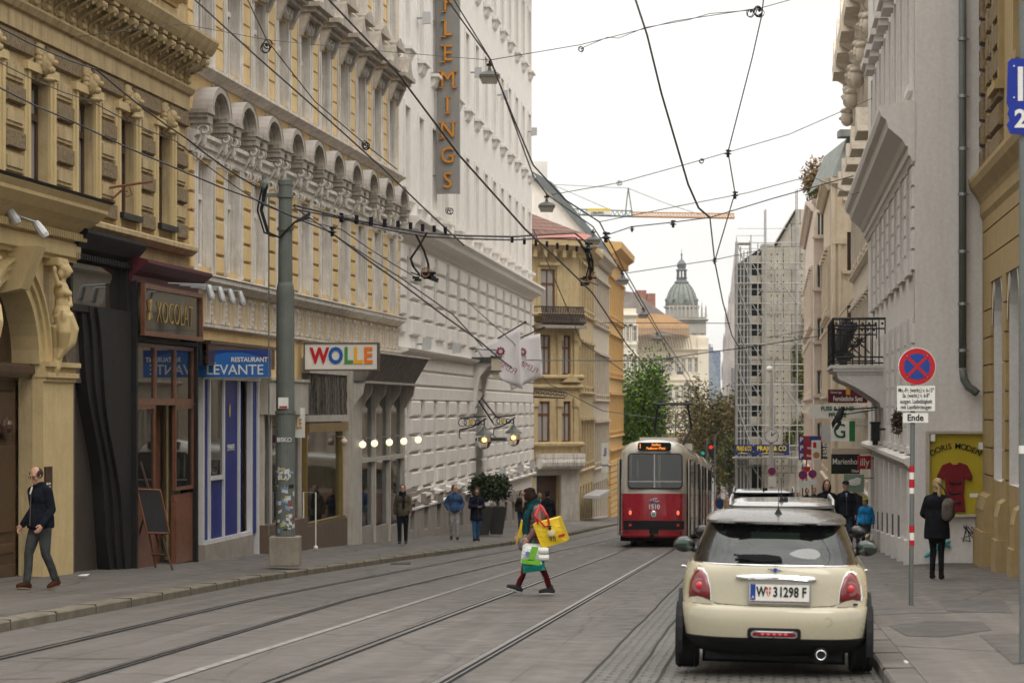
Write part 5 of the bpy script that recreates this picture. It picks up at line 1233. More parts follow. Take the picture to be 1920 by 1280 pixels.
CR2 = pm('warm_cream_plaster', (.64, .54, .41), .85, var=.1, streak=.3); PNK = pm('pinkish_plaster', (.68, .58, .49), .85, var=.08, streak=.25)
R3, M3 = frontblock('cream_stepped_house', 'cream house front with tall narrow dark windows and a green mansard roof', 1557, 1600, 105, 11.6, CR2, [(1586, 1597, 322, 372), (1586, 1597, 436, 508), (1586, 1597, 573, 640)], 105.5, 119, Plane(1450, 11235, 'R'))
m = MB(); x0 = P(1557, 0, 105).x; m.add([(x0, -.3, 11.6), (x0+3, -.3, 11.6), (x0+3, 8, 11.6), (x0, 8, 11.6), (x0+.7, .3, 13.3), (x0+3, .3, 13.3), (x0+3, 8, 13.3), (x0+.7, 8, 13.3)], [(0, 1, 5, 4), (3, 0, 4, 7), (4, 5, 6, 7)]); m.box(x0+.3, x0+3, -.5, .5, 13.3, 13.6); m.xf(M3)
m.build('mansard_roof', pm('green_copper', (.22, .24, .22), .6, var=.3), R3.o)
m = MB(); m.box(x0-.02, x0+.6, -.12, 0, 8.7, 8.95); m.box(x0-.05, x0+1.2, -.25, 0, 11.3, 11.6); m.box(x0, x0+.15, -.1, 0, -4, 11.3); m.box(x0+.28, x0+.4, -.08, 0, -4, 8.7); m.xf(M3); m.build('front_trim', CR2, R3.o)
R4, M4 = frontblock('pink_house', 'plain pinkish house front with white-edged windows beside the scaffolded building', 1524, 1560, 120, 11.9, PNK, [(1530, 1545, 399, 443), (1530, 1545, 497, 541), (1530, 1545, 597, 640), (1530, 1545, 694, 740), (1530, 1545, 792, 830)], 120.5, 150, Plane(1450, 9000, 'R'), wm=SIGNW)
m = MB(); x0 = P(1524, 0, 120).x
for py in (445, 543, 642, 742): zz = EYE+(HY-py)*120/F; m.box(x0-.06, x0+1, -.14, 0, zz-.1, zz)
m.box(x0-.1, x0+1, -.2, 0, 11.7, 11.95); m.xf(M4); m.build('front_trim', pm('mauve_trim', (.30, .22, .19), .8), R4.o)
pl_ = thing('rooftop_bush', 'straggly yellow green bush growing over the roof edge of the pink house', 'plant', P(1530, 368, 121)); AUT = pm('autumn_leaf', (.22, .13, .045), .7, var=.6, scale=3); YG_ = pm('yellow_green_leaf', (.16, .17, .04), .6, var=.5, scale=4)
leafball('foliage', AUT, pl_, (0, 0, .9), (.8, .7, 1.0), 1300, .1, 3); leafball('foliage', YG_, pl_, (-.1, -.1, .3), (.5, .5, .8), 500, .1, 4)
m = MB(); m.tube([(0, 0, -.1), (.1, 0, .6), (-.2, 0, 1.6)], .04, 4); m.build('stem', WOODD, pl_)
# ---- scaffolded building
SC_Y = 170; sx = lambda px: P(px, 0, SC_Y).x; sz = lambda py: EYE+(HY-py)*SC_Y/F
sb_ = thing('bare_gable_building', 'bare concrete-grey building with stepped roofline behind the scaffolding', 'building', (sx(1408), SC_Y+1.2, gz(SC_Y)), 0, base=gz(SC_Y))
CON = pm('patchy_concrete', (.56, .51, .42), .9, var=.25, scale=1.2, streak=.35, dirt=(.2, .19, .15), bump=.4, joint=(1.2, 1.6, (.16, .15, .12), .03))
ox = sx(1408); pts = [(sx(1432)-ox, gz(SC_Y)-1), (sx(1432)-ox, sz(455)), (sx(1456)-ox, sz(455)), (sx(1495)-ox, sz(390)), (sx(1570)-ox, sz(388)), (sx(1570)-ox, gz(SC_Y)-1)]
m = MB(); m.prism(pts, 0, 1.5, 'y'); m.build('wall', CON, sb_)
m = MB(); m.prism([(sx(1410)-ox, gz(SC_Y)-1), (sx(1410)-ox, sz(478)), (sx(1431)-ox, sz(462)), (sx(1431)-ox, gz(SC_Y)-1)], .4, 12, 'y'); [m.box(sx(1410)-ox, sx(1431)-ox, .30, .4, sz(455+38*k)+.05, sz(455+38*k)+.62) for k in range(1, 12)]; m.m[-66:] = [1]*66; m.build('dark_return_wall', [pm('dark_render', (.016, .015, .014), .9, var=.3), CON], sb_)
m = MB(); rr = random.Random(9)
for i in range(8):
    for j in range(34): m.box(sx(1438+i*11.5)-ox-.04, sx(1438+i*11.5)-ox+.04, -.02, 0, sz(475+j*13)-.06, sz(475+j*13)+.06)
m.build('anchor_holes', pm('hole_dark', (.08, .07, .06), .9), sb_)
m = MB(); m.add([(sx(1454)-ox, -.3, sz(458)), (sx(1496)-ox, -.3, sz(388)), (sx(1496)-ox, -.3, sz(395)), (sx(1458)-ox, -.3, sz(460)), (sx(1454)-ox, .3, sz(458)), (sx(1496)-ox, .3, sz(388))], [(0, 1, 2, 3), (0, 4, 5, 1)]); m.build('roof_edge', DARK, sb_)
scf = thing('scaffolding', 'tall galvanised tube scaffolding in front of the bare grey building', 'scaffolding', (sx(1381), SC_Y, gz(SC_Y)), 0, base=gz(SC_Y))
o0 = sx(1381); GAL = pm('scaffold_steel', (.42, .42, .41), .5, metal=.4)
cols = [(1389, .1, 462), (1402, .1, 470), (1421, 0, 455), (1451, 0, 460), (1480, 0, 420), (1510, 0, 388), (1382, 0, 452), (1408, 0, 440), (1382, 1.0, 452), (1408, 1.0, 450), (1436, 0, 392), (1436, .9, 392), (1466, 0, 455), (1495, 0, 355), (1495, .9, 355), (1524, 0, 380), (1395, 0, 470)]
for px, dy, pt_ in cols: m = MB(); m.tube([(sx(px)-o0, dy, gz(SC_Y)), (sx(px)-o0, dy, sz(pt_))], .045, 5); m.build('standard', GAL, scf)
lv = [455+i*38 for i in range(0, 12)]
for i, py in enumerate(lv):
    m = MB(); z = sz(py)
    m.tube([(sx(1382)-o0, 0, z), (sx(1526)-o0, 0, z)], .035, 4); m.tube([(sx(1382)-o0, 0, z+1), (sx(1526)-o0, 0, z+1)], .022, 4)
    for px in (1382, 1408, 1436, 1466, 1495): m.tube([(sx(px)-o0, 0, z), (sx(px)-o0, 1, z)], .04, 4)
    m.tube([(sx(1382)-o0, 0, z+.5), (sx(1436)-o0, 0, z+.5)], .022, 4); m.build('ledger', GAL, scf)
    m = MB(); m.box(sx(1384)-o0, sx(1407)-o0, .05, .9, z-.12, z-.04); m.build('deck', pm('scaffold_plank', (.30, .26, .2), .8), scf)
    m = MB(); a, b = (1410, 1435) if i % 2 else (1435, 1410)
    m.tube([(sx(a)-o0, -.05, z), (sx(b)-o0, -.05, sz(py+38))],   .028, 4); m.tube([(sx(1382+13*(i % 2))-o0, -.05, z), (sx(1395+13*(i % 2))-o0, -.05, sz(py+38))], .04, 4)
    if i in (2, 4, 7): m.tube([(sx(1466)-o0, -.05, z), (sx(1495)-o0, -.05, sz(py+38))], .04, 4)
    m.build('brace', GAL, scf)
m = MB(); m.box(sx(1374)-o0, sx(1500)-o0, -1.5, .5, sz(859), sz(856)); m.build('pedestrian_roof', GAL, scf)
for px, py, sc_, sd in ((1506, 700, 1.0, 1), (1498, 810, .8, 2), (1518, 600, .5, 3)):
    v = thing('climbing_vine', ['patch of green vine in the middle of the bare wall', 'lower patch of green vine above the shop signs', 'small tuft of vine high on the bare wall edge'][sd-1], 'vine', (sx(px), SC_Y+.9, sz(py)), 0, 'vines on the bare gable')
    leafball('foliage', YG_, v, (0, 0, 0), (.75*sc_, .35, 2.0*sc_), int(900*sc_), .15, sd+20, clump=9)
    m = MB(); m.tube([(0, .1, -1.5*sc_), (.2, .1, 0), (-.1, .1, 1.2*sc_)], .04, 4); m.build('stem', WOODD, v)
for a, b, lb, tx in ((1378, 1412, 'blue banner with yellow PRAJO & CO lettering, the narrow left one of two', .82), (1414, 1480, 'wider blue banner with yellow PRAJO & CO lettering beside the clock', 1.1)):
    t, wd, h = sign_board('company_banner', lb.replace('PRAJO & CO ', ''), a, 833, b, 853, 168.2, pm('banner_navy', (.012, .025, .12), .5), None, .05, 0, 'banner', 'banners on the scaffolding')
    YL = pm('banner_yellow', (.75, .55, .03), .5); text('PRAJO & CO', h*.62, .01, YL, t, (wd*.5, -.03, h*.62), off=.008, sx=.40 if a < 1400 else .80); m = MB(); m.tube([(wd*.15, -.03, h*.12), (wd*.35, -.03, h*.2), (wd*.85, -.03, h*.12)], [.01, .03, .01], 4); m.build('swoosh', YL, t)
# ================================================================ FAR BUILDINGS
FARW = pm('far_white_stone', (.80, .73, .60), .85, var=.08, streak=.2, scale=1); FARG = pm('far_grey_stone', (.42, .40, .36), .85, var=.15, scale=.5)
def farblock(name, lab, pxl, pxr, Y, ztop, mat, depth=12, rows=(), n=8, ww=.8, wh=1.8, cor=(), rz=0):
    a, b = P(pxl, 0, Y), P(pxr, 0, Y); t = thing(name, lab, 'building', (a.x, Y, gz(Y)-.2), rz, base=gz(Y)-.2); L_ = (b.x-a.x)/math.cos(rz)
    ops = []; cx = [L_*(i+.5)/n for i in range(n)]
    for z in rows: ops += [(c-ww/2, c+ww/2, z, z+wh) for c in cx]
    m = MB(); wall(m, 0, L_, gz(Y)-1, ztop, ops, rd=.25); m.build('wall', mat, t)
    m = MB(); m.box(0.02, L_-.02, .35, depth, gz(Y)-1, ztop-.02); m.build('building_core', mat, t)
    wf = winmesh(ww, wh, .08, (1,), .66, SIGNW, PANEL)
    for z in rows:
        for c in cx: putwin(t, wf, c, .18, z)
    m = MB()
    for z in rows:
        for c in cx: m.box(c-ww/2-.2, c+ww/2+.2, -.2, 0, z+wh+.1, z+wh+.25); m.box(c-ww/2-.15, c-ww/2, -.08, 0, z-.1, z+wh); m.box(c+ww/2, c+ww/2+.15, -.08, 0, z-.1, z+wh)
    for z, d in cor: mould(m, -d*.5, L_+d*.5, z, [(.05, 0), (d, .3), (d, .45), (.05, .5)])
    m.build('trim', mat, t); return t, L_
zfar = lambda py, Y: EYE+(HY-py)*Y/F
farblock('distant_white_block', 'white block with narrow windows between the orange house and the grand white block', 1150, 1193, 290, zfar(578, 290), FARW, rows=(-1, 2.5, 6, 9.6), n=4, cor=((12.4, .5), (8.9, .2), (5, .3)))
t, L_ = farblock('grand_white_block', 'large creamy white ornate block in the middle distance, below the dome', 1190, 1324, 310, zfar(628, 310), FARW, rows=(-4.4, -1, 2.6, 6.2), n=11, ww=.55, cor=((8.8, .5), (4.9, .25), (1.6, .35), (-1.9, .3)))
m = MB(); m.box(L_-1.1, L_+.3, -.3, 0, -8, 10.6); m.box(-.2, .5, -.3, 0, -8, 10.6); m.build('corner_pilaster', FARW, t)
nt_ = thing('roof_netting', 'peach coloured protective netting round the roof edge of the grand white block', 'netting', P(1190, 630, 308)); q = P(1190, 630, 308)
m = MB(); r_ = [P(px, py, 308-(0 if px < 1240 else 1))-q for px, py in ((1190, 632), (1190, 597), (1207, 588), (1250, 590), (1292, 610), (1292, 632), (1280, 628), (1240, 622))]
m.prism([(v.x, v.z) for v in r_], -1.2, 3, 'y'); m.build('netting', pm('peach_net', (.62, .38, .20), .8, var=.12, scale=1), nt_)
m = MB()
for k in range(20): x = (P(1192+k*5.2, 0, 308)-q).x; z1 = (P(0, 612, 308)-q).z; m.tube([(x, -1.4, -.1), (x, -1.4, z1)], .04, 3); m.tube([(x, -1.3, 0), (x+.4, 0, -1.6)], .04, 3)
for zz in (.2, .9): m.tube([(0, -1.4, zz), ((P(1292, 0, 308)-q).x, -1.4, zz)], .04, 3)
m.build('edge_scaffold', STEEL, nt_)
t, _ = farblock('red_roofed_block', 'grey block with red brick chimneys and steep dark roof, left of the dome', 1166, 1262, 360, zfar(600, 360), FARG, rows=(2,), n=5)
m = MB(); q = t.location; f_ = lambda px, py: (P(px, py, 360).x-q.x, P(px, py, 360).z)
m.prism([f_(1166, 600), f_(1172, 545), f_(1193, 548), f_(1250, 590), f_(1262, 600)], 1, 6, 'y'); m.build('slate_roof', pm('far_slate', (.30, .26, .23), .8, var=.3, scale=.8), t)
m = MB()
for a, b, c in ((1193, 1213, 543), (1214, 1230, 549), (1166, 1174, 538)): m.prism([f_(a, 575), f_(a, c), f_(b, c), f_(b, 585)], 1.5, 4, 'y')
m.build('chimney', pm('far_red_brick', (.34, .16, .12), .85, var=.2), t)
t, L_ = farblock('domed_museum', 'grand stone building with a grey ribbed dome and lantern in the distance', 1252, 1324, 430, zfar(594, 430), FARG, rows=(9, 13), n=5, ww=.5, cor=((17, .6), (12, .3)))
s4 = 430/F; c_ = P(1281, 575, 430); cx, cz = c_.x-t.location.x, c_.z
m = MB(); m.lathe([(2.9, cz-4), (2.9, cz-.2), (3.25, cz), (3.25, cz+.25), (2.85, cz+.3)], (cx, 4, 0), 24); m.build('dome_drum', FARG, t)
dome = [(2.85, .3), (2.8, 1.0), (2.62, 1.8), (2.35, 2.6), (1.95, 3.4), (1.4, 4.1), (.95, 4.5)]
m = MB(); m.lathe([(r, cz+h) for r, h in dome], (cx, 4, 0), 32); m.build('dome', pm('weathered_dome_copper', (.24, .26, .22), .6, var=.25, scale=1), t, smooth=True)
m = MB()
for k in range(16): a = k*math.pi/8+.1; m.tube([(cx+(r+.03)*math.cos(a), 4+(r+.03)*math.sin(a), cz+h) for r, h in dome], .09, 4)
DG = pm('dome_lead', (.16, .175, .18), .6)
m.lathe([(1.3, cz+4.4), (1.3, cz+4.6), (.9, cz+4.9), (.95, cz+5.3), (1.1, cz+5.4)], (cx, 4, 0), 16)
for k in range(8): a = k*math.pi/4; m.tube([(cx+.78*math.cos(a), 4+.78*math.sin(a), cz+5.3), (cx+.75*math.cos(a), 4+.75*math.sin(a), cz+6.6)], .13, 5)
m.lathe([(1.0, cz+6.6), (1.05, cz+6.8), (.7, cz+7.0), (.85, cz+7.5), (.8, cz+7.9), (.45, cz+8.4), (.14, cz+8.7), (.1, cz+9.3), (.22, cz+9.5), (.05, cz+9.8), (.03, cz+10.6)], (cx, 4, 0), 16)
m.build('dome_lantern', DG, t)
m = MB()
for k in range(8): a = k*math.pi/4-.6; m.ball((cx+2.75*math.cos(a), 4+2.75*math.sin(a), cz+1.3), (.36, .36, .42), 8)
m.build('dome_window', DG, t)
m = MB(); rr = random.Random(4)
for k in range(10): x = .3+k*.72; m.box(x-.2, x+.2, -.2, .2, zfar(594, 430)-.1, zfar(594, 430)+.5); m.lathe([(.18, zfar(594, 430)+.5), (.14, zfar(594, 430)+1.6), (.02, zfar(594, 430)+2+rr.random())], (x, 0, 0), 6)
m.build('roof_statues', FARG, t)
# cathedral spire
t = thing('cathedral_spire', 'pale gothic cathedral spire far away, left of the scaffolding', 'cathedral tower', (P(1381, 0, 1500).x, 1500, gz(400)), 0, base=gz(400))
zc = lambda py: EYE+(HY-py)*1500/F; s3 = 1500/F
ST = pm('cathedral_stone', (.40, .35, .32), .9, var=.25, scale=.08)
m = MB(); m.lathe([(27*s3, -9), (27*s3, zc(700)), (24*s3, zc(650)), (20*s3, zc(600)), (15*s3, zc(570))], n=8); m.build('tower', ST, t)
m = MB(); m.lathe([(14*s3, zc(572)), (9*s3, zc(520)), (4.5*s3, zc(480)), (1.2*s3, zc(452)), (.3*s3, zc(440))], n=8); m.build('spire', ST, t)
m = MB()
for lv_, R_, h in ((650, 24, 26), (600, 20, 24), (571, 14, 20), (700, 27, 24)):
    for k in range(8): a = k*math.pi/4; m.lathe([(2.4*s3, zc(lv_)-12*s3), (2.0*s3, zc(lv_)+h*.4*s3), (.1, zc(lv_)+h*s3)], (R_*s3*math.cos(a), R_*s3*math.sin(a), 0), 5)
for k in range(22): a = k*2.4; f_ = k/22; m.ball(((14*(1-f_)+1)*s3*math.cos(a), (14*(1-f_)+1)*s3*math.sin(a), zc(572)+(572-450)*s3*f_), 1.1*s3, 5)
m.build('pinnacle', ST, t)
m = MB(); [m.box(x*s3-2.2*s3, x*s3+2.2*s3, -27*s3-.3, -22*s3, zc(760), zc(690)) for x in (-10, 4, 15)]; m.build('tall_window', pm('far_dark', (.12, .11, .11), .9), t)
t = thing('cathedral_roof', 'steep pale blue tiled roof far away beside the glass tower', 'cathedral roof', (P(1325, 0, 1400).x, 1400, gz(400)), 0, base=gz(400)); s3 = 1400/F; zc = lambda py: EYE+(HY-py)*s3
m = MB(); m.prism([(0, -9), (0, zc(645)), (4*s3, zc(645)), (30*s3, zc(740)), (30*s3, -9)], 0, 20, 'y'); m.build('roof', pm('far_blue_tile', (.22, .26, .30), .7, var=.3, scale=.3), t)
t = thing('glass_tower', 'distant blue grey glass office tower', 'tower', (P(1325, 0, 1700).x, 1700, gz(400)), 0, base=gz(400)); s3 = 1700/F; zc = lambda py: EYE+(HY-py)*s3
m = MB(); m.box(0, 26*s3, 0, 20, -9, zc(657)); m.box(4*s3, 12*s3, 0, 10, zc(657), zc(650)); m.build('tower_body', pm('blue_glass', (.10, .14, .22), .2, joint=(3, 3, (.2, .24, .3), .2)), t)
m = MB(); m.box(0, 14*s3, 4, 5, zc(647), zc(646)); m.tube([(7*s3, 5, zc(650)), (7*s3, 5, zc(644))], .5, 4); m.build('roof_mast', STEEL, t)
# crane
YC = 330; CRN = pm('crane_grey', (.16, .20, .19), .5); CRO = pm('crane_orange', (.45, .24, .10), .5)
q = P(1035, 400, YC); t = thing('tower_crane', 'long tower crane with grey and orange lattice jib above the roofs', 'crane', (q.x, YC, gz(YC)), 0, base=gz(YC))
def lat(name, a, b, h, n, mat):
    m = MB(); a, b = Vector(a), Vector(b); up = Vector((0, 0, h))
    for dy in (-.5, .5): m.tube([a+Vector((0, dy, 0)), b+Vector((0, dy, 0))], .09, 4)
    m.tube([a+up, b+up], .09, 4)
    for k in range(n):
        p, q_ = a.lerp(b, k/n), a.lerp(b, (k+1)/n); mid = (p+q_)/2+up
        for dy in (-.5, .5): m.tube([p+Vector((0, dy, 0)), mid], .05, 3); m.tube([mid, q_+Vector((0, dy, 0))], .05, 3)
    return m.build(name, mat, t)
L3 = lambda px, py: (P(px, 0, YC).x-q.x, 0, EYE+(HY-py)*YC/F)
lat('counter_jib', L3(1070, 402), L3(1186, 406), .75, 14, CRN); lat('jib', L3(1186, 406), L3(1377, 409), .6, 34, CRO)
lat('mast_head', L3(1040, 405), (L3(1035, 346)[0], 0, L3(1035, 346)[2]-.4), .4, 8, CRN)
m = MB(); [m.tube([L3(x, 406), L3(1178, 352)], .08, 4) for x in (1172, 1186)]; m.build('apex', CRN, t)
m = MB()
for a_, b_ in (((1038, 346), (1178, 353)), ((1038, 347), (1150, 396)), ((1178, 353), (1250, 382)), ((1250, 382), (1315, 403))): m.tube([L3(*a_), L3(*b_)], .05, 3)
m.build('tie_rods', CRN, t)
m = MB(); m.box(-.8, .8, -.8, .8, gz(YC), L3(0, 400)[2]); m.build('mast', CRN, t)
m = MB(); a_, b_ = L3(1101, 402), L3(1144, 396); m.box(a_[0], b_[0], -.62, -.55, a_[2]-.1, b_[2]+.1); m.build('name_board', SIGNW, t)
m = MB(); a_, b_ = L3(1101, 396), L3(1144, 393); m.box(a_[0], b_[0], -.63, -.54, a_[2]+.0, b_[2]+.1); m.build('yellow_stripe', pm('banner_yellow', (.75, .55, .03), .5), t)
text('LIEBHERR', .42, .01, BLKL, t, ((L3(1101, 0)[0]+L3(1144, 0)[0])/2-.2, -.64, L3(0, 400)[2]), off=.01)
# trees
def tree(name, lab, px, pyb, Y, crown, rad, mats, n, leaf, seed, trunk=.25, bare=.0, grp=None):
    p = P(px, pyb, Y); p.z = gz(Y); t = thing(name, lab, 'tree', p, 0, grp); rr = random.Random(seed); c = Vector(crown)
    m = MB(); m.tube([(0, 0, -.2), (.1, 0, c.z*.3), (c.x*.5, 0, c.z*.6), (c.x, 0, c.z)], [trunk, trunk*.8, trunk*.6, trunk*.3], 8)
    ends = []
    for k in range(16):
        a = rr.random()*6.28; e = c+Vector((rad[0]*.75*math.cos(a), rad[1]*.75*math.sin(a), rad[2]*rr.uniform(-.7, .9))); s0 = Vector((0, 0, c.z*rr.uniform(.4, .8)))
        mid = s0.lerp(e, .5)+Vector((0, 0, .4)); m.tube([s0, mid, e], [trunk*.35, trunk*.22, .03], 4); ends.append(e)
        for _ in range(3):
            e2 = mid.lerp(e, rr.random())+Vector((rr.gauss(0, 1), rr.gauss(0, 1), rr.gauss(0, 1)))*rad[0]*.3; m.tube([mid.lerp(e, .5), e2], [.05, .015], 3); ends.append(e2)
    m.build('trunk', pm('bark', (.045, .035, .028), .9, var=.3), t)
    for mi, mat in enumerate(mats):
        m = MB()
        for i in range(n//len(mats)):
            q = rr.choice(ends)+Vector((rr.gauss(0, .26)*rad[0], rr.gauss(0, .26)*rad[1], rr.gauss(0, .2)*rad[2])); u = Vector((rr.gauss(0, 1), rr.gauss(0, 1), rr.gauss(0, .6))).normalized(); v = u.cross(Vector((rr.random(), rr.random(), rr.random()+.1))).normalized(); a = leaf*rr.uniform(.5, 1.4)
            m.add([q-u*a, q+v*a*.6, q+u*a, q-v*a*.6], [(0, 1, 2, 3)])
        m.build('crown', mat, t)
GRN = pm('bright_green_leaf', (.16, .29, .03), .6, var=.5, scale=1.5); GR2 = pm('dark_green_leaf', (.035, .06, .018), .6, var=.4, scale=2); BRN = pm('brown_leaf', (.22, .14, .06), .8, var=.5, scale=2); OLV = pm('olive_leaf', (.17, .14, .04), .7, var=.5, scale=2)
tree('green_tree', 'full green leafy tree standing above the tram roof on the left', 1192, 900, 192, (-.1, 0, 7.0), (2.2, 2.0, 5.0), (GRN, GRN, GR2), 24000, .12, 11)
tree('autumn_tree', 'thin brown autumn tree behind the tram pantograph', 1268, 900, 225, (.2, 0, 6.6), (3.6, 2.4, 3.0), (BRN,), 4200, .12, 12)
tree('autumn_tree', 'large olive brown tree right of the tram, beside the scaffolding', 1345, 900, 215, (.1, 0, 7.0), (2.5, 2.2, 4.6), (OLV, OLV, BRN, GR2), 22000, .13, 13)
tree('autumn_tree', 'dark green low tree just left of the scaffolding base', 1368, 900, 205, (0, 0, 4.6), (.9, 1.0, 2.2), (GR2, OLV), 3500, .12, 14)
# ================================================================ MAST, WIRES, LAMPS
YM = 48.2; b = P(535, 1055, YM); b.z = swL(YM)-.05
t = thing('catenary_mast', 'grey green tram mast on a concrete block, covered in stickers and graffiti', 'mast', b, 0); s_ = YM/F; tz = (HY-338)*s_+EYE-b.z; zk = (HY-548)*s_+EYE-b.z; zc_ = (HY-775)*s_+EYE-b.z
MG = pm('mast_paint', (.135, .15, .135), .5, var=.15, streak=.35, dirt=(.06, .06, .05))
m = MB(); m.lathe([(.195, .5), (.195, zc_), (.185, zc_+.02), (.18, zk), (.17, zk+.12), (.145, zk+.2), (.135, tz-.1), (.15, tz-.1), (.15, tz), (.02, tz+.02)], n=20); m.build('shaft', MG, t, smooth=False, auto=.6)
m = MB(); m.box(-.30, .30, -.30, .30, 0, .58); m.build('concrete_block', pm('cast_concrete', (.27, .24, .19), .9, var=.25, streak=.4, bump=.5), t, bevel=.02)
m = MB(); m.lathe([(.21, zc_), (.21, zc_+.05)], n=16); m.lathe([(.165, tz-.35), (.165, tz-.3)], n=16); m.lathe([(.165, tz-1.0), (.165, tz-.94)], n=16); m.box(-.42, -.12, -.03, .03, tz-.34, tz-.26); m.tube([(-.42, 0, tz-.5), (-.42, 0, tz+.1)], .05, 8); m.ball((-.42, 0, tz-.1), (.09, .09, .14), 8); m.tube([(-.33, 0, 0.6), (-.33, 0, tz-.3)], .016, 5)
m.build('clamps', MG, t)
m = MB()
for k, o_ in enumerate((-.03, .03, .06)): m.tube([(-.42+o_, -.05, tz-.1), (-.52+o_, -.05, tz-.6), (-.38+o_, -.1, tz-1.05), (-.1, -.18, tz-1.15), (.2, -.16, tz-.85), (.5, -.1, tz-.72+o_)], .022, 6)
m.build('cable_loops', pm('black_rubber', (.01, .01, .011), .5), t)
rr = random.Random(8); m = [MB() for _ in range(5)]
STK = [pm('sticker_white', (.55, .55, .55), .5, var=.25, scale=20), pm('sticker_red', (.35, .04, .03), .5), pm('sticker_yellow', (.45, .42, .1), .5), pm('sticker_blue', (.2, .3, .42), .5), pm('sticker_black', (.02, .02, .02), .5)]
for k in range(46):
    a = -math.pi/2+rr.uniform(-1.1, 1.1); z = rr.uniform(.65, 1.95); w_, h_ = rr.uniform(.03, .1), rr.uniform(.025, .09); c_ = rr.choice((0, 0, 0, 1, 2, 3, 4))
    if z > 1.2: c_ = rr.choice((0, 0, 3, 2, 4)); w_ *= 1.3
    n = 3; vs = []; tl = rr.uniform(-.04, .04)
    for j in range(n+1): aa = a+(j/n-.5)*w_/.197*1; vs += [(.199*math.cos(aa), .199*math.sin(aa), z+tl*j/n), (.199*math.cos(aa), .199*math.sin(aa), z+h_+tl*j/n)]
    m[c_].add(vs, [(2*j, 2*j+2, 2*j+3, 2*j+1) for j in range(n)])
for k in range(5): m[k].build('sticker_patches', STK[k], t)
m = MB(); m.box(-.12, .08, -.215, -.2, zc_+.1, zc_+.32); m.build('notice', SIGNW, t); m = MB(); m.box(-.1, .06, -.22, -.215, zc_+.11, zc_+.15); m.build('notice_stripe', STK[1], t)
for wrd, z, mt in (('BSKO', 2.5, 0), ('SLAP', 1.75, 0), ('ulu', 1.55, 3)): text(wrd, .12, .003, STK[mt], t, (0, -.2, z), off=.004)
# wires
WIRE = pm('black_wire', (.008, .007, .012), .5); WIRG = pm('grey_wire', (.05, .048, .045), .5)
def wire(lb, pts, rpx=1.0, mat=None, grp='overhead wires', sag=0, sub=1, cat='wire', name='overhead_wire'):
    """pts: (px, py, Y) fixed points in the street, rpx: half thickness in photo pixels at each depth"""
    w3 = [P(*p) for p in pts]; 
    if sub > 1:
        n = []; 
        for a, b in zip(w3, w3[1:]):
            for k in range(sub): tt = k/sub; q = a.lerp(b, tt); q.z -= sag*4*tt*(1-tt); n.append(q)
        w3 = n+[w3[-1]]
    o = w3[0].copy(); r = [min(.03, max(.006, rpx*p.y/F)) for p in w3]
    t = thing(name, lb, cat, o, 0, grp); m = MB(); m.tube([p-o for p in w3], r, 5); m.build('strand', mat or WIRE, t); return t
# contact wires above both tracks
def trackwire(tf, lb, dx=0, h=5.3, y0=12, y1=130):
    pts = [Vector((tf(y)+dx, y, gz(y)+h)) for y in range(y0, y1, 6)]; o = pts[0].copy(); t = thing('contact_wire', lb, 'wire', o, 0, 'overhead wires'); m = MB(); m.tube([p-o for p in pts], [max(.008, .9*p.y/F) for p in pts], 5); m.build('strand', WIRE, t)
W_ = wire
W_('thick black contact wire dropping steeply from the top edge through the middle of the sky', [(1190, -5, 20), (1213, 65, 24), (1240, 175, 32), (1268, 270, 42), (1290, 345, 52), (1310, 390, 60), (1331, 408, 66)], 2.0, sub=1)
W_('wire running from the sky junction down past the scaffolding', [(1331, 408, 66), (1340, 490, 85), (1355, 565, 105), (1372, 628, 125), (1388, 655, 130)], 1.4)
W_('wire from the looped knot at the top right down to the crossing at the scaffolding', [(1432, -5, 40), (1428, 30, 41), (1410, 110, 46), (1365, 285, 60), (1378, 362, 70), (1340, 490, 85)], 1.2)
W_('long wire from the top left over the arched hoods towards the hotel entrance', [(360, -5, 22), (480, 105, 30), (620, 228, 40), (720, 318, 50), (800, 395, 60), (870, 460, 70)], 1.6)
W_('thick wire crossing the letters of the vertical hotel sign', [(612, -5, 26), (740, 130, 36), (860, 290, 48), (985, 430, 62), (1040, 480, 75), (1110, 548, 90), (1175, 645, 110), (1265, 755, 150)], 2.0)
W_('wire passing just above the first hanging street lamp', [(835, -5, 40), (918, 110, 56), (960, 215, 64), (1000, 310, 74), (1060, 375, 84), (1124, 416, 92), (1170, 505, 115), (1240, 628, 155), (1290, 700, 215), (1320, 770, 260)], 1.6)
W_('parallel wire holding the row of hanging street lamps', [(848, -5, 40), (920, 112, 60), (1000, 330, 80), (1026, 365, 86.8), (1112, 425, 98), (1166, 510, 116), (1206, 578, 138), (1232, 622, 158), (1255, 664, 183), (1275, 692, 203), (1299, 728, 239)], 1.3)
W_('wire from the left edge across the portal cornice to the grey mast', [(0, 52, 33), (180, 130, 40), (350, 260, 46), (480, 350, 48)], 1.6, sub=4, sag=.05)
W_('upper wire of the pair crossing the rough stone panels', [(0, 118, 30), (170, 190, 36), (330, 265, 42), (495, 385, 50), (640, 430, 60), (780, 520, 72)], 1.1, sub=3, sag=.04)
W_('lower wire of the pair crossing the rough stone panels', [(0, 165, 28), (130, 225, 32), (340, 320, 38), (480, 375, 44), (620, 435, 52), (750, 530, 64), (900, 640, 85), (960, 690, 95)], 1.7, sub=2, sag=.02)
W_('wire from the top left corner to the yellow building', [(462, -5, 24), (500, 75, 28), (590, 190, 34), (690, 275, 42), (745, 318, 50)], 1.1)
W_('thin span wire from the ochre facade across the street to the first hanging lamp', [(120, 72, 42), (340, 45, 46), (500, 75, 48), (700, 95, 56), (918, 113, 60)], .6, WIRG)
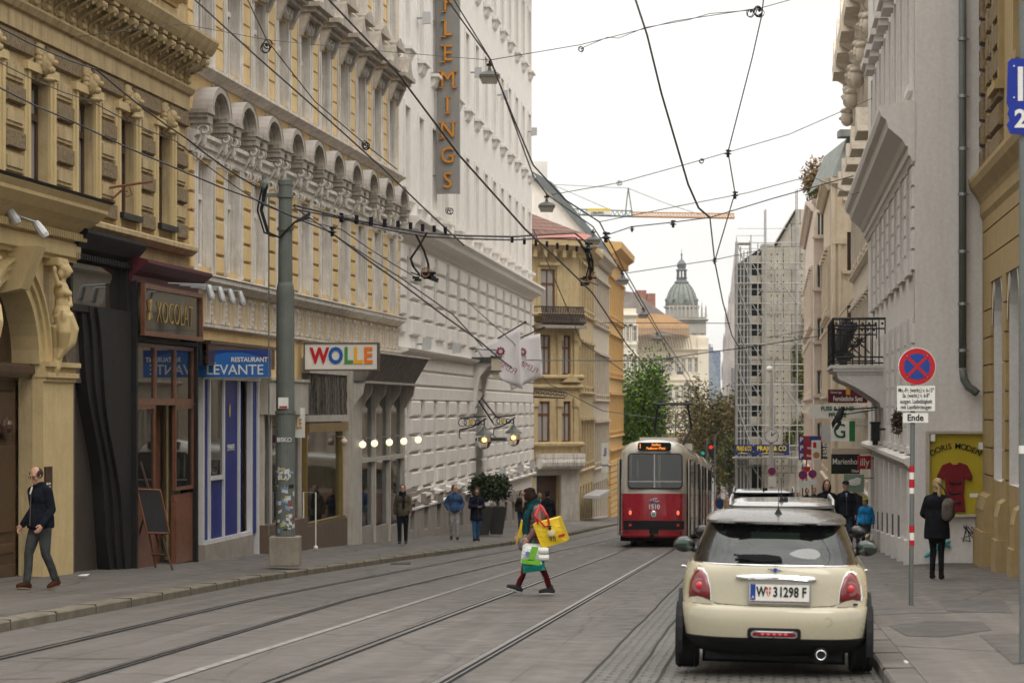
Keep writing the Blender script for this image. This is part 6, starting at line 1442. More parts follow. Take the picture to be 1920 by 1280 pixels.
W_('thin span wire carrying the tangled cable from the hotel to the right side', [(918, 113, 60), (1090, 84, 58), (1265, 40, 56), (1428, 15, 54), (1500, -5, 52)], .8, WIRG)
W_('thin cable twisted loosely around the high span wire', [(1092, 90, 58), (1140, 70, 57), (1160, 72, 57), (1210, 52, 56), (1290, 38, 55), (1330, 26, 55), (1428, 18, 54)], .7, WIRG)
W_('thin span wire rising across the sky to the ornate cream building', [(1035, 365, 86), (1160, 343, 84), (1316, 300, 80), (1480, 252, 76), (1592, 203, 73), (1690, 162, 62)], .8, WIRG)
W_('thin span wire from the second lamp over the crane to the grey building', [(1124, 416, 92), (1280, 385, 88), (1400, 362, 80), (1520, 330, 70), (1598, 365, 64), (1640, 350, 62), (1720, 337, 52), (1860, 312, 47)], .8, WIRG)
W_('thick span wire with insulators meeting the sky junction', [(1140, 440, 92), (1185, 425, 86), (1260, 417, 78), (1331, 408, 66), (1450, 372, 62), (1600, 330, 60)], 1.1, WIRG)
W_('thin span wire behind the dome to the scaffolding', [(1175, 512, 116), (1340, 487, 120), (1420, 470, 125)], .8, WIRG)
W_('long span wire sagging over the tram pantograph', [(985, 675, 100), (1150, 676, 115), (1220, 676, 118), (1330, 660, 122), (1410, 650, 125), (1560, 626, 118)], 1.0, WIRG)
W_('span wire in front of the grand white block', [(1130, 605, 140), (1370, 606, 150)], .8, WIRG)
W_('wire curving over the corner house facet', [(1000, 430, 92), (1090, 640, 120), (1175, 700, 140), (1290, 790, 180)], 1.0, WIRG)
W_('wire crossing the flags down to the shop awning', [(870, 560, 80), (960, 640, 95), (1030, 720, 118), (1130, 770, 140), (1240, 785, 170)], .9, WIRG)
W_('wire above the balcony and the hanging sculpture', [(1440, 632, 130), (1560, 612, 90), (1600, 560, 76)], .7, WIRG)
W_('wire from the mast base of the cable arm down over the yellow facade', [(540, 380, 50), (640, 450, 60), (750, 520, 72), (850, 590, 84), (905, 650, 95)], 1.3)
# heavy cable arm from the mast
t = wire('bundle of thick black cables strung from the mast across to the corner house', [(552, 385, 49), (620, 402, 52), (700, 420, 56), (790, 436, 60), (870, 442, 66), (960, 444, 72), (1020, 440, 78), (1078, 437, 84), (1100, 455, 86), (1112, 490, 87), (1105, 525, 88)], 2.2, name='cable_bundle', cat='cable')
w3 = [P(*p)-t.location for p in [(552, 392, 49), (640, 410, 53), (730, 432, 58), (800, 444, 61), (880, 448, 67), (960, 450, 72), (1030, 446, 78), (1080, 446, 84), (1098, 470, 86), (1104, 500, 87), (1098, 522, 88)]]; m = MB(); m.tube(w3, [1.5*(p.y+49)/F for p in w3], 5)
for k in range(16): q = w3[1].lerp(w3[5], k/15) if k < 9 else w3[5].lerp(w3[8], (k-9)/7); m.lathe([(.05, -.1), (.05, .1)], q+Vector((0, 0, .02)), 5)
m.build('second_strand', WIRE, t)
def insul(px, py, Y, lb, s=1):
    p = P(px, py, Y); t = thing('wire_insulator', lb, 'insulator', p, 0, 'wire fittings'); m = MB(); m.lathe([(.02, -.2*s), (.07*s, -.18*s), (.05*s, -.1*s), (.16*s, -.06*s), (.05*s, 0), (.03, .12*s)], n=8); m.box(-.09*s, .12*s, -.02, .02, .04*s, .1*s); m.build('insulator_body', WIRE, t)
insul(1103, 462, 86, 'dark bell insulator on the bracket left of the pair under the lamps', 1.32); insul(1136, 442, 92, 'dark bell insulator right of the pair, beside the third hanging lamp', 1.32); insul(623, 432, 52, 'black insulator under the cable bundle left of the hotel', 0.66); insul(1185, 428, 86, 'small insulator on the span wire above the orange cornice', 0.66); insul(1262, 418, 78, 'small pair insulator halfway along the thick span wire', 0.77); insul(1378, 364, 70, 'insulator where the wire kinks above the scaffolding', 0.72); insul(1340, 488, 85, 'insulator at the wire crossing left of the scaffolding', 0.66); insul(1365, 286, 60, 'insulator at the bend of the long wire in the sky', 0.61)
def knot(px, py, Y, r, lb, n=3):
    r *= .6; p = P(px, py, Y); t = thing('wire_loop', lb, 'wire loop', p, 0, 'coiled wire loops'); m = MB(); rr = random.Random(int(px))
    for k in range(n):
        ox_, oz_ = rr.uniform(-.4, .4)*r, rr.uniform(-.6, .2)*r; m.tube([(ox_+r*rr.uniform(.8, 1)*math.cos(q*.55), rr.uniform(-.05, .05), oz_+r*math.sin(q*.55)) for q in range(12)], .011, 4)
    m.ball((0, 0, 0), r*.35, 6); m.build('loops', WIRE, t)
for a in ((1424, 20, 54, .17, 'large tangle of coiled wire at the top of the sky', 5), (1161, 343, 84, .13, 'small wire coil on the span wire above the crane', 3), (1316, 301, 80, .12, 'small wire coil in the right part of the sky', 3), (500, 85, 48, .16, 'wire coil hanging before the yellow upper facade', 3), (685, 272, 42, .10, 'wire coil in front of the arched hoods', 3), (843, 395, 66, .14, 'wire coil below the vertical hotel sign', 3), (1408, 22, 54, .14, 'round wire coil left of the large tangle', 2), (1090, 92, 58, .1, 'hanging wire end at the left of the high span wire', 2)): knot(*a)
def switchgear(pts1, pts2, px, py, Y, lb):
    o = P(px, py, Y); t = thing('cable_drop', lb, 'cable fitting', o, 0, 'cable drops'); m = MB()
    for p_ in (pts1, pts2): m.tube([P(*q)-o for q in p_], [2.2*Y/F]*len(p_), 6)
    m.build('drop_cables', MATS['black_rubber'], t)
    rr = random.Random(px); m = MB()
    for k in range(12): x, z = rr.uniform(-.28, .28), rr.uniform(-.18, .15); m.box(x-.08, x+.1, -.1, .1, z-.03, z+.03)
    m.tube([(-.35, 0, .1), (.35, 0, -.15)], .02); m.build('switch_fittings', IRON, t)
    m = MB(); m.tube([(.03+.1*math.cos(q*.6), -.12, .1+.12*math.sin(q*.6)) for q in range(11)], .016, 5); m.build('copper_loop', pm('copper', (.45, .2, .1), .4, metal=.7), t)
switchgear([(800, 437, 60), (788, 458, 61), (770, 485, 61.5), (775, 500, 62), (787, 515, 62)], [(780, 440, 60), (795, 470, 61), (803, 495, 62), (804, 515, 62)], 796, 518, 62, 'black cable drop with switch fittings over the white hotel ledge')
switchgear([(1090, 460, 86), (1110, 490, 87), (1112, 505, 88), (1100, 522, 88)], [(1085, 450, 86), (1104, 480, 87), (1106, 500, 88), (1108, 525, 88)], 1104, 527, 88, 'black cable drop with switch fittings before the corner house')
# hanging street lamps
LH = pm('lamp_housing', (.10, .10, .095), .45); LGL = pm('lamp_glass', (.40, .37, .32), .25, var=.2)
lm = [(918, 145, 60), (1025, 388, 86.8), (1112, 452, 98), (1167, 527, 116), (1206, 591, 138), (1232, 636, 158), (1255, 673, 183), (1275, 698, 203), (1288, 721, 224), (1299, 732, 239)]
ll = ['nearest hanging street lamp, in front of the hotel beside the vertical sign', 'second hanging street lamp, at the far edge of the hotel', 'third hanging street lamp, above the corner house roof', 'fourth hanging street lamp, beside the orange cornice', 'fifth hanging street lamp, above the peach netting', 'sixth hanging street lamp, below the peach netting', 'seventh hanging street lamp from the viewer, before the white block', 'eighth hanging street lamp, above the brown tree', 'ninth hanging street lamp, very small above the pantograph', 'tenth and farthest hanging street lamp above the pantograph']
for (px, py, Y), lb in zip(lm, ll):
    t = thing('hanging_street_lamp', lb, 'street lamp', P(px, py, Y), 0, 'street lamps hung over the road'); k = .66 if px == 918 else .78
    m = MB(); n = 4
    def rect(w_, d_, z): return [(-w_, -d_, z), (w_, -d_, z), (w_, d_, z), (-w_, d_, z)]
    vs = sum([rect(w_*k*.62, d_*k, z*k) for w_, d_, z in ((.62, .42, -.02), (.62, .42, .06), (.45, .3, .16), (.12, .1, .24), (.08, .06, .42))], [])
    m.add(vs, [(4*i+j, 4*i+(j+1) % 4, 4*i+4+(j+1) % 4, 4*i+4+j) for i in range(4) for j in range(4)]+[(16, 17, 18, 19), (3, 2, 1, 0)]); m.build('hood', LH, t)
    m = MB(); vs = sum([rect(w_*k*.62, d_*k, z*k) for w_, d_, z in ((.58, .38, -.021), (.45, .28, -.22))], []); m.add(vs, [(j, (j+1) % 4, 4+(j+1) % 4, 4+j) for j in range(4)]+[(7, 6, 5, 4)]); m.build('glass', LGL, t)
    m = MB(); m.tube([(0, 0, .4*k), (0, 0, .62*k)], .03, 5); m.box(-.12*k, .12*k, -.05, .05, .42*k, .5*k); m.build('hanger', WIRE, t)
# ================================================================ SIGNS AND FURNITURE ON THE RIGHT
SRED = pm('sign_red', (.42, .012, .02), .4, var=.05); SBLU = pm('sign_disc_blue', (.012, .05, .25), .4, var=.05); POLE = pm('galvanised_pole', (.15, .165, .16), .5, metal=.2)
def disc(m, r, y, z, n=32, x=0, d=.005): m.lathe([(r, y), (r, y-d)], (x, 0, z), n, ax='y')
def nostop(t, r, z, x=0, y=0, extra=True):
    m = MB(); disc(m, r*1.03, y, z, x=x, d=.02); m.build('disc_rim', SIGNW, t)
    m = MB(); disc(m, r, y-.021, z, x=x, d=.004); m.build('red_ring', SRED, t)
    m = MB(); disc(m, r*.72, y-.026, z, x=x, d=.003); m.build('blue_disc', SBLU, t)
    m = MB(); w_ = r*.085
    for s in (-1, 1):
        c, sn = math.cos(math.pi/4), s*math.sin(math.pi/4); L_ = r*.75
        m.add([(x+c*L_*a-sn*w_*b_, y-.032-.001*(s > 0), z+sn*L_*a+c*w_*b_) for a, b_ in ((-1, -1), (1, -1), (1, 1), (-1, 1))], [(0, 1, 2, 3)])
    m.build('red_cross', SRED, t)
YP = 31.7; s_ = YP/F; b = P(1708, 1138, YP); tp = thing('no_stopping_sign', 'no stopping sign with two white plates on a pole with red and white bands', 'road sign', b)
h = lambda py: (1138-py)*s_
m = MB(); m.tube([(0, 0, 0), (.03, 0, h(660))], .03, 10); m.build('pole', POLE, tp)
m = MB(); [m.lathe([(.034, h(b_)), (.034, h(a))], (.012, 0, 0), 12) for a, b_ in ((873, 885), (898, 914), (985, 998), (1012, 1022))]; m.build('red_bands', SRED, tp)
m = MB(); [m.lathe([(.0335, h(b_)), (.0335, h(a))], (.012, 0, 0), 12) for a, b_ in ((885, 898), (914, 925), (998, 1012))]; m.build('white_bands', SIGNW, tp)
nostop(tp, 34*s_, h(687), x=10*s_, y=-.04)
m = MB(); m.box(-27*s_, 44*s_, -.05, -.035, h(770), h(723)); m.build('text_plate', SIGNW, tp); m = MB(); m.box(-16*s_, 31*s_, -.05, -.035, h(792), h(774)); m.build('end_plate', SIGNW, tp)
for tx, py, sz_, sx_ in (('Mo.-Fr. (werkt.) v. 6-13°', 731.5, .076, .62), ('Sa. (werkt.) v. 6-8°', 741.5, .076, .62), ('ausgen. Ladetätigkeit', 752.5, .076, .66), ('mit Lastfahrzeugen', 763, .076, .70)): text(tx, sz_, .001, BLKL, tp, (8.5*s_, -.053, h(py)), sx=sx_, off=.001)
text('Ende', .12, .001, BLKL, tp, (7*s_, -.053, h(783)), off=.003, sx=.9)
m = MB(); [m.ball((10*s_+dx*s_, -.075, h(687)+dz*s_), .008, 5) for dx, dz in ((-19, 20), (19, 20), (-19, -20), (19, -20))]; m.build('rivets', STEEL, tp)
# pole with the torn blue number sign at the right edge
YQ = 20.5; s_ = YQ/F; b = P(1918, 1315, YQ); b.z = gz(YQ)+.16
t = thing('blue_number_sign', 'torn blue sign with white figures on a grey pole at the right edge', 'road sign', b); zz = lambda py: EYE+(HY-py)*s_-b.z
m = MB(); m.tube([(0, 0, 0), (0, 0, 5.6)], .032, 12); m.build('pole', POLE, t)
m = MB(); m.lathe([(.036, zz(850)), (.036, zz(835))], n=12); m.build('pale_band', SIGNW, t)
m = MB(); x0, x1 = -33*s_, 60*s_; pts = [(x0, zz(235)), (x0+.03, zz(253)), (x1, zz(253)), (x1, zz(112)), (x0+.04, zz(112)), (x0+.01, zz(118)), (x0-.0, zz(195)), (x0+.02, zz(205)), (x0+.005, zz(215)), (x0+.025, zz(226))]
m.prism(pts, -.06, -.045, 'y'); m.build('panel', pm('sign_panel_blue', (.01, .03, .28), .35), t)
text('12', .40, .002, SIGNW, t, (10*s_, -.064, zz(163)), off=.008, sx=.8); text('25', .21, .002, SIGNW, t, (0*s_+.02, -.064, zz(226)), off=.006)
m = MB(); [m.ball((x0+.06, -.064, zz(p_)), .008, 5) for p_ in (126, 185)]; m.build('rivets', SIGNW, t)
# hanging shop signs
def hsign(name, lab, a, b_, c, d, Y, mat, texts=(), frame=None, dd=.12):
    t, wd, hh = sign_board(name, lab, a, b_, c, d, Y, mat, frame, dd, facR.signrot*.3, grp='shop signs along the right pavement')
    for tx, sz_, u, v, mt, sx_, of in texts: text(tx, sz_*hh, .006, mt, t, (wd*u, -.012, hh*v), sx=sx_, off=of)
    m = MB(); m.tube([(wd-.05, .05, hh*.8), (wd+.6, .1, hh*.8)], .02, 4); m.build('bracket', STEEL, t); return t, wd, hh
GRL = pm('sign_green', (.01, .09, .04), .4); MAR = pm('maroon_sign', (.10, .008, .02), .4)
t, wd, hh = hsign('shop_sign', 'maroon shop sign with pale gothic lettering under the balcony', 1553, 730, 1626, 755, 79, MAR, (('Fernöstliche Spez', .5, .5, .3, SIGNW, .62, .004), ('Glücksbringer', .22, .2, .78, SIGNW, .7, 0)))
m = MB(); m.box(.45*wd, .56*wd, -.02, -.004, .6*hh, 1.15*hh); m.build('orange_mark', pm('orange_mark', (.6, .3, .03), .5), t)
hsign('shop_sign', 'white sign reading FUSS & HAND PFLEGE in green', 1518, 758, 1622, 784, 84, SIGNW, (('FUSS & HAND', .42, .5, .70, GRL, .92, .006), ('PFLEGE', .42, .5, .24, GRL, .95, .006)))
t, wd, hh = hsign('pharmacy_sign', 'white sign with a green ring letter and a dark green edge', 1558, 789, 1603, 827, 72, SIGNW, (('G', 1.0, .36, .48, GRL, .9, .004),))
m = MB(); m.box(.76*wd, wd, -.012, -.002, 0, hh); m.build('green_edge', pm('sign_bright_green', (.01, .14, .03), .4), t)
hsign('shop_sign', 'plain pale grey sign board left of the green ring sign', 1541, 798, 1558, 828, 74, LGREY)
hsign('shop_sign', 'dark cafe sign with slanted white script', 1559, 851, 1612, 888, 66, pm('dark_green_sign', (.012, .014, .011), .4), (('Marienhof', .42, .5, .62, SIGNW, .78, .002), ('Ottak', .2, .84, .15, SIGNW, .8, .002)))
hsign('shop_sign', 'small red square sign with white lettering beside the dark cafe sign', 1609, 854, 1633, 879, 65.6, SRED, (('illy', .8, .5, .5, SIGNW, .8, .002),))
hsign('shop_sign', 'striped cream and red awning board above the dark cafe sign', 1560, 840, 1634, 851, 67, pm('cream_board', (.5, .42, .33), .5))
t, wd, hh = hsign('shop_banner', 'pale green banner with a white coffee cup shape below the cafe sign', 1583, 889, 1620, 922, 64, pm('mint_banner', (.20, .28, .21), .6)); m = MB(); m.ball((wd*.5, -.02, hh*.55), (wd*.34, .01, hh*.2), 10); m.ball((wd*.66, -.02, hh*.7), (wd*.2, .01, hh*.12), 8); m.build('cup_shape', SIGNW, t)
hsign('takeaway_sign', 'black takeaway sign listing KEBAP PIZZA PASTA in white', 1540, 829, 1567, 860, 108, DARK, (('EZGI', .28, .5, .86, SIGNW, 1.2, .01), ('·KEBAP', .22, .5, .6, SIGNW, 1.1, .006), ('·PIZZA', .22, .48, .4, SIGNW, 1.1, .006), ('·PASTA', .22, .5, .2, SIGNW, 1.1, .006)))
t, wd, hh = hsign('menu_board', 'white menu board with two round food pictures beside the takeaway sign', 1522, 825, 1539, 862, 110, SIGNW); m = MB(); disc(m, wd*.36, -.01, hh*.25, x=wd*.5); m.build('food_picture', pm('pizza', (.45, .2, .07), .6), t); m = MB(); m.box(wd*.15, wd*.5, -.012, 0, hh*.62, hh*.9); m.build('food_picture', SRED, t)
t, wd, hh = hsign('parking_board', 'tall red board with blue letter P squares and white lettering', 1498, 817, 1541, 862, 114, pm('board_red', (.30, .015, .03), .45), (('Rathaus', .13, .52, .5, SIGNW, .7, .004), ('Museum', .13, .5, .18, SIGNW, .7, .004)))
for k in range(3): m = MB(); m.box(0, wd*.22, -.014, -.002, hh*(.02+.34*k), hh*(.3+.34*k)); m.build('blue_square', SBLU, t); text('P', hh*.26, .004, SIGNW, t, (wd*.11, -.02, hh*(.16+.34*k)), off=.01)
m = MB(); m.box(wd*.45, wd*.9, -.014, -.002, hh*.8, hh*.98); m.build('blue_strip', SBLU, t)
# bird bracket, box lamp
q = P(1568, 800, 61.5); t = thing('hanging_bird_sign', 'dark metal bird sculpture hanging from a bracket before the green lettering', 'hanging sign', q, 0); s_ = 61.5/F
m = MB(); m.tube([P(1645, 764, 61.5)-q, P(1565, 768, 61.5)-q], .02, 5); m.tube([P(1640, 768, 61.5)-q, P(1575, 778, 61.5)-q], .015, 5); m.build('arm', IRON, t)
m = MB(); m.ball((.08, 0, .28), (.1, .08, .2), 8, rot=Matrix.Rotation(.4, 3, 'Y')); m.ball((.16, 0, .45), (.07, .06, .07), 8)
m.add([(0.05, 0, .4), (-.12, .04, .1), (-.08, .1, -.05), (.02, .04, .12), (.12, -.04, .35)], [(0, 1, 2, 3, 4)]); m.tube([(.1, 0, .15), (.02, 0, -.05), (-.05, 0, -.1)], [.05, .03, .01], 5); m.build('bird', IRON, t)
q = P(1641, 810, 60); t = thing('black_box_lamp', 'black boxy wall lamp under the balcony console', 'lamp', q); m = MB(); m.box(-.1, .1, -.1, .1, -.22, .2); m.box(-.12, .12, -.12, .12, .2, .26); m.box(-.06, .06, -.05, .05, -.32, -.22); m.build('housing', DARK, t); m = MB(); m.box(.1, .4, -.02, .02, .05, .1); m.build('bracket', IRON, t)
q = P(1683, 800, 52); t = thing('hanging_basket', 'dead brown plant hanging in a wall niche beside the sign pole', 'dried plant', q); leafball('foliage', pm('dead_leaf', (.09, .06, .045), .9, var=.4), t, (0, 0, .1), (.14, .14, .28), 350, .05, 5); m = MB(); m.box(-.02, .3, .05, .1, .38, .42); m.build('bracket', IRON, t)
# small road signs down the street
def polesign(lab, px, py_top, Y, discs, x=None, plates=(), grp='small road signs down the street'):
    p = P(px, 0, Y); p.z = gz(Y)+.13; t = thing('road_sign', lab, 'road sign', p, 0, grp); m = MB(); m.tube([(0, 0, 0), (0, 0, EYE+(HY-py_top)*Y/F-p.z)], .04, 6); m.build('pole', POLE, t)
    for dx, py, r in discs: nostop(t, r*Y/F, EYE+(HY-py)*Y/F-p.z, x=dx*Y/F, y=-.06)
    for a, b_, c, d, mt in plates: m = MB(); m.box(a*Y/F, c*Y/F, -.08, -.05, EYE+(HY-d)*Y/F-p.z, EYE+(HY-b_)*Y/F-p.z); m.build('plate', mt, t)
    return t
polesign('left of two small no stopping discs in front of the shop signs', 1505, 870, 100, [(0, 890, 8.5)], plates=[(-8, 901, 9, 914, SIGNW)])
polesign('right of two small no stopping discs in front of the shop signs', 1523, 878, 101, [(0, 888, 8)], plates=[(-8, 898, 8, 908, SIGNW)])
t = polesign('small no stopping disc with white plates below the street clock', 1447, 876, 120, [(0, 883, 7.5)], plates=[(-7, 893, 8, 912, SIGNW)])
t = polesign('small red and white triangle sign above the pair of discs', 1512, 862, 112, [], plates=[(-7, 874, 7, 884, SRED)])
# street clock and globe lamp post
Y = 150; p = P(1446, 900, Y); p.z = gz(Y); t = thing('street_clock', 'white faced street clock on a tall post with a globe lamp on top', 'street clock', p); z = lambda py: EYE+(HY-py)*Y/F-p.z
m = MB(); m.tube([(0, 0, 0), (0, 0, z(700))], [.18, .1], 8); m.build('post', pm('pale_post', (.42, .41, .39), .5), t)
m = MB(); m.ball((-.1, 0, z(692)), .21, 12); m.build('globe', SIGNW, t, smooth=True)
m = MB(); disc(m, .44, -.15, z(817), d=.1); m.build('clock_case', pm('clock_grey', (.25, .25, .25), .5), t); m = MB(); disc(m, .39, -.26, z(817), d=.01); m.build('clock_face', SIGNW, t)
m = MB(); m.box(-.03, .03, -.29, -.275, z(817), z(817)+.24); m.add([(0, -.29, z(817)-.03), (.26, -.29, z(817)+.2), (.24, -.29, z(817)+.24), (-.03, -.29, z(817)+.02)], [(0, 1, 2, 3)])
for k in range(12): a = k*math.pi/6; m.ball((.33*math.cos(a), -.28, z(817)+.33*math.sin(a)), .025, 4)
m.build('clock_hands', DARK, t)
# traffic lights
Y = 160
for px, py, lb, red in ((1333, 838, 'traffic light showing red beyond the tram', 1), (1318, 848, 'smaller traffic light showing green beyond the tram', 0)):
    p = P(px+3, 900, Y); p.z = gz(Y); t = thing('traffic_light', lb, 'traffic light', p, 0, 'traffic lights'); z = lambda q: EYE+(HY-q)*Y/F-p.z
    m = MB(); m.tube([(.15, 0, 0), (.15, 0, z(py-24))], .05, 6); m.build('pole', POLE, t); m = MB(); m.box(-.25, .02, -.1, .1, z(py+18), z(py-7)); m.build('housing', DARK, t)
    m = MB(); disc(m, .12, -.11, z(py if red else py+1), x=-.12, d=.03); m.build('lit_lamp', pm('lamp_red', (.9, .04, .02), .4, emit=.4) if red else pm('lamp_green', (.02, .45, .3), .4, emit=.12), t)
# wooden easel
Y = 45.6; p = P(292, 1058, Y); p.z = gz(Y)+.235; t = thing('wooden_easel', 'dark wooden easel with a black menu board seen from behind, outside the chocolate shop', 'easel', p, 0); s_ = Y/F; E_ = lambda px, py, dy=0: ((px-292)*s_, dy, (1058-py)*s_+.0)
m = MB(); [m.tube([E_(*a), E_(*b_)], .022, 5) for a, b_ in (((327, 1062, -.25), (262, 860, .1)), ((293, 1058, -.1), (272, 945, -.1)), ((238, 1062, .45), (278, 930, .05)), ((276, 938, .0), (305, 1030, -.15)))]; m.tube([E_(286, 1032, -.15), E_(320, 1034, -.15)], .022, 5); m.build('easel_legs', WOODD, t)
m = MB(); vs = [E_(258, 912, -.05), E_(301, 913, -.05), E_(321, 993, -.25), E_(279, 992, -.25)]; m.add([(x, y-.0, z) for x, y, z in vs]+[(x, y+.04, z) for x, y, z in vs], [(0, 1, 2, 3), (7, 6, 5, 4), (0, 4, 5, 1), (1, 5, 6, 2), (2, 6, 7, 3), (3, 7, 4, 0)]); m.build('board', BLK, t)
m = MB(); [m.tube([vs[i], vs[(i+1) % 4]], .02, 4) for i in range(4)]; m.build('board_frame', WOODR, t)
# clothes rail in yarn shop window, small objects at hotel corner
t = thing('clothes_rail', 'white metal clothes rail standing outside the yarn shop window', 'clothes rail', P(592, 1015, 60.5)); t.location.z = gz(60.5)+.25; m = MB(); m.tube([(0, 0, 0), (0, 0, 1.42), (-.32, .15, 1.42), (-.32, .15, .1)], .018, 5); m.ball((0, 0, .04), .06, 8); m.build('rail_frame', SIGNW, t)
t = thing('wool_carton', 'pale wool carton on show inside the yarn shop window', 'carton', P(612, 980, 63)); t.location = facL.X(62.5)-.35, 62.5, gz(62.5)+.62
m = MB(); m.box(-.2, .2, -.3, .3, 0, .45); m.build('box', SIGNW, t)
# ================================================================ VEHICLES
def paint(name, col, rough=.28, var=.03): return pm(name, col, rough, var=var, fine=.02, coat=.9, scale=1.2)
def outline(w, yr, yf, r, bul=.1, nf=10, bulf=.1):
    """closed plan outline of a car slice, starting rear centre, going right, front, left; fixed count"""
    pts = []; r = min(r, w*.95)
    def corner(cx, cy, a0, a1, n=7): return [(cx+r*math.cos(a0+(a1-a0)*k/n), cy+r*math.sin(a0+(a1-a0)*k/n)) for k in range(n+1)]
    half = [(w*.0, yr)]+[((w-r)*k/6, yr) for k in range(1, 6)]+corner(w-r, yr+r, -math.pi/2, 0)
    half += [(w, yr+r+(yf-yr-2*r)*k/14) for k in range(1, 14)]+corner(w-r, yf-r, 0, math.pi/2)+[((w-r)*(1-k/6), yf) for k in range(1, 6)]+[(0, yf)]
    out = []
    ym = (yr+yf)/2
    for x, y in half:
        f = min(1, abs(y-yr)/.9); g_ = min(1, abs(yf-y)/.9); sb = 1-.0*f
        y2 = y+bul*(x/w)**2*(1-f)+(-bulf*(x/w)**2*(1-g_)); t_ = (y-ym)/(yf-yr)*2
        out.append((x*(1-.05*max(0, abs(t_)-.3)), y2))
    return out+[(-x, y) for x, y in out[-2:0:-1]]
def loft(mb, slices, mats=None, cap=(True, True)):
    rings = [[(x, y, z) for x, y in outline(w, yr, yf, r, *rest)] for z, w, yr, yf, r, *rest in slices]; n = len(rings[0]); o = len(mb.v)
    for rg in rings: mb.v += rg
    for i in range(len(rings)-1):
        for j in range(n):
            mb.f.append((o+i*n+j, o+i*n+(j+1) % n, o+(i+1)*n+(j+1) % n, o+(i+1)*n+j)); mb.m.append(mats(i, j, n, rings) if mats else 0)
    if cap[0]: mb.f.append(tuple(o+j for j in range(n))[::-1]); mb.m.append(0)
    if cap[1]: mb.f.append(tuple(o+(len(rings)-1)*n+j for j in range(n))); mb.m.append(mats(len(rings)-1, 0, n, rings) if mats else 0)
    return n
TYRE = pm('tyre_rubber', (.012, .012, .012), .85, var=.3, scale=10); BLKP = pm('black_plastic', (.010, .010, .011), .7, var=.2, spec=.25); BLKG = pm('black_gloss_paint', (.008, .008, .009), .22, coat=.25, spec=.35, fine=0)
CHR = pm('chrome', (.75, .75, .76), .07, metal=1, var=.02, fine=0); TAILR = pm('tail_lamp_red', (.16, .008, .012), .12, coat=1, var=.1); GLOWR = pm('unlit_lamp_glow_red', (.5, .02, .03), .2, emit=.12, coat=1); CARG = glassm('car_glass', tr=.55, tint=(.24, .35, .32), rough=.02, dark=(.012, .014, .014))  # red lens given a faint glow although the parked car's lamps are off
CARD = glassm('dark_car_glass', tr=.12, tint=(.3, .33, .33), rough=.02, dark=(.008, .009, .009))
def wheel(t, x, y, r=.30, w=.2, sgn=1):
    m = MB(); prof = [(r*.6, -w/2), (r*.93, -w/2), (r, -w/2+.03)]
    for k in range(5): z = -w/2+.04+k*(w-.08)/5; prof += [(r, z), (r, z+(w-.08)/5-.012), (r-.01, z+(w-.08)/5-.010), (r-.01, z+(w-.08)/5-.002)]
    prof += [(r, w/2-.03), (r*.93, w/2), (r*.6, w/2)]
    m.lathe(prof, (x, y, r), 28, ax='x'); tm = m.build('wheel', TYRE, t)
    m = MB(); m.lathe([(r*.62, -w*.3), (r*.62, w*.45*sgn), (r*.5, w*.5*sgn), (r*.1, w*.42*sgn)], (x, y, r), 16, ax='x'); m.build('rim', STEEL, tm)
def car(name, lab, loc, rz, body, roofm, L, W, H, belt, sl, gh, roll=0, rear_glass=CARG, group=None, rails=False, tails=None):
    t = thing(name, lab, 'car', loc, rz, group); t.rotation_euler = (0, roll, rz)
    m = MB(); loft(m, sl); bo = m.build('body', body, t, smooth=True, fix=True, auto=.9)
    m = MB()
    zt, zb = gh[-1][0], gh[0][0]
    def mt(i, j, n, rg):
        if i >= len(gh)-1 or i == 0 and False: return 0
        p = [sum(c)/4 for c in zip(rg[i][j], rg[i][(j+1) % n], rg[i+1][j], rg[i+1][(j+1) % n])]
        if zb+.01 < p[2] < zt-.07:
            yr, yf = min(q[1] for q in rg[i]), max(q[1] for q in rg[i]); xw = max(q[0] for q in rg[i])
            if p[1] < yr+.16 and abs(p[0]) < xw*.86: return 1
            if p[1] > yf-.22 and abs(p[0]) < xw*.9: return 1
            if yr+.30 < p[1] < yf-.35 and abs(p[1]-(yr+yf)/2-.1) > .06: return 2
        return 0
    loft(m, gh, mt, (False, False)); m.build('cabin', [BLKG, rear_glass, CARD], t, smooth=True, fix=True, auto=.7)
    return t, bo
# --------- cream hatchback in the foreground
YC_ = 20.9; cx = (1450-960)*YC_/F
CREAMP = paint('cream_car_paint', (.37, .335, .24), .25)
sl = [(.20, .70, .16, 3.45, .30), (.28, .79, .05, 3.60, .34), (.335, .815, .012, 3.66, .36), (.34, .822, .0, 3.66, .36), (.42, .836, -.012, 3.68, .37), (.50, .842, -.012, 3.68, .37), (.565, .842, .0, 3.68, .37), (.60, .840, .02, 3.67, .37), (.615, .836, .062, 3.66, .36),
      (.70, .834, .075, 3.62, .36), (.80, .828, .085, 3.50, .36), (.88, .815, .10, 3.25, .36), (.93, .79, .118, 3.0, .36), (.955, .76, .135, 2.8, .36), (.965, .735, .15, 2.7, .36), (.966, .55, .3, 2.5, .3)]
gh = [(.955, .745, .14, 2.72, .33), (.975, .73, .158, 2.68, .33), (1.06, .705, .205, 2.48, .31), (1.15, .672, .265, 2.28, .29), (1.24, .634, .33, 2.08, .27), (1.30, .606, .385, 1.95, .25), (1.315, .60, .40, 1.93, .25)]
t, bo = car('parked_car', 'cream hatchback with black roof parked at the right kerb, nearest to the viewer', (cx, YC_, gz(YC_)+.005), -math.atan(.108)+.0, CREAMP, BLKG, 3.7, 1.68, 1.41, .97, sl, gh, roll=math.radians(1.0))
ROOFM = pm('dark_roof_paint', (.05, .046, .04), .25, coat=.35, fine=0)
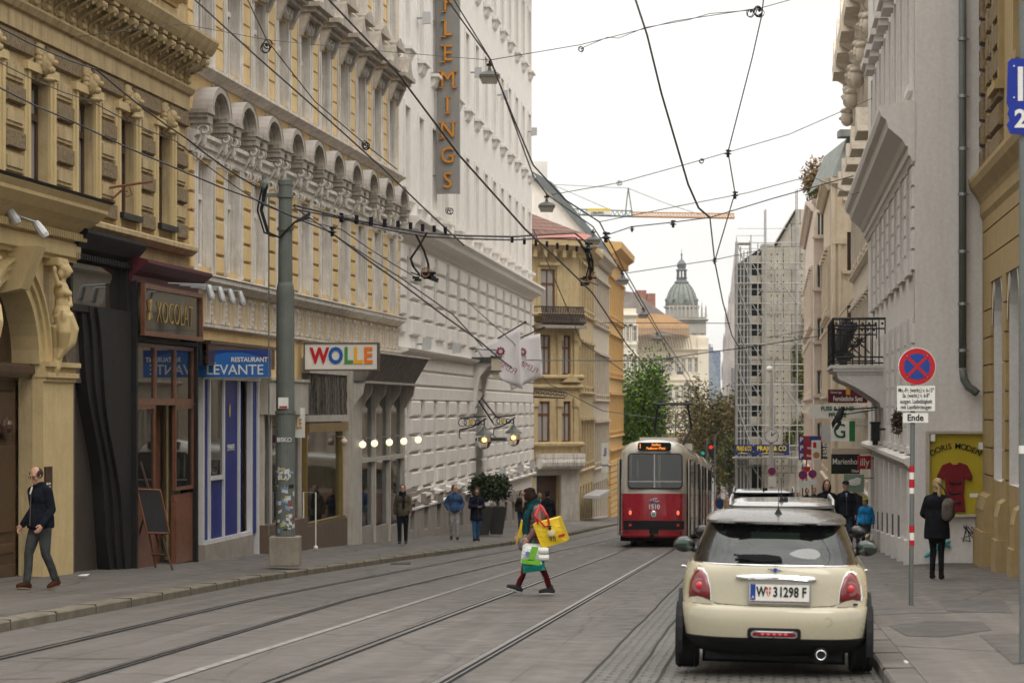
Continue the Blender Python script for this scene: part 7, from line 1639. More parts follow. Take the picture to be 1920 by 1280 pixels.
m = MB(); loft(m, [(1.30, .598, .33, 1.95, .22, .06), (1.315, .625, .24, 1.96, .24, .09), (1.335, .625, .25, 1.93, .25, .09), (1.36, .60, .34, 1.86, .26, .09), (1.385, .52, .50, 1.75, .26), (1.402, .38, .72, 1.55, .25), (1.408, .2, .95, 1.35, .15)]); m.build('roof', ROOFM, t, smooth=True, fix=True, auto=.8)
# lower black skirt and wheel arch cladding
m = MB(); loft(m, [(.17, .62, .25, 3.4, .3), (.20, .715, .13, 3.5, .31), (.27, .80, .035, 3.62, .35), (.31, .832, -.0, 3.68, .37), (.334, .842, -.016, 3.69, .375), (.336, .80, .03, 3.6, .36)]); m.build('lower_skirt', BLKP, t, smooth=True, fix=True, auto=.8)
m = MB()
for s in (-1, 1):
    for yc in (.66, 3.02):
        pts = []
        for k in range(15):
            a = -.35+(math.pi+.7)*k/14; pts.append((yc+.42*math.cos(a), .31+.40*math.sin(a)))
        for (r0, r1, x0, x1) in ((1, 1, .80, .847),):
            inn = [(yc+.33*math.cos(-.35+(math.pi+.7)*k/14), .31+.31*math.sin(-.35+(math.pi+.7)*k/14)) for k in range(15)]
            for k in range(14): m.add([(s*x, p[0], max(.16, p[1])) for x in (x0, x1) for p in (pts[k], pts[k+1], inn[k+1], inn[k])], [(0, 1, 2, 3), (7, 6, 5, 4), (0, 4, 5, 1), (3, 2, 6, 7)])
            m.add([(s*.848, p[0], max(.2, p[1])) for p in inn], [tuple(range(15))])
m.build('wheel_arch', BLKP, t, fix=True)
for s in (-1, 1):
    for yc in (.66, 3.02): wheel(t, s*.765, yc, .305, .205, s)
m = MB(); m.box(-.6, .6, .3, 3.4, .12, .24); m.box(-.64, .64, .95, 1.0, .03, .3); m.tube([(-.6, .66, .3), (.6, .66, .3)], .05, 6); m.tube([(.4, .25, .22), (.3, .8, .24), (-.1, 1.0, .25)], .12, 8); m.build('underbody_and_light_block', BLKP, t)  # panel behind the wheels and low floor added to block light under the car
def yrear(z):                                                         # rear surface y at height z on the centre line
    for a, b in zip(sl, sl[1:]):
        if a[0] <= z <= b[0]: return a[2]+(b[2]-a[2])*(z-a[0])/max(1e-6, b[0]-a[0])
    return sl[-1][2]
def wz(z):
    for a, b in zip(sl, sl[1:]):
        if a[0] <= z <= b[0]: u = (z-a[0])/max(1e-6, b[0]-a[0]); return a[1]+(b[1]-a[1])*u, a[4]+(b[4]-a[4])*u
    return .8, .35
def ysurf(x, z):                                                      # rear surface incl. corner
    ol = outline(wz(z)[0], yrear(z), 3.6, wz(z)[1]); x = abs(x); best = None
    for (x0, y0), (x1, y1) in zip(ol[:14], ol[1:15]):
        if x0 <= x <= x1: return y0+(y1-y0)*(x-x0)/max(1e-6, x1-x0)
    return ol[13][1]
def onskin(m, pts, off=.006, th=.0):                                   # polygon fan laid on the rear skin, via fine grid
    vs = [(x, ysurf(x, z)-off, z) for x, z in pts]; cx = sum(p[0] for p in pts)/len(pts); cz = sum(p[1] for p in pts)/len(pts)
    rings = []
    for f in (1, .75, .5, .25): rings.append([(cx+(x-cx)*f, ysurf(cx+(x-cx)*f, cz+(z-cz)*f)-off-(.012 if f < 1 else 0)*th, cz+(z-cz)*f) for x, z in pts])
    n = len(pts); V = sum(rings, [])+[(cx, ysurf(cx, cz)-off-.014*th, cz)]
    V0 = [(x, ysurf(x, z)+.02, z) for x, z in pts]; V += V0; b0 = 4*n+1
    fs = [(i*n+j, i*n+(j+1) % n, (i+1)*n+(j+1) % n, (i+1)*n+j) for i in range(3) for j in range(n)]+[(3*n+j, 3*n+(j+1) % n, 4*n) for j in range(n)]+[(b0+j, b0+(j+1) % n, (j+1) % n, j) for j in range(n)]
    m.add(V, fs)
def rrect(x0, x1, z0, z1, r, n=4, sk=0):
    o = []
    for cx, cz, a0 in ((x1-r, z1-r, 0), (x0+r, z1-r, 90), (x0+r, z0+r, 180), (x1-r, z0+r, 270)):
        for k in range(n+1): a = math.radians(a0+90*k/n); z = cz+r*math.sin(a); o.append((cx+r*math.cos(a)+sk*(z-z0), z))
    return o
S = 217.
for s in (-1, 1):
    base = [(.56, .655), (.745, .665), (.752, .70), (.74, .80), (.70, .885), (.665, .91), (.635, .905), (.60, .86), (.568, .76)]
    pts = [(s*x, z) for x, z in base]
    m = MB(); onskin(m, [(s*(x+(.012 if x > .66 else -.012)), z+(.012 if z > .8 else -.012)) for x, z in base], .008); r_ = m.build('tail_lamp_rim', CHR, t, smooth=False)
    m = MB(); onskin(m, pts, .014, 1); tl = m.build('tail_lamp', TAILR, t, smooth=True)
    m = MB(); xx = s*.655; yy = ysurf(xx, .77)-.02; m.lathe([(.064, yy+.02), (.064, yy-.012), (.05, yy-.014)], (xx, 0, .77), 20, ax='y'); m.build('lamp_ring', pm('smoky_lens', (.25, .1, .1), .15, coat=1), tl, smooth=False)
    m = MB(); m.ball((xx, yy-.008, .77), (.036, .02, .036), 14); m.build('lamp_bulb', GLOWR, tl, smooth=True)
# panel gaps of the tailgate
def seamline(m, pts, r=.0035, off=.001): m.tube([(x, ysurf(x, z)-off, z) for x, z in pts], r, 5)
m = MB()
gp = [(-.66, .965), (-.665, .93), (-.655, .85), (-.62, .72), (-.58, .655), (-.50, .622), (-.3, .612), (0, .610), (.3, .612), (.50, .622), (.58, .655), (.62, .72), (.655, .85), (.665, .93), (.66, .965)]
seamline(m, gp); seamline(m, [(-.79, .615), (-.7, .613), (-.60, .612), (-.54, .612)]); seamline(m, [(.54, .612), (.60, .612), (.7, .613), (.79, .615)])
m.lathe([(.036, ysurf(.46, .49)-.001), (.034, ysurf(.46, .49)-.002)], (.46, 0, .49), 20, ax='y', caps=False); m.build('panel_gaps', BLKP, t)
m = MB(); pts = [(-.34, .852), (-.335, .872), (-.2, .886), (0, .89), (.2, .886), (.335, .872), (.36, .845), (.34, .83), (.2, .842), (0, .846), (-.2, .842), (-.32, .836)]; onskin(m, pts, .028, 1); m.build('boot_handle', CHR, t, smooth=True)
m = MB(); m.tube([(x, ysurf(x, .958)-.004, .962) for x in [(-.7+1.4*k/20) for k in range(21)]], .006, 6); m.build('beltline_trim', CHR, t)
# badge
m = MB(); yb = ysurf(0, .92)-.012
for s in (-1, 1): m.add([(s*.02, yb, .935), (s*.085, yb+.002, .932), (s*.07, yb, .924), (s*.06, yb, .922), (s*.045, yb, .914), (s*.02, yb, .908)], [(0, 1, 2, 3, 4, 5) if s < 0 else (5, 4, 3, 2, 1, 0)])
m.lathe([(.024, yb+.01), (.024, yb-.004)], (0, 0, .921), 16, ax='y'); m.build('wing_badge', CHR, t); m = MB(); m.lathe([(.017, yb), (.017, yb-.006)], (0, 0, .921), 16, ax='y'); m.build('badge_centre', SBLU, t)
# number plate
pz0, pz1, px0, px1 = .655, .815, -.225, .305; yp = ysurf(0, .66)-.03
m = MB(); m.box(px0, px1, yp, yp+.03, pz0, pz1); pl = m.build('number_plate', SIGNW, t, bevel=.004)
m = MB(); framebox(m, px0-.008, px1+.008, pz0-.022, pz1+.01, yp+.025, .016, .03); m.build('plate_frame', CHR, t)
m = MB(); m.box(px0+.014, px0+.058, yp-.003, yp, pz0+.012, pz1-.012); m.build('blue_band', SBLU, pl)
text('A', .035, .001, SIGNW, pl, (px0+.036, yp-.005, pz0+.035)); zc2 = (pz0+pz1)/2
for ch, xx in (('W', .095), ('3', .218), ('1', .266), ('2', .308), ('9', .353), ('8', .398), ('F', .465)):
    text(ch, .118, .001, BLKL, pl, (px0+xx+.012, yp-.004, zc2), off=.0035, sx=.72 if ch != 'W' else .66)
m = MB(); xc = px0+.17; m.prism([(xc-.022, zc2+.045), (xc+.022, zc2+.045), (xc+.018, zc2-.01), (xc, zc2-.04), (xc-.018, zc2-.01)], yp-.003, yp, 'y'); m.build('coat_of_arms', pm('plate_red', (.5, .05, .05), .5), pl)
m = MB(); m.box(xc-.004, xc+.004, yp-.005, yp-.003, zc2-.03, zc2+.045); m.box(xc-.02, xc+.02, yp-.005, yp-.003, zc2+.01, zc2+.018); m.build('arms_cross', SIGNW, pl)
m = MB()
for k in range(9): m.box(px0, px1, yp-.002, yp-.001, pz0+.004, pz0+.006) if k == 0 else m.box(px0, px1, yp-.002, yp-.001, pz1-.006, pz1-.004)
m.build('plate_lines', pm('plate_red', (.5, .05, .05), .5), pl)
# low reflector, exhaust, wiper, roof antenna, mirrors
m = MB(); onskin(m, rrect(-.23, .23, .325, .43, .03), .010); m.build('reflector_recess', BLKP, t)
m = MB(); onskin(m, rrect(-.20, .20, .345, .405, .025), .020); m.build('reflector_rim', CHR, t); m = MB(); onskin(m, rrect(-.185, .185, .357, .393, .016), .026); m.build('rear_reflector', TAILR, t)
m = MB(); [m.ball((-.10+.05*k, ysurf(0, .375)-.03, .375), (.018, .006, .012), 6) for k in range(5)]; m.build('painted_glow_dots', GLOWR, t)  # dots on the low reflector glow faintly, no lamp is lit here
m = MB(); m.lathe([(.042, -.02), (.045, -.035), (.036, -.035), (.034, .1)], (.405, 0, .21), 20, ax='y', caps=False); ep = m.build('exhaust_pipe', CHR, t, smooth=True); m = MB(); m.lathe([(.034, -.02), (.033, .0), (.01, .0)], (.405, 0, .21), 16, ax='y'); m.build('exhaust_bore', BLKP, ep); m = MB(); m.lathe([(.06, .02), (.055, .3)], (.405, 0, .21), 12, ax='y'); m.build('silencer', BLKP, t)
gy = lambda z: .158+(z-.975)*(.33-.158)/(1.24-.975)
m = MB(); m.prism([(-.34, .0), (-.30, .03), (-.08, .035), (0.04, .02), (.06, -.01), (-.1, -.03), (-.2, -.02)], gy(1.01)-.035, gy(1.01)-.012, 'y'); m.xf(Matrix.Translation((0, 0, 1.02))); m.tube([(0, gy(1.0)-.02, 1.0), (-.36, gy(1.04)-.02, 1.045)], .009, 5); m.build('rear_wiper', BLKP, t)
m = MB(); m.lathe([(.045, 1.375), (.03, 1.40), (.012, 1.43), (.004, 1.45), (.003, 1.62)], (.02, .58, 0), 10); m.build('antenna', BLKP, t)
m = MB(); [m.box(s*.01, s*.36, .25, .30, 1.322, 1.326) for s in (-1, 1)]; m.build('spoiler_lip', BLKP, t)
for s in (-1, 1):
    m = MB(); m.ball((s*.86, 2.05, 1.02), (.105, .07, .075), 20); m.tube([(s*.70, 2.08, .96), (s*.80, 2.06, .98)], [.035, .025], 8); mo = m.build('wing_mirror', BLKG, t, smooth=True)
    m = MB(); m.ball((s*.862, 1.992, 1.02), (.088, .012, .06), 20); m.build('mirror_glass', pm('mirror_surface', (.09, .11, .10), .05, metal=1, var=0, fine=0), mo, smooth=True)
    m = MB(); m.ball((s*.838, 1.35, .86), (.03, .06, .015), 8); m.build('door_handle', CHR, t)
# interior
m = MB()
for s in (-.34, .34):
    m.tube([(s, 1.35, .5), (s, 1.42, .8), (s, 1.48, 1.0)], [.2, .21, .14], 10); m.ball((s, 1.52, 1.16), (.12, .05, .10), 12)
m.box(-.65, .65, .6, .75, .4, .92)
m.build('seats', pm('seat_fabric', (.06, .06, .06), .9), t)
m = MB(); m.box(-.66, .66, 2.35, 2.6, .5, .92); m.tube([(-.34+.17*math.cos(k*.5), 2.2+.03*math.sin(k*.5), .9+.17*math.sin(k*.5)) for k in range(14)], .014, 6); m.box(-.1, .12, 2.0, 2.03, 1.20, 1.26); m.build('dashboard', BLKP, t)
m = MB(); m.box(.664, .72, ysurf(.69, .635)-.012, ysurf(.69, .635), .625, .642); m.build('model_badge', BLKP, t)
# --------- silver estate and black car ahead
def estate(lab, px, Y, body, L=4.5, W=.86, H=1.5, belt=.95, dark=False):
    sl2 = [(.2, W-.1, .15, L-.2, .25), (.35, W-.01, 0, L-.03, .3), (.55, W, 0, L, .3), (.62, W, .04, L, .3), (.8, W-.01, .07, L-.25, .3), (belt-.05, W-.03, .1, L-.9, .3), (belt, W-.07, .12, L-1.1, .28), (belt+.002, .5, .3, L-1.3, .2)]
    gh2 = [(belt-.01, W-.08, .13, L-1.12, .26), (belt+.15, W-.13, .2, L-1.4, .24), (belt+.3, W-.19, .28, L-1.7, .22), (H-.07, W-.24, .36, L-1.9, .2), (H-.05, W-.25, .38, L-1.92, .2)]
    t, bo = car('parked_car', lab, ((px-960)*Y/F, Y, gz(Y)+.01), -math.atan(.105), body, body, L, W*2, H, belt, sl2, gh2, rear_glass=CARD, group='cars parked along the right kerb')
    m = MB(); loft(m, [(H-.06, W-.25, .3, L-1.95, .2), (H-.03, W-.25, .28, L-1.95, .2), (H-.005, W-.33, .45, L-2.1, .2), (H+.005, W-.5, .7, L-2.3, .2)]); m.build('roof', body, t, smooth=True, fix=True, auto=.8)
    m = MB()
    for s in (-1, 1):
        x = s*(W-.27); m.tube([(x, .45, H-.03), (x, .5, H+.03), (x, L-2.3, H+.03), (x, L-2.2, H-.03)], .018, 6)
    m.build('roof_rails', STEEL, t)
    m = MB(); m.lathe([(.03, H), (.015, H+.06), (.004, H+.09), (.003, H+.28)], (0, .7, 0), 8); m.ball((.05, .9, H+.02), (.03, .08, .04), 8); m.build('antenna', BLKP, t)
    for s in (-1, 1):
        m = MB(); m.box(s*(W-.16), s*(W-.02), -.01, .25, .62, .88); m.build('tail_lamp', TAILR, t, bevel=.02)
        m = MB(); m.ball((s*(W+.10), L-1.75, belt+.07), (.11, .07, .08), 12); m.build('wing_mirror', BLKG, t, smooth=True)
        for yc in (.75, L-.85): wheel(t, s*(W-.1), yc, .32, .2, s)
    m = MB(); m.box(-.26, .26, -.03, .02, .6, .71); m.build('number_plate', SIGNW, t)
    return t
estate('silver estate car with roof rails parked just ahead of the cream hatchback', 1466, 27.5, paint('silver_car_paint', (.20, .19, .175), .3), H=1.47)
estate('black car with roof rails parked ahead of the silver estate', 1432, 50.5, paint('black_car_paint', (.025, .025, .028), .2), L=4.4, W=.9, H=1.66, belt=1.05)
estate('dark grey car parked farthest down the right kerb', 1436, 66, paint('grey_car_paint', (.08, .08, .085), .25), H=1.45)
# --------- tram
YT = 74.8; TR = paint('tram_red', (.36, .008, .022), .3, .06); TW = paint('tram_cream', (.54, .50, .42), .35, .06)
t = thing('tram', 'red and cream tram with an orange destination display seen from behind', 'tram', (trackR(YT)-.02, YT, gz(YT)), -math.atan(.1045))
t.rotation_euler = (-math.atan(.0365), 0, -math.atan(.1045))
def tcar(y0, Lc, rear, front):
    hw = 1.11
    def ol(w, sh):                                                    # plan outline with tapered ends
        r_ = w-.155 if rear else w; f_ = w-.155 if front else w
        pts = [(0, y0+sh-.06), (r_*.5, y0+sh-.035), (r_-.1, y0+sh+.03), (r_-.02, y0+sh+.12), (r_+.03, y0+sh+.4), (w, y0+1.6)]+[(w, y0+1.6+(Lc-3.2)*k/6) for k in range(1, 7)]+[(f_, y0+Lc-.15), (f_-.1, y0+Lc-sh), (0, y0+Lc-sh)]
        return pts+[(-x, y) for x, y in pts[-2:0:-1]]
    def lf(name, sls, mat):
        m = MB(); rg = [[(x, y, z) for x, y in ol(w, sh)] for z, w, sh in sls]; n = len(rg[0])
        for r_ in rg: m.v += r_
        for i in range(len(rg)-1):
            for j in range(n): m.f.append((i*n+j, i*n+(j+1) % n, (i+1)*n+(j+1) % n, (i+1)*n+j)); m.m.append(0)
        m.f += [tuple(range(n))[::-1], tuple((len(rg)-1)*n+j for j in range(n))]; m.m += [0, 0]
        return m.build(name, mat, t, smooth=True, fix=True, auto=.5)
    lf('red_lower_body', [(.30, hw-.05, .05), (.36, hw, 0), (.56, hw, 0), (1.66, hw, 0)], TR)
    lf('cream_upper_body', [(1.662, hw, .0), (1.75, hw, .0), (2.9, hw-.03, .03), (2.98, hw-.05, .04), (3.1, hw-.12, .1), (3.2, hw-.22, .2), (3.28, hw-.4, .4), (3.34, hw-.65, .8), (3.36, hw-.9, 1.2)], TW)
    m = MB(); y = y0+1.0; k = 0
    while y < y0+Lc-1.6:
        if k % 4 == 0:
            for s in (-1, 1): m.box(s*(hw-.03), s*(hw+.006), y, y+1.25, .35, 2.75)
            y += 1.4
        else:
            y += 1.25
        k += 1
    m.build('door_surround', TW, t)
    y = y0+1.0; k = 0
    while y < y0+Lc-1.6:
        for s in (-1, 1):
            if k % 4 == 0:
                d = MB(); d.box(s*(hw-.02), s*(hw+.014), y+.08, y+.58, .75, 2.65); d.box(s*(hw-.02), s*(hw+.014), y+.67, y+1.17, .75, 2.65); do = d.build('door', CARD, t)
                d = MB(); d.box(s*(hw), s*(hw+.02), y+.02, y+.06, .35, 2.75); d.box(s*(hw), s*(hw+.02), y+.6, y+.65, .35, 2.75); d.box(s*hw, s*(hw+.02), y+1.2, y+1.24, .35, 2.75); d.build('door_seal', BLKP, do)
            else: d = MB(); d.box(s*(hw-.02), s*(hw+.008), y+.06, y+1.15, 1.85, 2.72); d.build('side_window', CARD, t)
        y += 1.4 if k % 4 == 0 else 1.25; k += 1
    m = MB(); m.box(-hw+.1, hw-.1, y0+.4, y0+Lc-.4, .18, .34); m.build('underframe', BLKP, t)
    for yy in (y0+2.3, y0+4.1, y0+Lc-4.1, y0+Lc-2.3):
        for s in (-1, 1): m = MB(); m.lathe([(.33, -.06), (.36, -.05), (.36, .06)], (s*.72, yy, .34), 16, ax='x'); m.build('wheel', IRON, t)
tcar(0, 14, True, True); tcar(14.9, 9.5, True, False); tcar(24.7, 9.8, False, True)
m = MB(); m.box(-.95, .95, 24.2, 24.9, .4, 3.1); m.box(-.1, .1, 13.8, 15.1, .5, .7); m.build('bellows', BLKP, t)
X = lambda px: (px-1224)/60.6
m = MB(); m.prism(rrect(X(1178), X(1281), 1.80, 2.91, .13), -.075, -.03, 'y'); m.build('rear_window_rubber', BLKP, t)
m = MB(); m.prism(rrect(X(1180), X(1279), 1.84, 2.88, .1), -.085, -.07, 'y'); m.build('rear_window', glassm('tram_glass', tr=.0, dark=(.010, .011, .010)), t)
m = MB(); m.box(X(1227), X(1229.5), -.1, -.07, 1.84, 2.88); m.box(X(1180), X(1279), -.095, -.086, 2.02, 2.05); m.build('window_bar', LGREY, t)
m = MB(); m.box(X(1235), X(1240), -.09, -.086, 1.86, 2.86); m.box(X(1183), X(1186), -.09, -.086, 2.1, 2.86); m.box(X(1196), X(1198), -.09, -.086, 2.1, 2.7); m.build('painted_pole_reflection', pm('painted_reflection_grey', (.2, .21, .2), .5), t)  # pale strips painted over the pane as poles and reflections
m = MB(); m.prism(rrect(X(1197), X(1259), 3.0, 3.24, .06), -.10, .2, 'y'); m.build('display_housing', BLKP, t)
DSP = pm('orange_led', (1, .30, .05), .4, emit=.9, var=.02)
text('1', .2, .004, DSP, t, (X(1201.5), -.11, 3.12), off=.004, sx=.7); text('Stefan-', .11, .004, DSP, t, (X(1232), -.11, 3.17), off=.002); text('Fadinger-Platz', .11, .004, DSP, t, (X(1231), -.11, 3.06), off=.002, sx=.95)
m = MB(); m.prism(rrect(X(1170), X(1284), .56, .83, .03), -.09, .05, 'y'); m.build('bumper_band', BLKP, t, bevel=.01)
m = MB(); m.box(X(1219), X(1236), -.13, 0, .42, .56); m.tube([(0, .1, .35), (0, -.15, .33)], .08, 8); m.build('coupler_cover', BLKP, t)
m = MB(); m.box(-1.0, 1.0, -.04, .0, .50, .53); m.build('lower_trim', TR, t)
for s in (-1, 1):
    px = 1183 if s < 0 else 1272.5
    m = MB(); m.prism(rrect(X(px)-.06, X(px)+.06, .98, 1.22, .05), -.09, -.0, 'y'); o_ = m.build('tail_lamp', TAILR, t); m = MB(); m.ball((X(px), -.09, 1.07), (.045, .02, .07), 10); m.build('lamp_bulb', pm('tram_lit_red', (1, .12, .06), .3, emit=1.3), o_)
    m = MB(); disc(m, .045, -.10, .69, x=X(px)); m.build('reflector', pm('reflector_red', (.6, .02, .02), .3), t)
m = MB(); m.lathe([(.10, -.05), (.11, -.1), (.08, -.11)], (X(1227), 0, 1.03), 16, ax='y'); m.build('headlamp_rim', CHR, t); m = MB(); m.ball((X(1227), -.1, 1.03), (.07, .03, .07), 12); m.build('headlamp', pm('lamp_lens', (.3, .3, .28), .1, coat=1), t)
text('1510', .20, .003, SIGNW, t, (X(1227.5), -.075, 1.25), off=.007, sx=.9)
m = MB()
for a, b_ in (((-.17, .02), (.12, .10)), ((-.12, -.06), (.17, .02))):
    x0, z0 = a; x1, z1 = b_; m.add([(X(1228)+x0, -.075, 1.43+z0), (X(1228)+x0+.07, -.075, 1.43+z0+.035), (X(1228)+x1, -.075, 1.43+z1), (X(1228)+x1-.05, -.075, 1.43+z1-.035)], [(0, 3, 2, 1)])
m.box(X(1228)-.03, X(1228)+.03, -.077, -.07, 1.36, 1.53); m.build('operator_logo', SIGNW, t)
m = MB(); m.box(X(1228)-.1, X(1228)+.1, -.079, -.0765, 1.37, 1.41); m.box(X(1228)-.018, X(1228)+.018, -.08, -.077, 1.37, 1.51); m.build('logo_blue', SBLU, t)
# pantograph on the leading car
m = MB(); yy = 16.8; m.tube([(-.3, yy, 3.35), (-.7, yy+.3, 4.2), (-.55, yy, 5.05)], .05, 5); m.tube([(.3, yy, 3.35), (.7, yy+.3, 4.2), (.55, yy, 5.05)], .05, 5); m.tube([(-.75, yy, 5.08), (.75, yy, 5.08)], .06, 5); m.tube([(-.75, yy, 5.08), (-1.0, yy, 4.95)], .025, 5); m.tube([(.75, yy, 5.08), (1.0, yy, 4.95)], .025, 5); m.tube([(-.6, yy-.25, 5.06), (.6, yy-.25, 5.06)], .03, 5); m.tube([(-.7, yy+.3, 4.2), (.7, yy+.3, 4.2)], .02, 4); m.box(-.4, .4, yy-.5, yy+.5, 3.3, 3.4); m.build('pantograph', IRON, t)
m = MB(); m.box(-.7, .7, 17.6, 19.5, 3.3, 3.6); m.box(-.6, .6, 4, 6, 3.3, 3.5); m.build('roof_equipment', TW, t)
# ================================================================ PEOPLE
def cap(m, p0, p1, r0, r1, n=10):
    p0, p1 = Vector(p0), Vector(p1); d = (p1-p0).normalized(); L_ = (p1-p0).length
    pts = [p0-d*r0*.95, p0-d*r0*.6, p0]+[p0.lerp(p1, t) for t in (.33, .66)]+[p1, p1+d*r1*.6, p1+d*r1*.95]
    m.tube(pts, [r0*.25, r0*.8, r0, r0+(r1-r0)*.33, r0+(r1-r0)*.66, r1, r1*.8, r1*.25], n)
def limb(m, pts, rs):
    for a, b, r, q in zip(pts, pts[1:], rs, rs[1:]): cap(m, a, b, r, q)
def blob(name, m, mat, parent, vox=.016, it=2):
    o = m.build(name, mat, parent); r = o.modifiers.new('remesh', 'REMESH'); r.mode = 'VOXEL'; r.voxel_size = vox; r.use_smooth_shade = True
    s = o.modifiers.new('smooth', 'SMOOTH'); s.iterations = it; s.factor = .5; return o
SKIN = pm('skin', (.45, .26, .18), .6, var=.08); 
def cloth(name, col, sc=9): return pm(name, col, .92, var=.35, scale=sc, bump=1., bscale=10, fine=.1, spec=.08)
def ground_at(X, Y):
    if X < kerbL(Y)-.25: f0, f1 = kerbL(Y)-.27, faceL(Y)-.6; return gz(Y)+.122+.138*(f0-X)/(f0-f1)
    if X > kerbR(Y)+.25: f0, f1 = kerbR(Y)+.27, (yelR if Y < 48 else facR).X(Y)+.6; return gz(Y)+.122+.138*(X-f0)/(f1-f0)
    return gz(Y)
STAND = dict(kL=(.10, -.03, .50), aL=(.11, .02, .09), kR=(-.10, -.01, .50), aR=(-.11, .02, .09), eL=(.225, .03, 1.12), wL=(.23, -.06, .89), eR=(-.225, .03, 1.12), wR=(-.23, -.06, .89), head=(0, -.03, 1.625), tw=0)
def person(lab, px, Y, H, heading, pose=None, top='black', topc=(.012, .012, .014), legc=(.02, .02, .025), shoec=(.02, .015, .012), hairc=(.05, .03, .02), hair='short', hem=.80, scarf=None, hatc=None,
           skirt=0, vox=.016, female=False, group=None, fing=False, sole=None, bulk=1., X=None, extra=None, glove=None, legw=1., z=None):
    q = dict(STAND); q.update(pose or {}); X = (px-960)/F*Y if X is None else X
    g0 = ground_at(X, Y) if z is None else z
    t = thing('person', lab, 'person', (X, Y, g0), math.radians(heading), group); k = H/1.75; t.scale = (k, k, k)
    hd = Vector(q['head']); nk = Vector((hd.x*.5, hd.y*.5+.01, 1.47)); w_ = .9 if female else 1.
    shL, shR = Vector((.162*w_, .0, 1.375)), Vector((-.162*w_, .0, 1.375))
    # body: one continuous skin surface
    m = MB(); rotH = Matrix.Rotation(q.get('yaw', 0), 3, 'Z') @ Matrix.Rotation(q.get('nod', 0), 3, 'X')
    R_ = lambda x, y, z: hd+rotH @ Vector((x, y, z))
    m.ball(hd+rotH @ Vector((0, .01, .02)), (.074, .092, .095), 14, rot=rotH); m.ball(R_(0, -.022, -.05), (.056, .062, .062), 12, rot=rotH); cap(m, R_(0, -.088, .012), R_(0, -.108, -.02), .009, .014, 6)
    m.ball(R_(0, -.075, -.085), (.026, .02, .018), 8, rot=rotH); m.ball(R_(0, -.083, -.048), (.024, .014, .007), 8, rot=rotH); m.ball(R_(0, -.083, -.060), (.022, .014, .007), 8, rot=rotH)
    for s in (-1, 1): m.ball(R_(s*.075, .0, .0), (.012, .022, .032), 8, rot=rotH); m.ball(R_(s*.03, -.08, .035), (.026, .015, .008), 8, rot=rotH); m.ball(R_(s*.04, -.066, -.02), (.022, .02, .018), 8, rot=rotH)
    cap(m, nk-Vector((0, 0, .04)), hd+Vector((0, .02, -.06)), .056, .052); m.ball((0, .01, 1.30), (.155*w_, .105, .17), 14); m.ball((0, .01, 1.08), (.13, .09, .17), 12); m.ball((0, .015, .93), (.15, .105, .11), 12)
    for s, sh, e, w0, kn, an in ((1, shL, q['eL'], q['wL'], q['kL'], q['aL']), (-1, shR, q['eR'], q['wR'], q['kR'], q['aR'])):
        e, w0, kn, an = map(Vector, (e, w0, kn, an)); limb(m, [(s*.09, 0, 1.42), sh, e, w0], [.045, .046, .038, .027]); limb(m, [(s*.09, .01, .90), kn, an], [.085, .052, .038])
        dr = (w0-e).normalized(); side = Vector((0, 1, 0)) if abs(dr.y) < .8 else Vector((1, 0, 0)); side = (side-dr*side.dot(dr)).normalized(); nrm = dr.cross(side)
        c = w0+dr*.05; m.ball(c, (.022, .04, .045), 10, rot=Matrix((nrm, side, dr)).transposed())
        if fing or True:
            for i in range(4):
                b0 = w0+dr*.085+side*(-.028+.0185*i); ln = (.062, .074, .070, .054)[i]; b1 = b0+dr*ln*.55+nrm*(-s*.010); b2 = b1+dr*ln*.35+nrm*(-s*.028); limb(m, [b0, b1, b2], [.0105, .0095, .008])
            b0 = w0+dr*.03-side*.032; b1 = b0+dr*.035-side*.028; limb(m, [b0, b1, b1+dr*.035-side*.004], [.012, .011, .009])
        cap(m, an+Vector((0, 0, -.03)), an+Vector(q.get('toe'+('L' if s > 0 else 'R'), (0, -.14, -.05))), .036, .026)
    blob('body', m, glove or SKIN, t, .0095 if fing else .0125, 1) if glove is None else blob('body', m, SKIN, t, .0125, 1)
    if vox < .02:
        m = MB(); [m.ball(R_(s*.03, -.0835, .012), (.011, .006, .006), 8, rot=rotH) for s in (-1, 1)]; m.build('eyes', pm('eye_dark', (.02, .015, .01), .3), t)
    # trousers
    m = MB(); m.ball((0, .015, .93), (.165, .12, .12), 12)
    for s, kn, an in ((1, q['kL'], q['aL']), (-1, q['kR'], q['aR'])):
        kn, an = Vector(kn), Vector(an); mid = kn.lerp(an, .5)+Vector((0, .012, 0)); limb(m, [(s*.088, .012, .88), Vector((s*.088, .0, .88)).lerp(kn, .55), kn, mid, kn.lerp(an, .93)], [.098*legw, .086*legw, .066*legw, .060*legw, .055*legw])
    blob('trousers', m, cloth('cloth_%02x%02x%02x' % tuple(int(c*255) for c in legc), legc), t, vox)
    # shoes
    for s, an, key in ((1, q['aL'], 'toeL'), (-1, q['aR'], 'toeR')):
        an = Vector(an); d = Vector(q.get(key, (0, -.14, -.05))); m = MB(); up = Vector((0, 0, 1))
        h0 = an+Vector((0, .045, -.04)); t0 = an+d
        dd = (t0-h0).normalized()
        limb(m, [h0, h0.lerp(t0, .5)+Vector((0, 0, .012)), t0], [.044, .046, .036]); cap(m, an+Vector((0, .01, .02)), an-Vector((0, 0, .03)), .05, .046)
        so_ = blob('shoe', m, cloth('shoe_%02x%02x%02x' % tuple(int(c*255) for c in shoec), shoec), t, .012)
        if sole: m = MB(); limb(m, [h0-up*.032, h0.lerp(t0, .5)-up*.024, t0-up*.026], [.030, .032, .028]); blob('sole', m, sole, so_, .012)
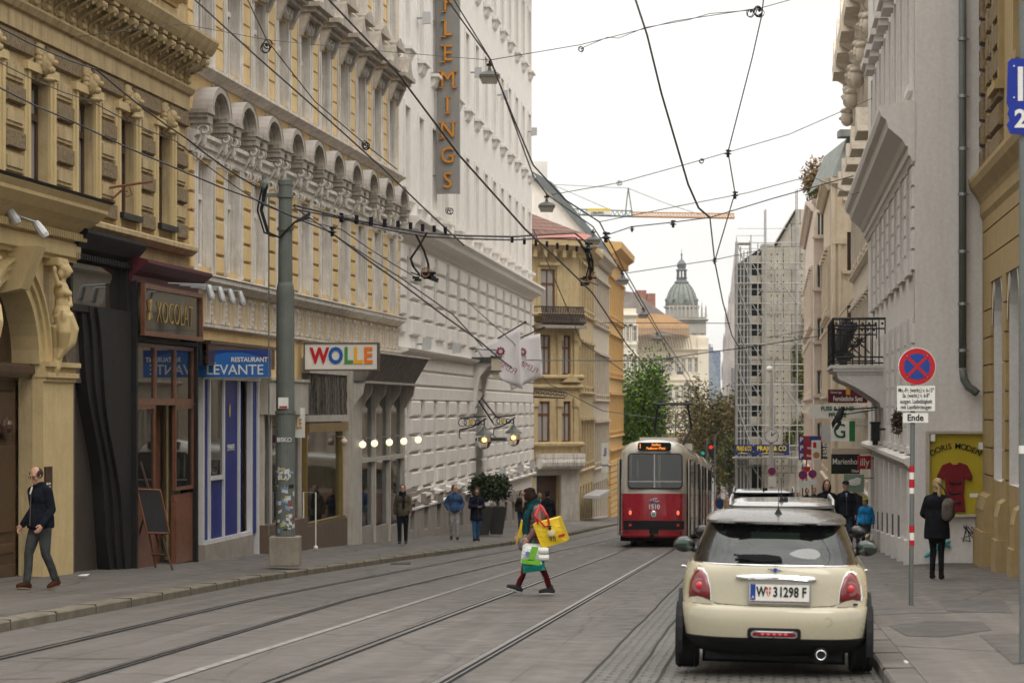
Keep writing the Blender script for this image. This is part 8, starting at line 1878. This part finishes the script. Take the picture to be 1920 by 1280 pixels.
    # jacket
    m = MB(); b_ = bulk; m.ball((0, .012, 1.30), (.185*w_*b_, .135*b_, .17), 14); m.ball((0, .012, 1.12), (.165*b_, .128*b_, .2), 14); m.ball((0, .012, 1.385), (.14*w_, .10, .075), 12)
    zb = hem+.02; cap(m, (0, .012, 1.15), (0, .012, zb+.1), .135*b_, .145*b_, 16); m.lathe([(.05, zb-.005), (.165*b_, zb), (.172*b_, zb+.03), (.168*b_, zb+.16), (.15*b_, 1.1), (.1, 1.3)], (0, .012, 0), 20)
    for v in m.v[-20*6:]: pass
    for s, sh, e, w0 in ((1, shL, q['eL'], q['wL']), (-1, shR, q['eR'], q['wR'])):
        e, w0 = Vector(e), Vector(w0); limb(m, [(s*.045, .01, 1.425), sh, sh.lerp(e, .5), e, e.lerp(w0, .5), e.lerp(w0, .97)], [.058, .064*b_, .060*b_, .054*b_, .050*b_, .044*b_])
    if scarf is None: m.lathe([(.062, 1.43), (.085, 1.44), (.075, 1.50), (.06, 1.51)], (nk.x, nk.y+.01, 0), 14)
    blob('jacket', m, cloth('cloth_%02x%02x%02x' % tuple(int(c*255) for c in topc), topc), t, vox)
    if female is not None and vox < .02:
        m = MB(); m.tube([(0, -.135*b_-.012, 1.36), (0, -.15*b_-.006, 1.12), (0, -.165*b_, zb+.04)], .005, 4); m.build('zip', pm('zip_metal', (.12, .12, .12), .4), t)
    # hair, hat
    m = MB(); HB = lambda x, y, z, r: m.ball(R_(x, y, z), r, 12, rot=rotH)
    if hair == 'balding': HB(0, .045, .01, (.083, .078, .085)); HB(0, .0, .085, (.05, .05, .022)); [HB(s*.068, .0, .025, (.018, .055, .045)) for s in (-1, 1)]
    else:
        HB(0, .028, .045, (.084, .092, .082)); HB(0, .06, -.01, (.078, .06, .08)); [HB(s*.066, .012, .03, (.02, .055, .05)) for s in (-1, 1)]
        if hair == 'bob': HB(0, .05, -.04, (.098, .085, .09)); [HB(s*.078, .0, -.02, (.035, .065, .085)) for s in (-1, 1)]; HB(0, -.02, .085, (.075, .06, .03))
        if hair == 'long': HB(0, .06, -.12, (.085, .06, .13)); [HB(s*.075, .02, -.06, (.03, .05, .10)) for s in (-1, 1)]
        if hair == 'ponytail': HB(0, .11, .05, (.035, .04, .035)); HB(0, .13, -.04, (.035, .035, .09)); HB(.01, .12, -.14, (.04, .03, .09))
    hcol = pm('hair_%02x%02x%02x' % tuple(int(c*255) for c in hairc), hairc, .75, var=.4, scale=30, bump=.5, bscale=60, spec=.08); blob('hair', m, hcol, t, .013, 1)
    if hatc:
        m = MB(); HB(0, .02, .075, (.092, .105, .055)); HB(0, -.09, .05, (.06, .05, .012)); blob('hat', m, cloth('hat_%02x%02x%02x' % tuple(int(c*255) for c in hatc), hatc), t, .013)
    if scarf:
        m = MB(); 
        for kk in range(3): r_ = .082-.006*kk; m.tube([(nk.x+r_*math.cos(a*.5), nk.y+.005+r_*1.05*math.sin(a*.5), 1.44+.04*kk+.01*math.sin(a)) for a in range(14)], .035, 8)
        limb(m, [(.03, -.10, 1.42), (.04, -.165, 1.28), (.03, -.165, 1.08)], [.035, .045, .04]); blob('scarf', m, cloth('scarf_%02x%02x%02x' % tuple(int(c*255) for c in scarf), scarf), t, .014)
    return t
def walk(st=.28, arm=.12, lead=1, **kw):                               # stride pose, lead=+1: left leg in front
    s = lead; f, b = ('L', 'R') if s > 0 else ('R', 'L'); sx = {'L': 1, 'R': -1}
    d = {'k'+f: (sx[f]*.09, -st*.62, .51), 'a'+f: (sx[f]*.085, -st*1.0+.03, .10), 'k'+b: (sx[b]*.09, st*.12, .50), 'a'+b: (sx[b]*.085, st*1.05, .13), 'toe'+f: (0, -.15, -.03), 'toe'+b: (0, -.12, -.085),
         'e'+f: (sx[f]*.222, .06+arm*.5, 1.13), 'w'+f: (sx[f]*.225, .05+arm, .90), 'e'+b: (sx[b]*.222, .03-arm*.2, 1.12), 'w'+b: (sx[b]*.22, -.1-arm, .92)}
    d.update(kw); return d
LEATH = pm('rubber_sole', (.30, .22, .15), .7)
# 1 man at the left edge
person('balding man in glasses and a dark quilted jacket walking past the portal, head bowed', 75, 36.1, 1.87, -38, walk(.20, .05, -1, nod=.45, yaw=.15, head=(0, -.075, 1.60), wR=(-.25, -.10, .90)), topc=(.010, .012, .018), legc=(.055, .06, .06), shoec=(.06, .022, .012), hairc=(.05, .03, .02), hair='balding', hem=.84, vox=.011, fing=True, sole=LEATH, bulk=1.12)
gl_ = bpy.data.objects['person']; m = MB(); hdp = Vector((0, -.075, 1.60)); rh = Matrix.Rotation(.15, 3, 'Z') @ Matrix.Rotation(.45, 3, 'X')
for s in (-1, 1): m.tube([hdp+rh @ Vector((s*.034+.022*math.cos(a*.8), -.098, .008+.016*math.sin(a*.8))) for a in range(9)], .003, 4); m.tube([hdp+rh @ Vector((s*.056, -.095, .01)), hdp+rh @ Vector((s*.078, .0, .015))], .003, 4)
m.build('glasses', DARK, gl_); m = MB(); m.tube([(-.02, -.125, 1.44), (-.035, -.15, 1.34)], .012, 5); m.build('cord', SIGNW, gl_)
# 2..4 left pavement
person('woman in an olive jacket and thick dark scarf walking towards the viewer, left pavement', 755, 69, 1.74, 0, walk(.12, .04, -1), topc=(.085, .07, .045), legc=(.012, .013, .018), shoec=(.05, .05, .05), hairc=(.10, .05, .03), hem=.83, scarf=(.012, .012, .014), female=True, vox=.015, sole=SIGNW, bulk=1.08)
person('man in a blue jacket and pale trousers walking with hands in his pockets', 852, 77, 1.78, 8, walk(.12, 0, 1, wL=(.19, -.10, .96), wR=(-.19, -.10, .96), eL=(.28, .06, 1.15), eR=(-.28, .06, 1.15), yaw=.5), topc=(.035, .075, .16), legc=(.33, .31, .30), shoec=(.05, .03, .02), hairc=(.13, .06, .025), hem=.88, vox=.016, bulk=1.12)
person('man in a long dark coat and blue jeans looking down by the shrubs', 893, 76.5, 1.72, 20, walk(.10, 0, -1, wL=(.05, -.26, 1.12), wR=(-.05, -.26, 1.12), eL=(.24, -.05, 1.12), eR=(-.24, -.05, 1.12), nod=.4, yaw=-.4, head=(0, -.06, 1.61)), topc=(.010, .012, .022), legc=(.04, .11, .22), shoec=(.02, .02, .02), hairc=(.10, .05, .03), hem=.66, vox=.016, bulk=1.15)
# 5 crossing woman
WX = (1006-960)/F*38.6
wo = person('woman with dark bobbed hair and a teal scarf crossing the tracks, loaded with bags', 1006, 38.6, 1.74, -88, dict(kR=(-.09, -.17, .50), aR=(-.08, -.30, .12), toeR=(0, -.15, .015), kL=(.09, .06, .49), aL=(.09, .21, .11), toeL=(0, -.15, -.05), head=(0, -.12, 1.60), nod=.15, yaw=-.35, eL=(.26, .02, 1.12), wL=(.27, -.13, .93), eR=(-.24, -.06, 1.12), wR=(-.24, -.22, .98)), topc=(.22, .125, .12), legc=(.10, .010, .018), shoec=(.045, .045, .05), hairc=(.022, .012, .009), hair='bob', hem=.72, scarf=(.008, .05, .055), female=True, vox=.0105, fing=True, sole=SIGNW, bulk=1.1, legw=.86)
m = MB(); limb(m, [(.10, -.08, 1.42), (.13, -.17, 1.28), (.10, -.18, 1.05), (.12, -.16, .88)], [.05, .055, .06, .045]); m.tube([(.1+.0*a, .02-.02*a, 1.43-.0*a) for a in range(3)], .06); blob('scarf_end', m, cloth('scarf_teal', (.008, .05, .055)), wo, .013)
m = MB(); [m.tube([(.205*math.cos(a*.45)*.9, .012+.155*math.sin(a*.45), z_) for a in range(15)], .006, 4) for z_ in (.86, .94, 1.02, 1.10, 1.18)]; m.build('quilt_seams', cloth('cloth_seam_pink', (.15, .06, .06)), wo)
YB = pm('yellow_shopping_bag', (.72, .50, .02), .45, var=.1, scale=6, bump=.25, bscale=8)
def pxq(px, py, Y, o): return P(px, py, Y)-o
o = P(1030, 1025, 38.25); o.z = P(0, 1028, 38.25).z
t = thing('shopping_bag', 'big yellow shopper bag with red handles and a sheep picture hanging from her shoulder', 'bag', o)
ft_ = [(999, 983), (1046, 971), (1062, 1014), (1016, 1028)]; f = [P(a, b, 38.05)-o for a, b in ft_]; bk = [P(a+6, b-5, 38.38)-o for a, b in ft_]
m = MB(); 
def gridquad(m, q, bulge, n=6):
    vs = []; 
    for j in range(n+1):
        for i in range(n+1): u, v = i/n, j/n; p = q[0].lerp(q[1], u).lerp(q[3].lerp(q[2], u), v); p.y += bulge*math.sin(u*math.pi)*math.sin(v*math.pi)+.008*math.sin(u*9+v*7); vs.append(p)
    m.add(vs, [(j*(n+1)+i, j*(n+1)+i+1, (j+1)*(n+1)+i+1, (j+1)*(n+1)+i) for j in range(n) for i in range(n)])
gridquad(m, f, -.03); gridquad(m, bk, .03)
for i in range(4): m.add([f[i], f[(i+1) % 4], bk[(i+1) % 4], bk[i]], [(0, 1, 2, 3)])
m.build('bag_body', YB, t)
m = MB(); m.tube([P(1009, 981, 38.03)-o, P(1006, 970, 38.0)-o, P(1022, 987, 38.0)-o, P(1030, 984, 38.0)-o], .016, 5); m.tube([P(1008, 980, 38.02)-o, P(1003, 968, 38.0)-o, P(1013, 948, 38.2)-o], .016, 5); m.tube([P(1030, 984, 38.03)-o, P(1026, 965, 38.0)-o, P(1012, 946, 38.2)-o], .018, 5); m.build('handles', pm('red_strap', (.60, .03, .03), .6), t)
m = MB(); c = P(1034, 999, 37.98)-o; m.ball(c, (.065, .015, .055), 10); m.build('sheep_body', pm('print_cream', (.62, .52, .30), .6), t); m = MB(); m.ball(P(1031, 990, 37.97)-o, (.025, .015, .03), 8); m.ball(P(1030, 986, 37.97)-o, (.045, .012, .010), 8); [m.tube([P(x, 1005, 37.99)-o, P(x+.6, 1014, 37.99)-o], .006, 4) for x in (1031, 1034, 1038, 1041)]; m.build('sheep_head', BLKL, t)
m = MB(); q = P(1047, 1008, 37.97)-o; m.add([q+Vector((0, 0, 0)), q+Vector((.10, 0, .03)), q+Vector((.10, 0, .075)), q+Vector((0, 0, .045))], [(0, 1, 2, 3)]); m.build('red_label', SRED, t)
o = P(996, 1060, 38.2); t = thing('paper_roll_pack', 'green and white pack of paper rolls carried at her side', 'pack', o)
m = MB(); q = [P(a, b, 38.0)-o for a, b in ((980, 1022), (1013, 1023), (1016, 1058), (976, 1054))]; w2 = [p+Vector((.05, .25, .02)) for p in q]; gridquad(m, q, -.05); gridquad(m, w2, .03); [m.add([q[i], q[(i+1) % 4], w2[(i+1) % 4], w2[i]], [(0, 1, 2, 3)]) for i in range(4)]; m.build('pack_wrap', pm('white_wrap', (.62, .64, .62), .3, var=.05), t)
m = MB(); q2 = [P(a, b, 37.93)-o for a, b in ((997, 1024), (1010, 1025), (1002, 1050), (990, 1050))]; m.add([p+Vector((0, -.02, 0)) for p in q2], [(0, 1, 2, 3)]); q2 = [P(a, b, 37.93)-o for a, b in ((977, 1047), (1014, 1050), (1013, 1059), (979, 1056))]; m.add([p+Vector((0, -.02, 0)) for p in q2], [(0, 1, 2, 3)]); m.build('green_print', pm('leaf_green_print', (.15, .42, .03), .35), t)
m = MB(); disc(m, .035, -.28, 0, x=0); m.xf(Matrix.Translation(P(989, 1035, 38.2)-o)); m.build('blue_ring_print', pm('print_blue', (.1, .2, .5), .4), t)
m = MB(); [m.lathe([(.052, 0), (.055, .01), (.05, .16), (.02, .165)], (P(px_, py_, 38.0)-o)+Vector((0, .02, 0)), 12, ax='x') for px_, py_ in ((1009, 1032), (1010, 1045))]; m.build('paper_rolls', SIGNW, t)
o = P(1001, 1074, 38.15); t = thing('teal_carrier_bag', 'turquoise plastic carrier bag hanging below the pack of rolls', 'bag', o)
m = MB(); q = [P(a, b, 38.05)-o for a, b in ((979, 1052), (1020, 1044), (1022, 1068), (981, 1074))]; w2 = [p+Vector((0, .2, 0)) for p in q]; gridquad(m, q, -.05); gridquad(m, w2, .03); [m.add([q[i], q[(i+1) % 4], w2[(i+1) % 4], w2[i]], [(0, 1, 2, 3)]) for i in range(4)]; m.build('bag_body', pm('turquoise_plastic', (.01, .26, .22), .35, var=.15, bump=.3, bscale=10), t)
m = MB(); m.tube([P(1003, 1046, 38.1)-o, P(999, 1020, 38.2)-o, P(1000, 1012, 38.25)-o], .01, 4); m.build('handles', pm('turquoise_plastic', (.01, .26, .22), .35), t)
o = P(975, 1020, 38.7); t = thing('shopping_bag', 'second yellow shopping bag carried on her far side', 'bag', o)
m = MB(); q = [P(a, b, 38.6)-o for a, b in ((977, 975), (989, 978), (985, 1003), (967, 1021))]; w2 = [p+Vector((0, .25, 0)) for p in q]; gridquad(m, q, -.03); gridquad(m, w2, .03); [m.add([q[i], q[(i+1) % 4], w2[(i+1) % 4], w2[i]], [(0, 1, 2, 3)]) for i in range(4)]; m.build('bag_body', YB, t); m = MB(); m.tube([P(983, 978, 38.65)-o, P(986, 962, 38.7)-o], .012, 4); m.build('handles', YB, t)
o = P(980, 1028, 38.3); t = thing('cloth_bag', 'limp grey cloth bag in front of her legs', 'bag', o); m = MB(); limb(m, [P(985, 1005, 38.4)-o, P(980, 1015, 38.4)-o, P(979, 1024, 38.4)-o], [.04, .085, .07]); blob('bag_body', m, cloth('grey_linen', (.2, .18, .165)), t, .014)
# people on the far left pavement behind her
person('person in a black coat and black hat walking away behind the crossing woman', 1027, 84, 1.78, 170, walk(.1, .02, 1), topc=(.010, .010, .013), legc=(.02, .02, .03), hairc=(.02, .015, .01), hatc=(.01, .01, .012), hem=.60, vox=.018, bulk=1.12)
person('woman in a dark jacket and pale scarf walking near the potted shrubs', 978, 92, 1.66, 10, walk(.1, .02, -1), topc=(.02, .017, .015), legc=(.02, .03, .07), hairc=(.03, .02, .015), hair='long', scarf=(.35, .28, .22), female=True, hem=.8, vox=.018)
person('person in a beige coat half hidden behind the crossing woman', 1012, 86, 1.70, 180, walk(.1, .02, 1), topc=(.28, .25, .20), legc=(.03, .03, .03), hairc=(.25, .2, .12), hem=.75, vox=.02)
# woman by the yellow showcase
wb = person('woman with a blond ponytail in a black coat waiting by the yellow showcase', 1757, 40.6, 1.70, 160, dict(kL=(.07, -.02, .5), kR=(-.07, 0, .5), aL=(.08, .02, .09), aR=(-.08, .04, .09), eL=(.24, -.04, 1.13), wL=(.14, -.20, 1.02), eR=(-.24, -.04, 1.13), wR=(-.14, -.20, 1.02), yaw=.5, nod=.1), topc=(.010, .009, .012), legc=(.014, .013, .015), shoec=(.015, .012, .012), hairc=(.40, .29, .16), hair='ponytail', female=True, hem=.68, vox=.012, fing=True, bulk=1.32, legw=.85)
o = P(1776, 968, 40.2); t = thing('shoulder_bag', 'brown shoulder bag on the back of the waiting woman', 'bag', o); m = MB(); limb(m, [Vector((0, 0, .02)), Vector((.02, 0, .2)), Vector((.01, 0, .26))], [.10, .11, .06]); blob('bag_body', m, cloth('brown_leather', (.12, .10, .085)), t, .014); m = MB(); m.tube([(0, -.02, .3), (-.06, -.06, .46), (-.16, -.02, .56)], .012, 4); m.build('strap', pm('black_strap', (.02, .02, .02), .6), t)
# right pavement group behind the parked cars
person('long haired man in a black coat walking towards the viewer behind the parked cars', 1545, 58, 1.84, 0, walk(.12, .03, 1), topc=(.010, .010, .011), legc=(.02, .02, .025), hairc=(.04, .025, .015), hair='long', hem=.65, vox=.016, bulk=1.1, X=7.55)
mc = person('man in a flat black cap, dark jacket and jeans walking a small dog', 1585, 61, 1.80, 0, walk(.12, .03, -1, wR=(-.27, -.12, .93)), topc=(.012, .014, .020), legc=(.05, .07, .11), hairc=(.3, .28, .26), hatc=(.012, .012, .014), hem=.86, vox=.016, bulk=1.12, X=8.42)
m = MB(); m.prism([(-.03, 1.46), (.03, 1.46), (0, 1.34)], -.142, -.125, 'y'); m.build('shirt_collar', pm('blue_shirt', (.3, .38, .6), .8), mc)
person('child in a bright blue jacket and yellow cap beside the man with the dog', 1616, 60.5, 1.36, -25, walk(.1, .04, 1, head=(0, -.06, 1.60), yaw=-.3), topc=(.02, .22, .48), legc=(.03, .035, .045), shoec=(.02, .02, .02), hairc=(.05, .03, .02), hatc=(.30, .30, .02), hem=.85, vox=.018, bulk=1.15, X=8.85)
person('bald man half hidden behind the man with the cap', 1602, 66, 1.72, 0, walk(.1), topc=(.05, .045, .05), legc=(.03, .03, .04), hair='balding', hairc=(.2, .18, .16), hem=.8, vox=.02, X=9.35)
for px, Y, H_, c, lb in ((1513, 95, 1.74, (.02, .02, .02), 'distant person in black between the cars and the shop signs'), (1497, 105, 1.62, (.15, .03, .15), 'distant person in purple at the far end of the car row'), (1526, 88, 1.76, (.05, .06, .07), 'distant person in grey left of the long haired man')):
    person(lb, px, Y, H_, 5, walk(.1), topc=c, legc=(.03, .03, .04), hem=.8, vox=.022, group='distant people past the parked cars')
for px, Y, H_, c, lb in ((1349, 150, 1.75, (.02, .05, .12), 'distant person with a blue bag just right of the tram'), (1362, 162, 1.7, (.25, .17, .1), 'distant person in a beige coat right of the tram'), (1346, 158, 1.7, (.30, .06, .02), 'distant person in orange at the right flank of the tram')):
    person(lb, px, Y, H_, 5, walk(.1), topc=c, legc=(.03, .03, .04), hem=.7, vox=.025, group='distant people beside the tram')
# small dog on a lead
o = P(1626, 1040, 59.5); o.x = 8.80; o.z = ground_at(o.x, 59.5); t = thing('dog', 'small white and brown dog trotting on a lead by the wall', 'dog', o, math.radians(-20)); m = MB()
limb(m, [(0, -.16, .27), (0, 0, .26), (0, .17, .28)], [.085, .075, .07]); limb(m, [(0, -.18, .32), (0, -.27, .40)], [.055, .045]); m.ball((0, -.30, .42), (.05, .06, .05), 10); limb(m, [(0, -.33, .41), (0, -.39, .39)], [.03, .02])
for s in (-1, 1):
    limb(m, [(s*.045, -.15, .24), (s*.045, -.14, .13), (s*.045, -.18, .02)], [.035, .02, .017]); limb(m, [(s*.045, .15, .25), (s*.05, .10, .17), (s*.05, .19, .10), (s*.05, .17, .02)], [.05, .03, .018, .017]); m.ball((s*.045, -.28, .47), (.018, .015, .035), 6)
limb(m, [(0, .22, .32), (0, .29, .40), (0, .30, .47)], [.02, .014, .01]); blob('body', m, pm('white_brown_fur', (.5, .45, .38), .9, var=.5, scale=7), t, .010)
m = MB(); m.tube([(0, -.18, .36), (-.15, .2, .6), (-.30, .75, .98)], .006, 4); m.build('lead', BLKP, t)
# ================================================================ AIR
hz = MB(); hz.box(-420, 700, -20, 1900, -11, 160); ho = hz.build('haze', None); ho['kind'] = 'stuff'
hm_ = bpy.data.materials.new('haze_air'); hm_.use_nodes = True; N = hm_.node_tree.nodes; N.clear(); oo = N.new('ShaderNodeOutputMaterial'); pv = N.new('ShaderNodeVolumePrincipled')
pv.inputs['Color'].default_value = (.93, .94, .96, 1); pv.inputs['Density'].default_value = .0001; pv.inputs['Anisotropy'].default_value = .2
hm_.node_tree.links.new(pv.outputs[0], oo.inputs['Volume']); ho.data.materials.clear(); ho.data.materials.append(hm_)

# parts that repeat along a front become one object each
SPLIT = {'portal_arch', 'pilasters', 'arch_trim', 'dark_plinth_slab', 'window_surround', 'pier_blocks', 'smooth_panel_band', 'rough_panel_band', 'window_sills', 'stone_plinth', 'pier_base', 'portal_pier', 'cellar_openings', 'shop_windows', 'rough_frieze', 'red_window_poster', 'pale_curtain', 'rough_quoins', 'blue_window_panels', 'pediment', 'wheel_arch', 'banded_plaster', 'seats', 'balcony_console', 'wood_shopfront', 'side_wall', 'door_surround', 'chimney', 'granite_panel'}
for o in [o for o in bpy.data.objects if o.type == 'MESH' and o.parent and o.name.split('.')[0] in SPLIT and o.data.users == 1]:
    me = o.data; n = len(me.vertices); par = list(range(n))
    def find(a):
        while par[a] != a: par[a] = par[par[a]]; a = par[a]
        return a
    for p in me.polygons:
        v = list(p.vertices); r0 = find(v[0])
        for b in v[1:]: par[find(b)] = r0
    isl = {}
    for i in range(n): isl.setdefault(find(i), []).append(i)
    bx = []
    for k, ids in isl.items():
        c = np.array([me.vertices[i].co[:] for i in ids]); bx.append([c.min(0)-.045, c.max(0)+.045, {k}])
    ch = True
    while ch:
        ch = False; out_ = []
        for b in bx:
            for q in out_:
                if (b[0] <= q[1]).all() and (q[0] <= b[1]).all(): q[0] = np.minimum(q[0], b[0]); q[1] = np.maximum(q[1], b[1]); q[2] |= b[2]; ch = True; break
            else: out_.append(b)
        bx = out_
    if not 1 < len(bx) <= 60: continue
    own = {}
    for gi, b in enumerate(bx):
        for k in b[2]: own[k] = gi
    nm = o.name.split('.')[0]; polys = [[] for _ in bx]
    for p in me.polygons: polys[own[find(p.vertices[0])]].append(p)
    for ps in polys:
        mb = MB(); mp_ = {}
        for p in ps:
            f = []
            for i in p.vertices:
                if i not in mp_: mp_[i] = len(mb.v); mb.v.append(tuple(me.vertices[i].co))
                f.append(mp_[i])
            mb.f.append(tuple(f)); mb.m.append(p.material_index)
        m2 = mb.mesh(nm, list(me.materials)); no = bpy.data.objects.new(nm, m2); sc.collection.objects.link(no); no.parent = o.parent
    for c in list(o.children): c.parent = no
    bpy.data.objects.remove(o)
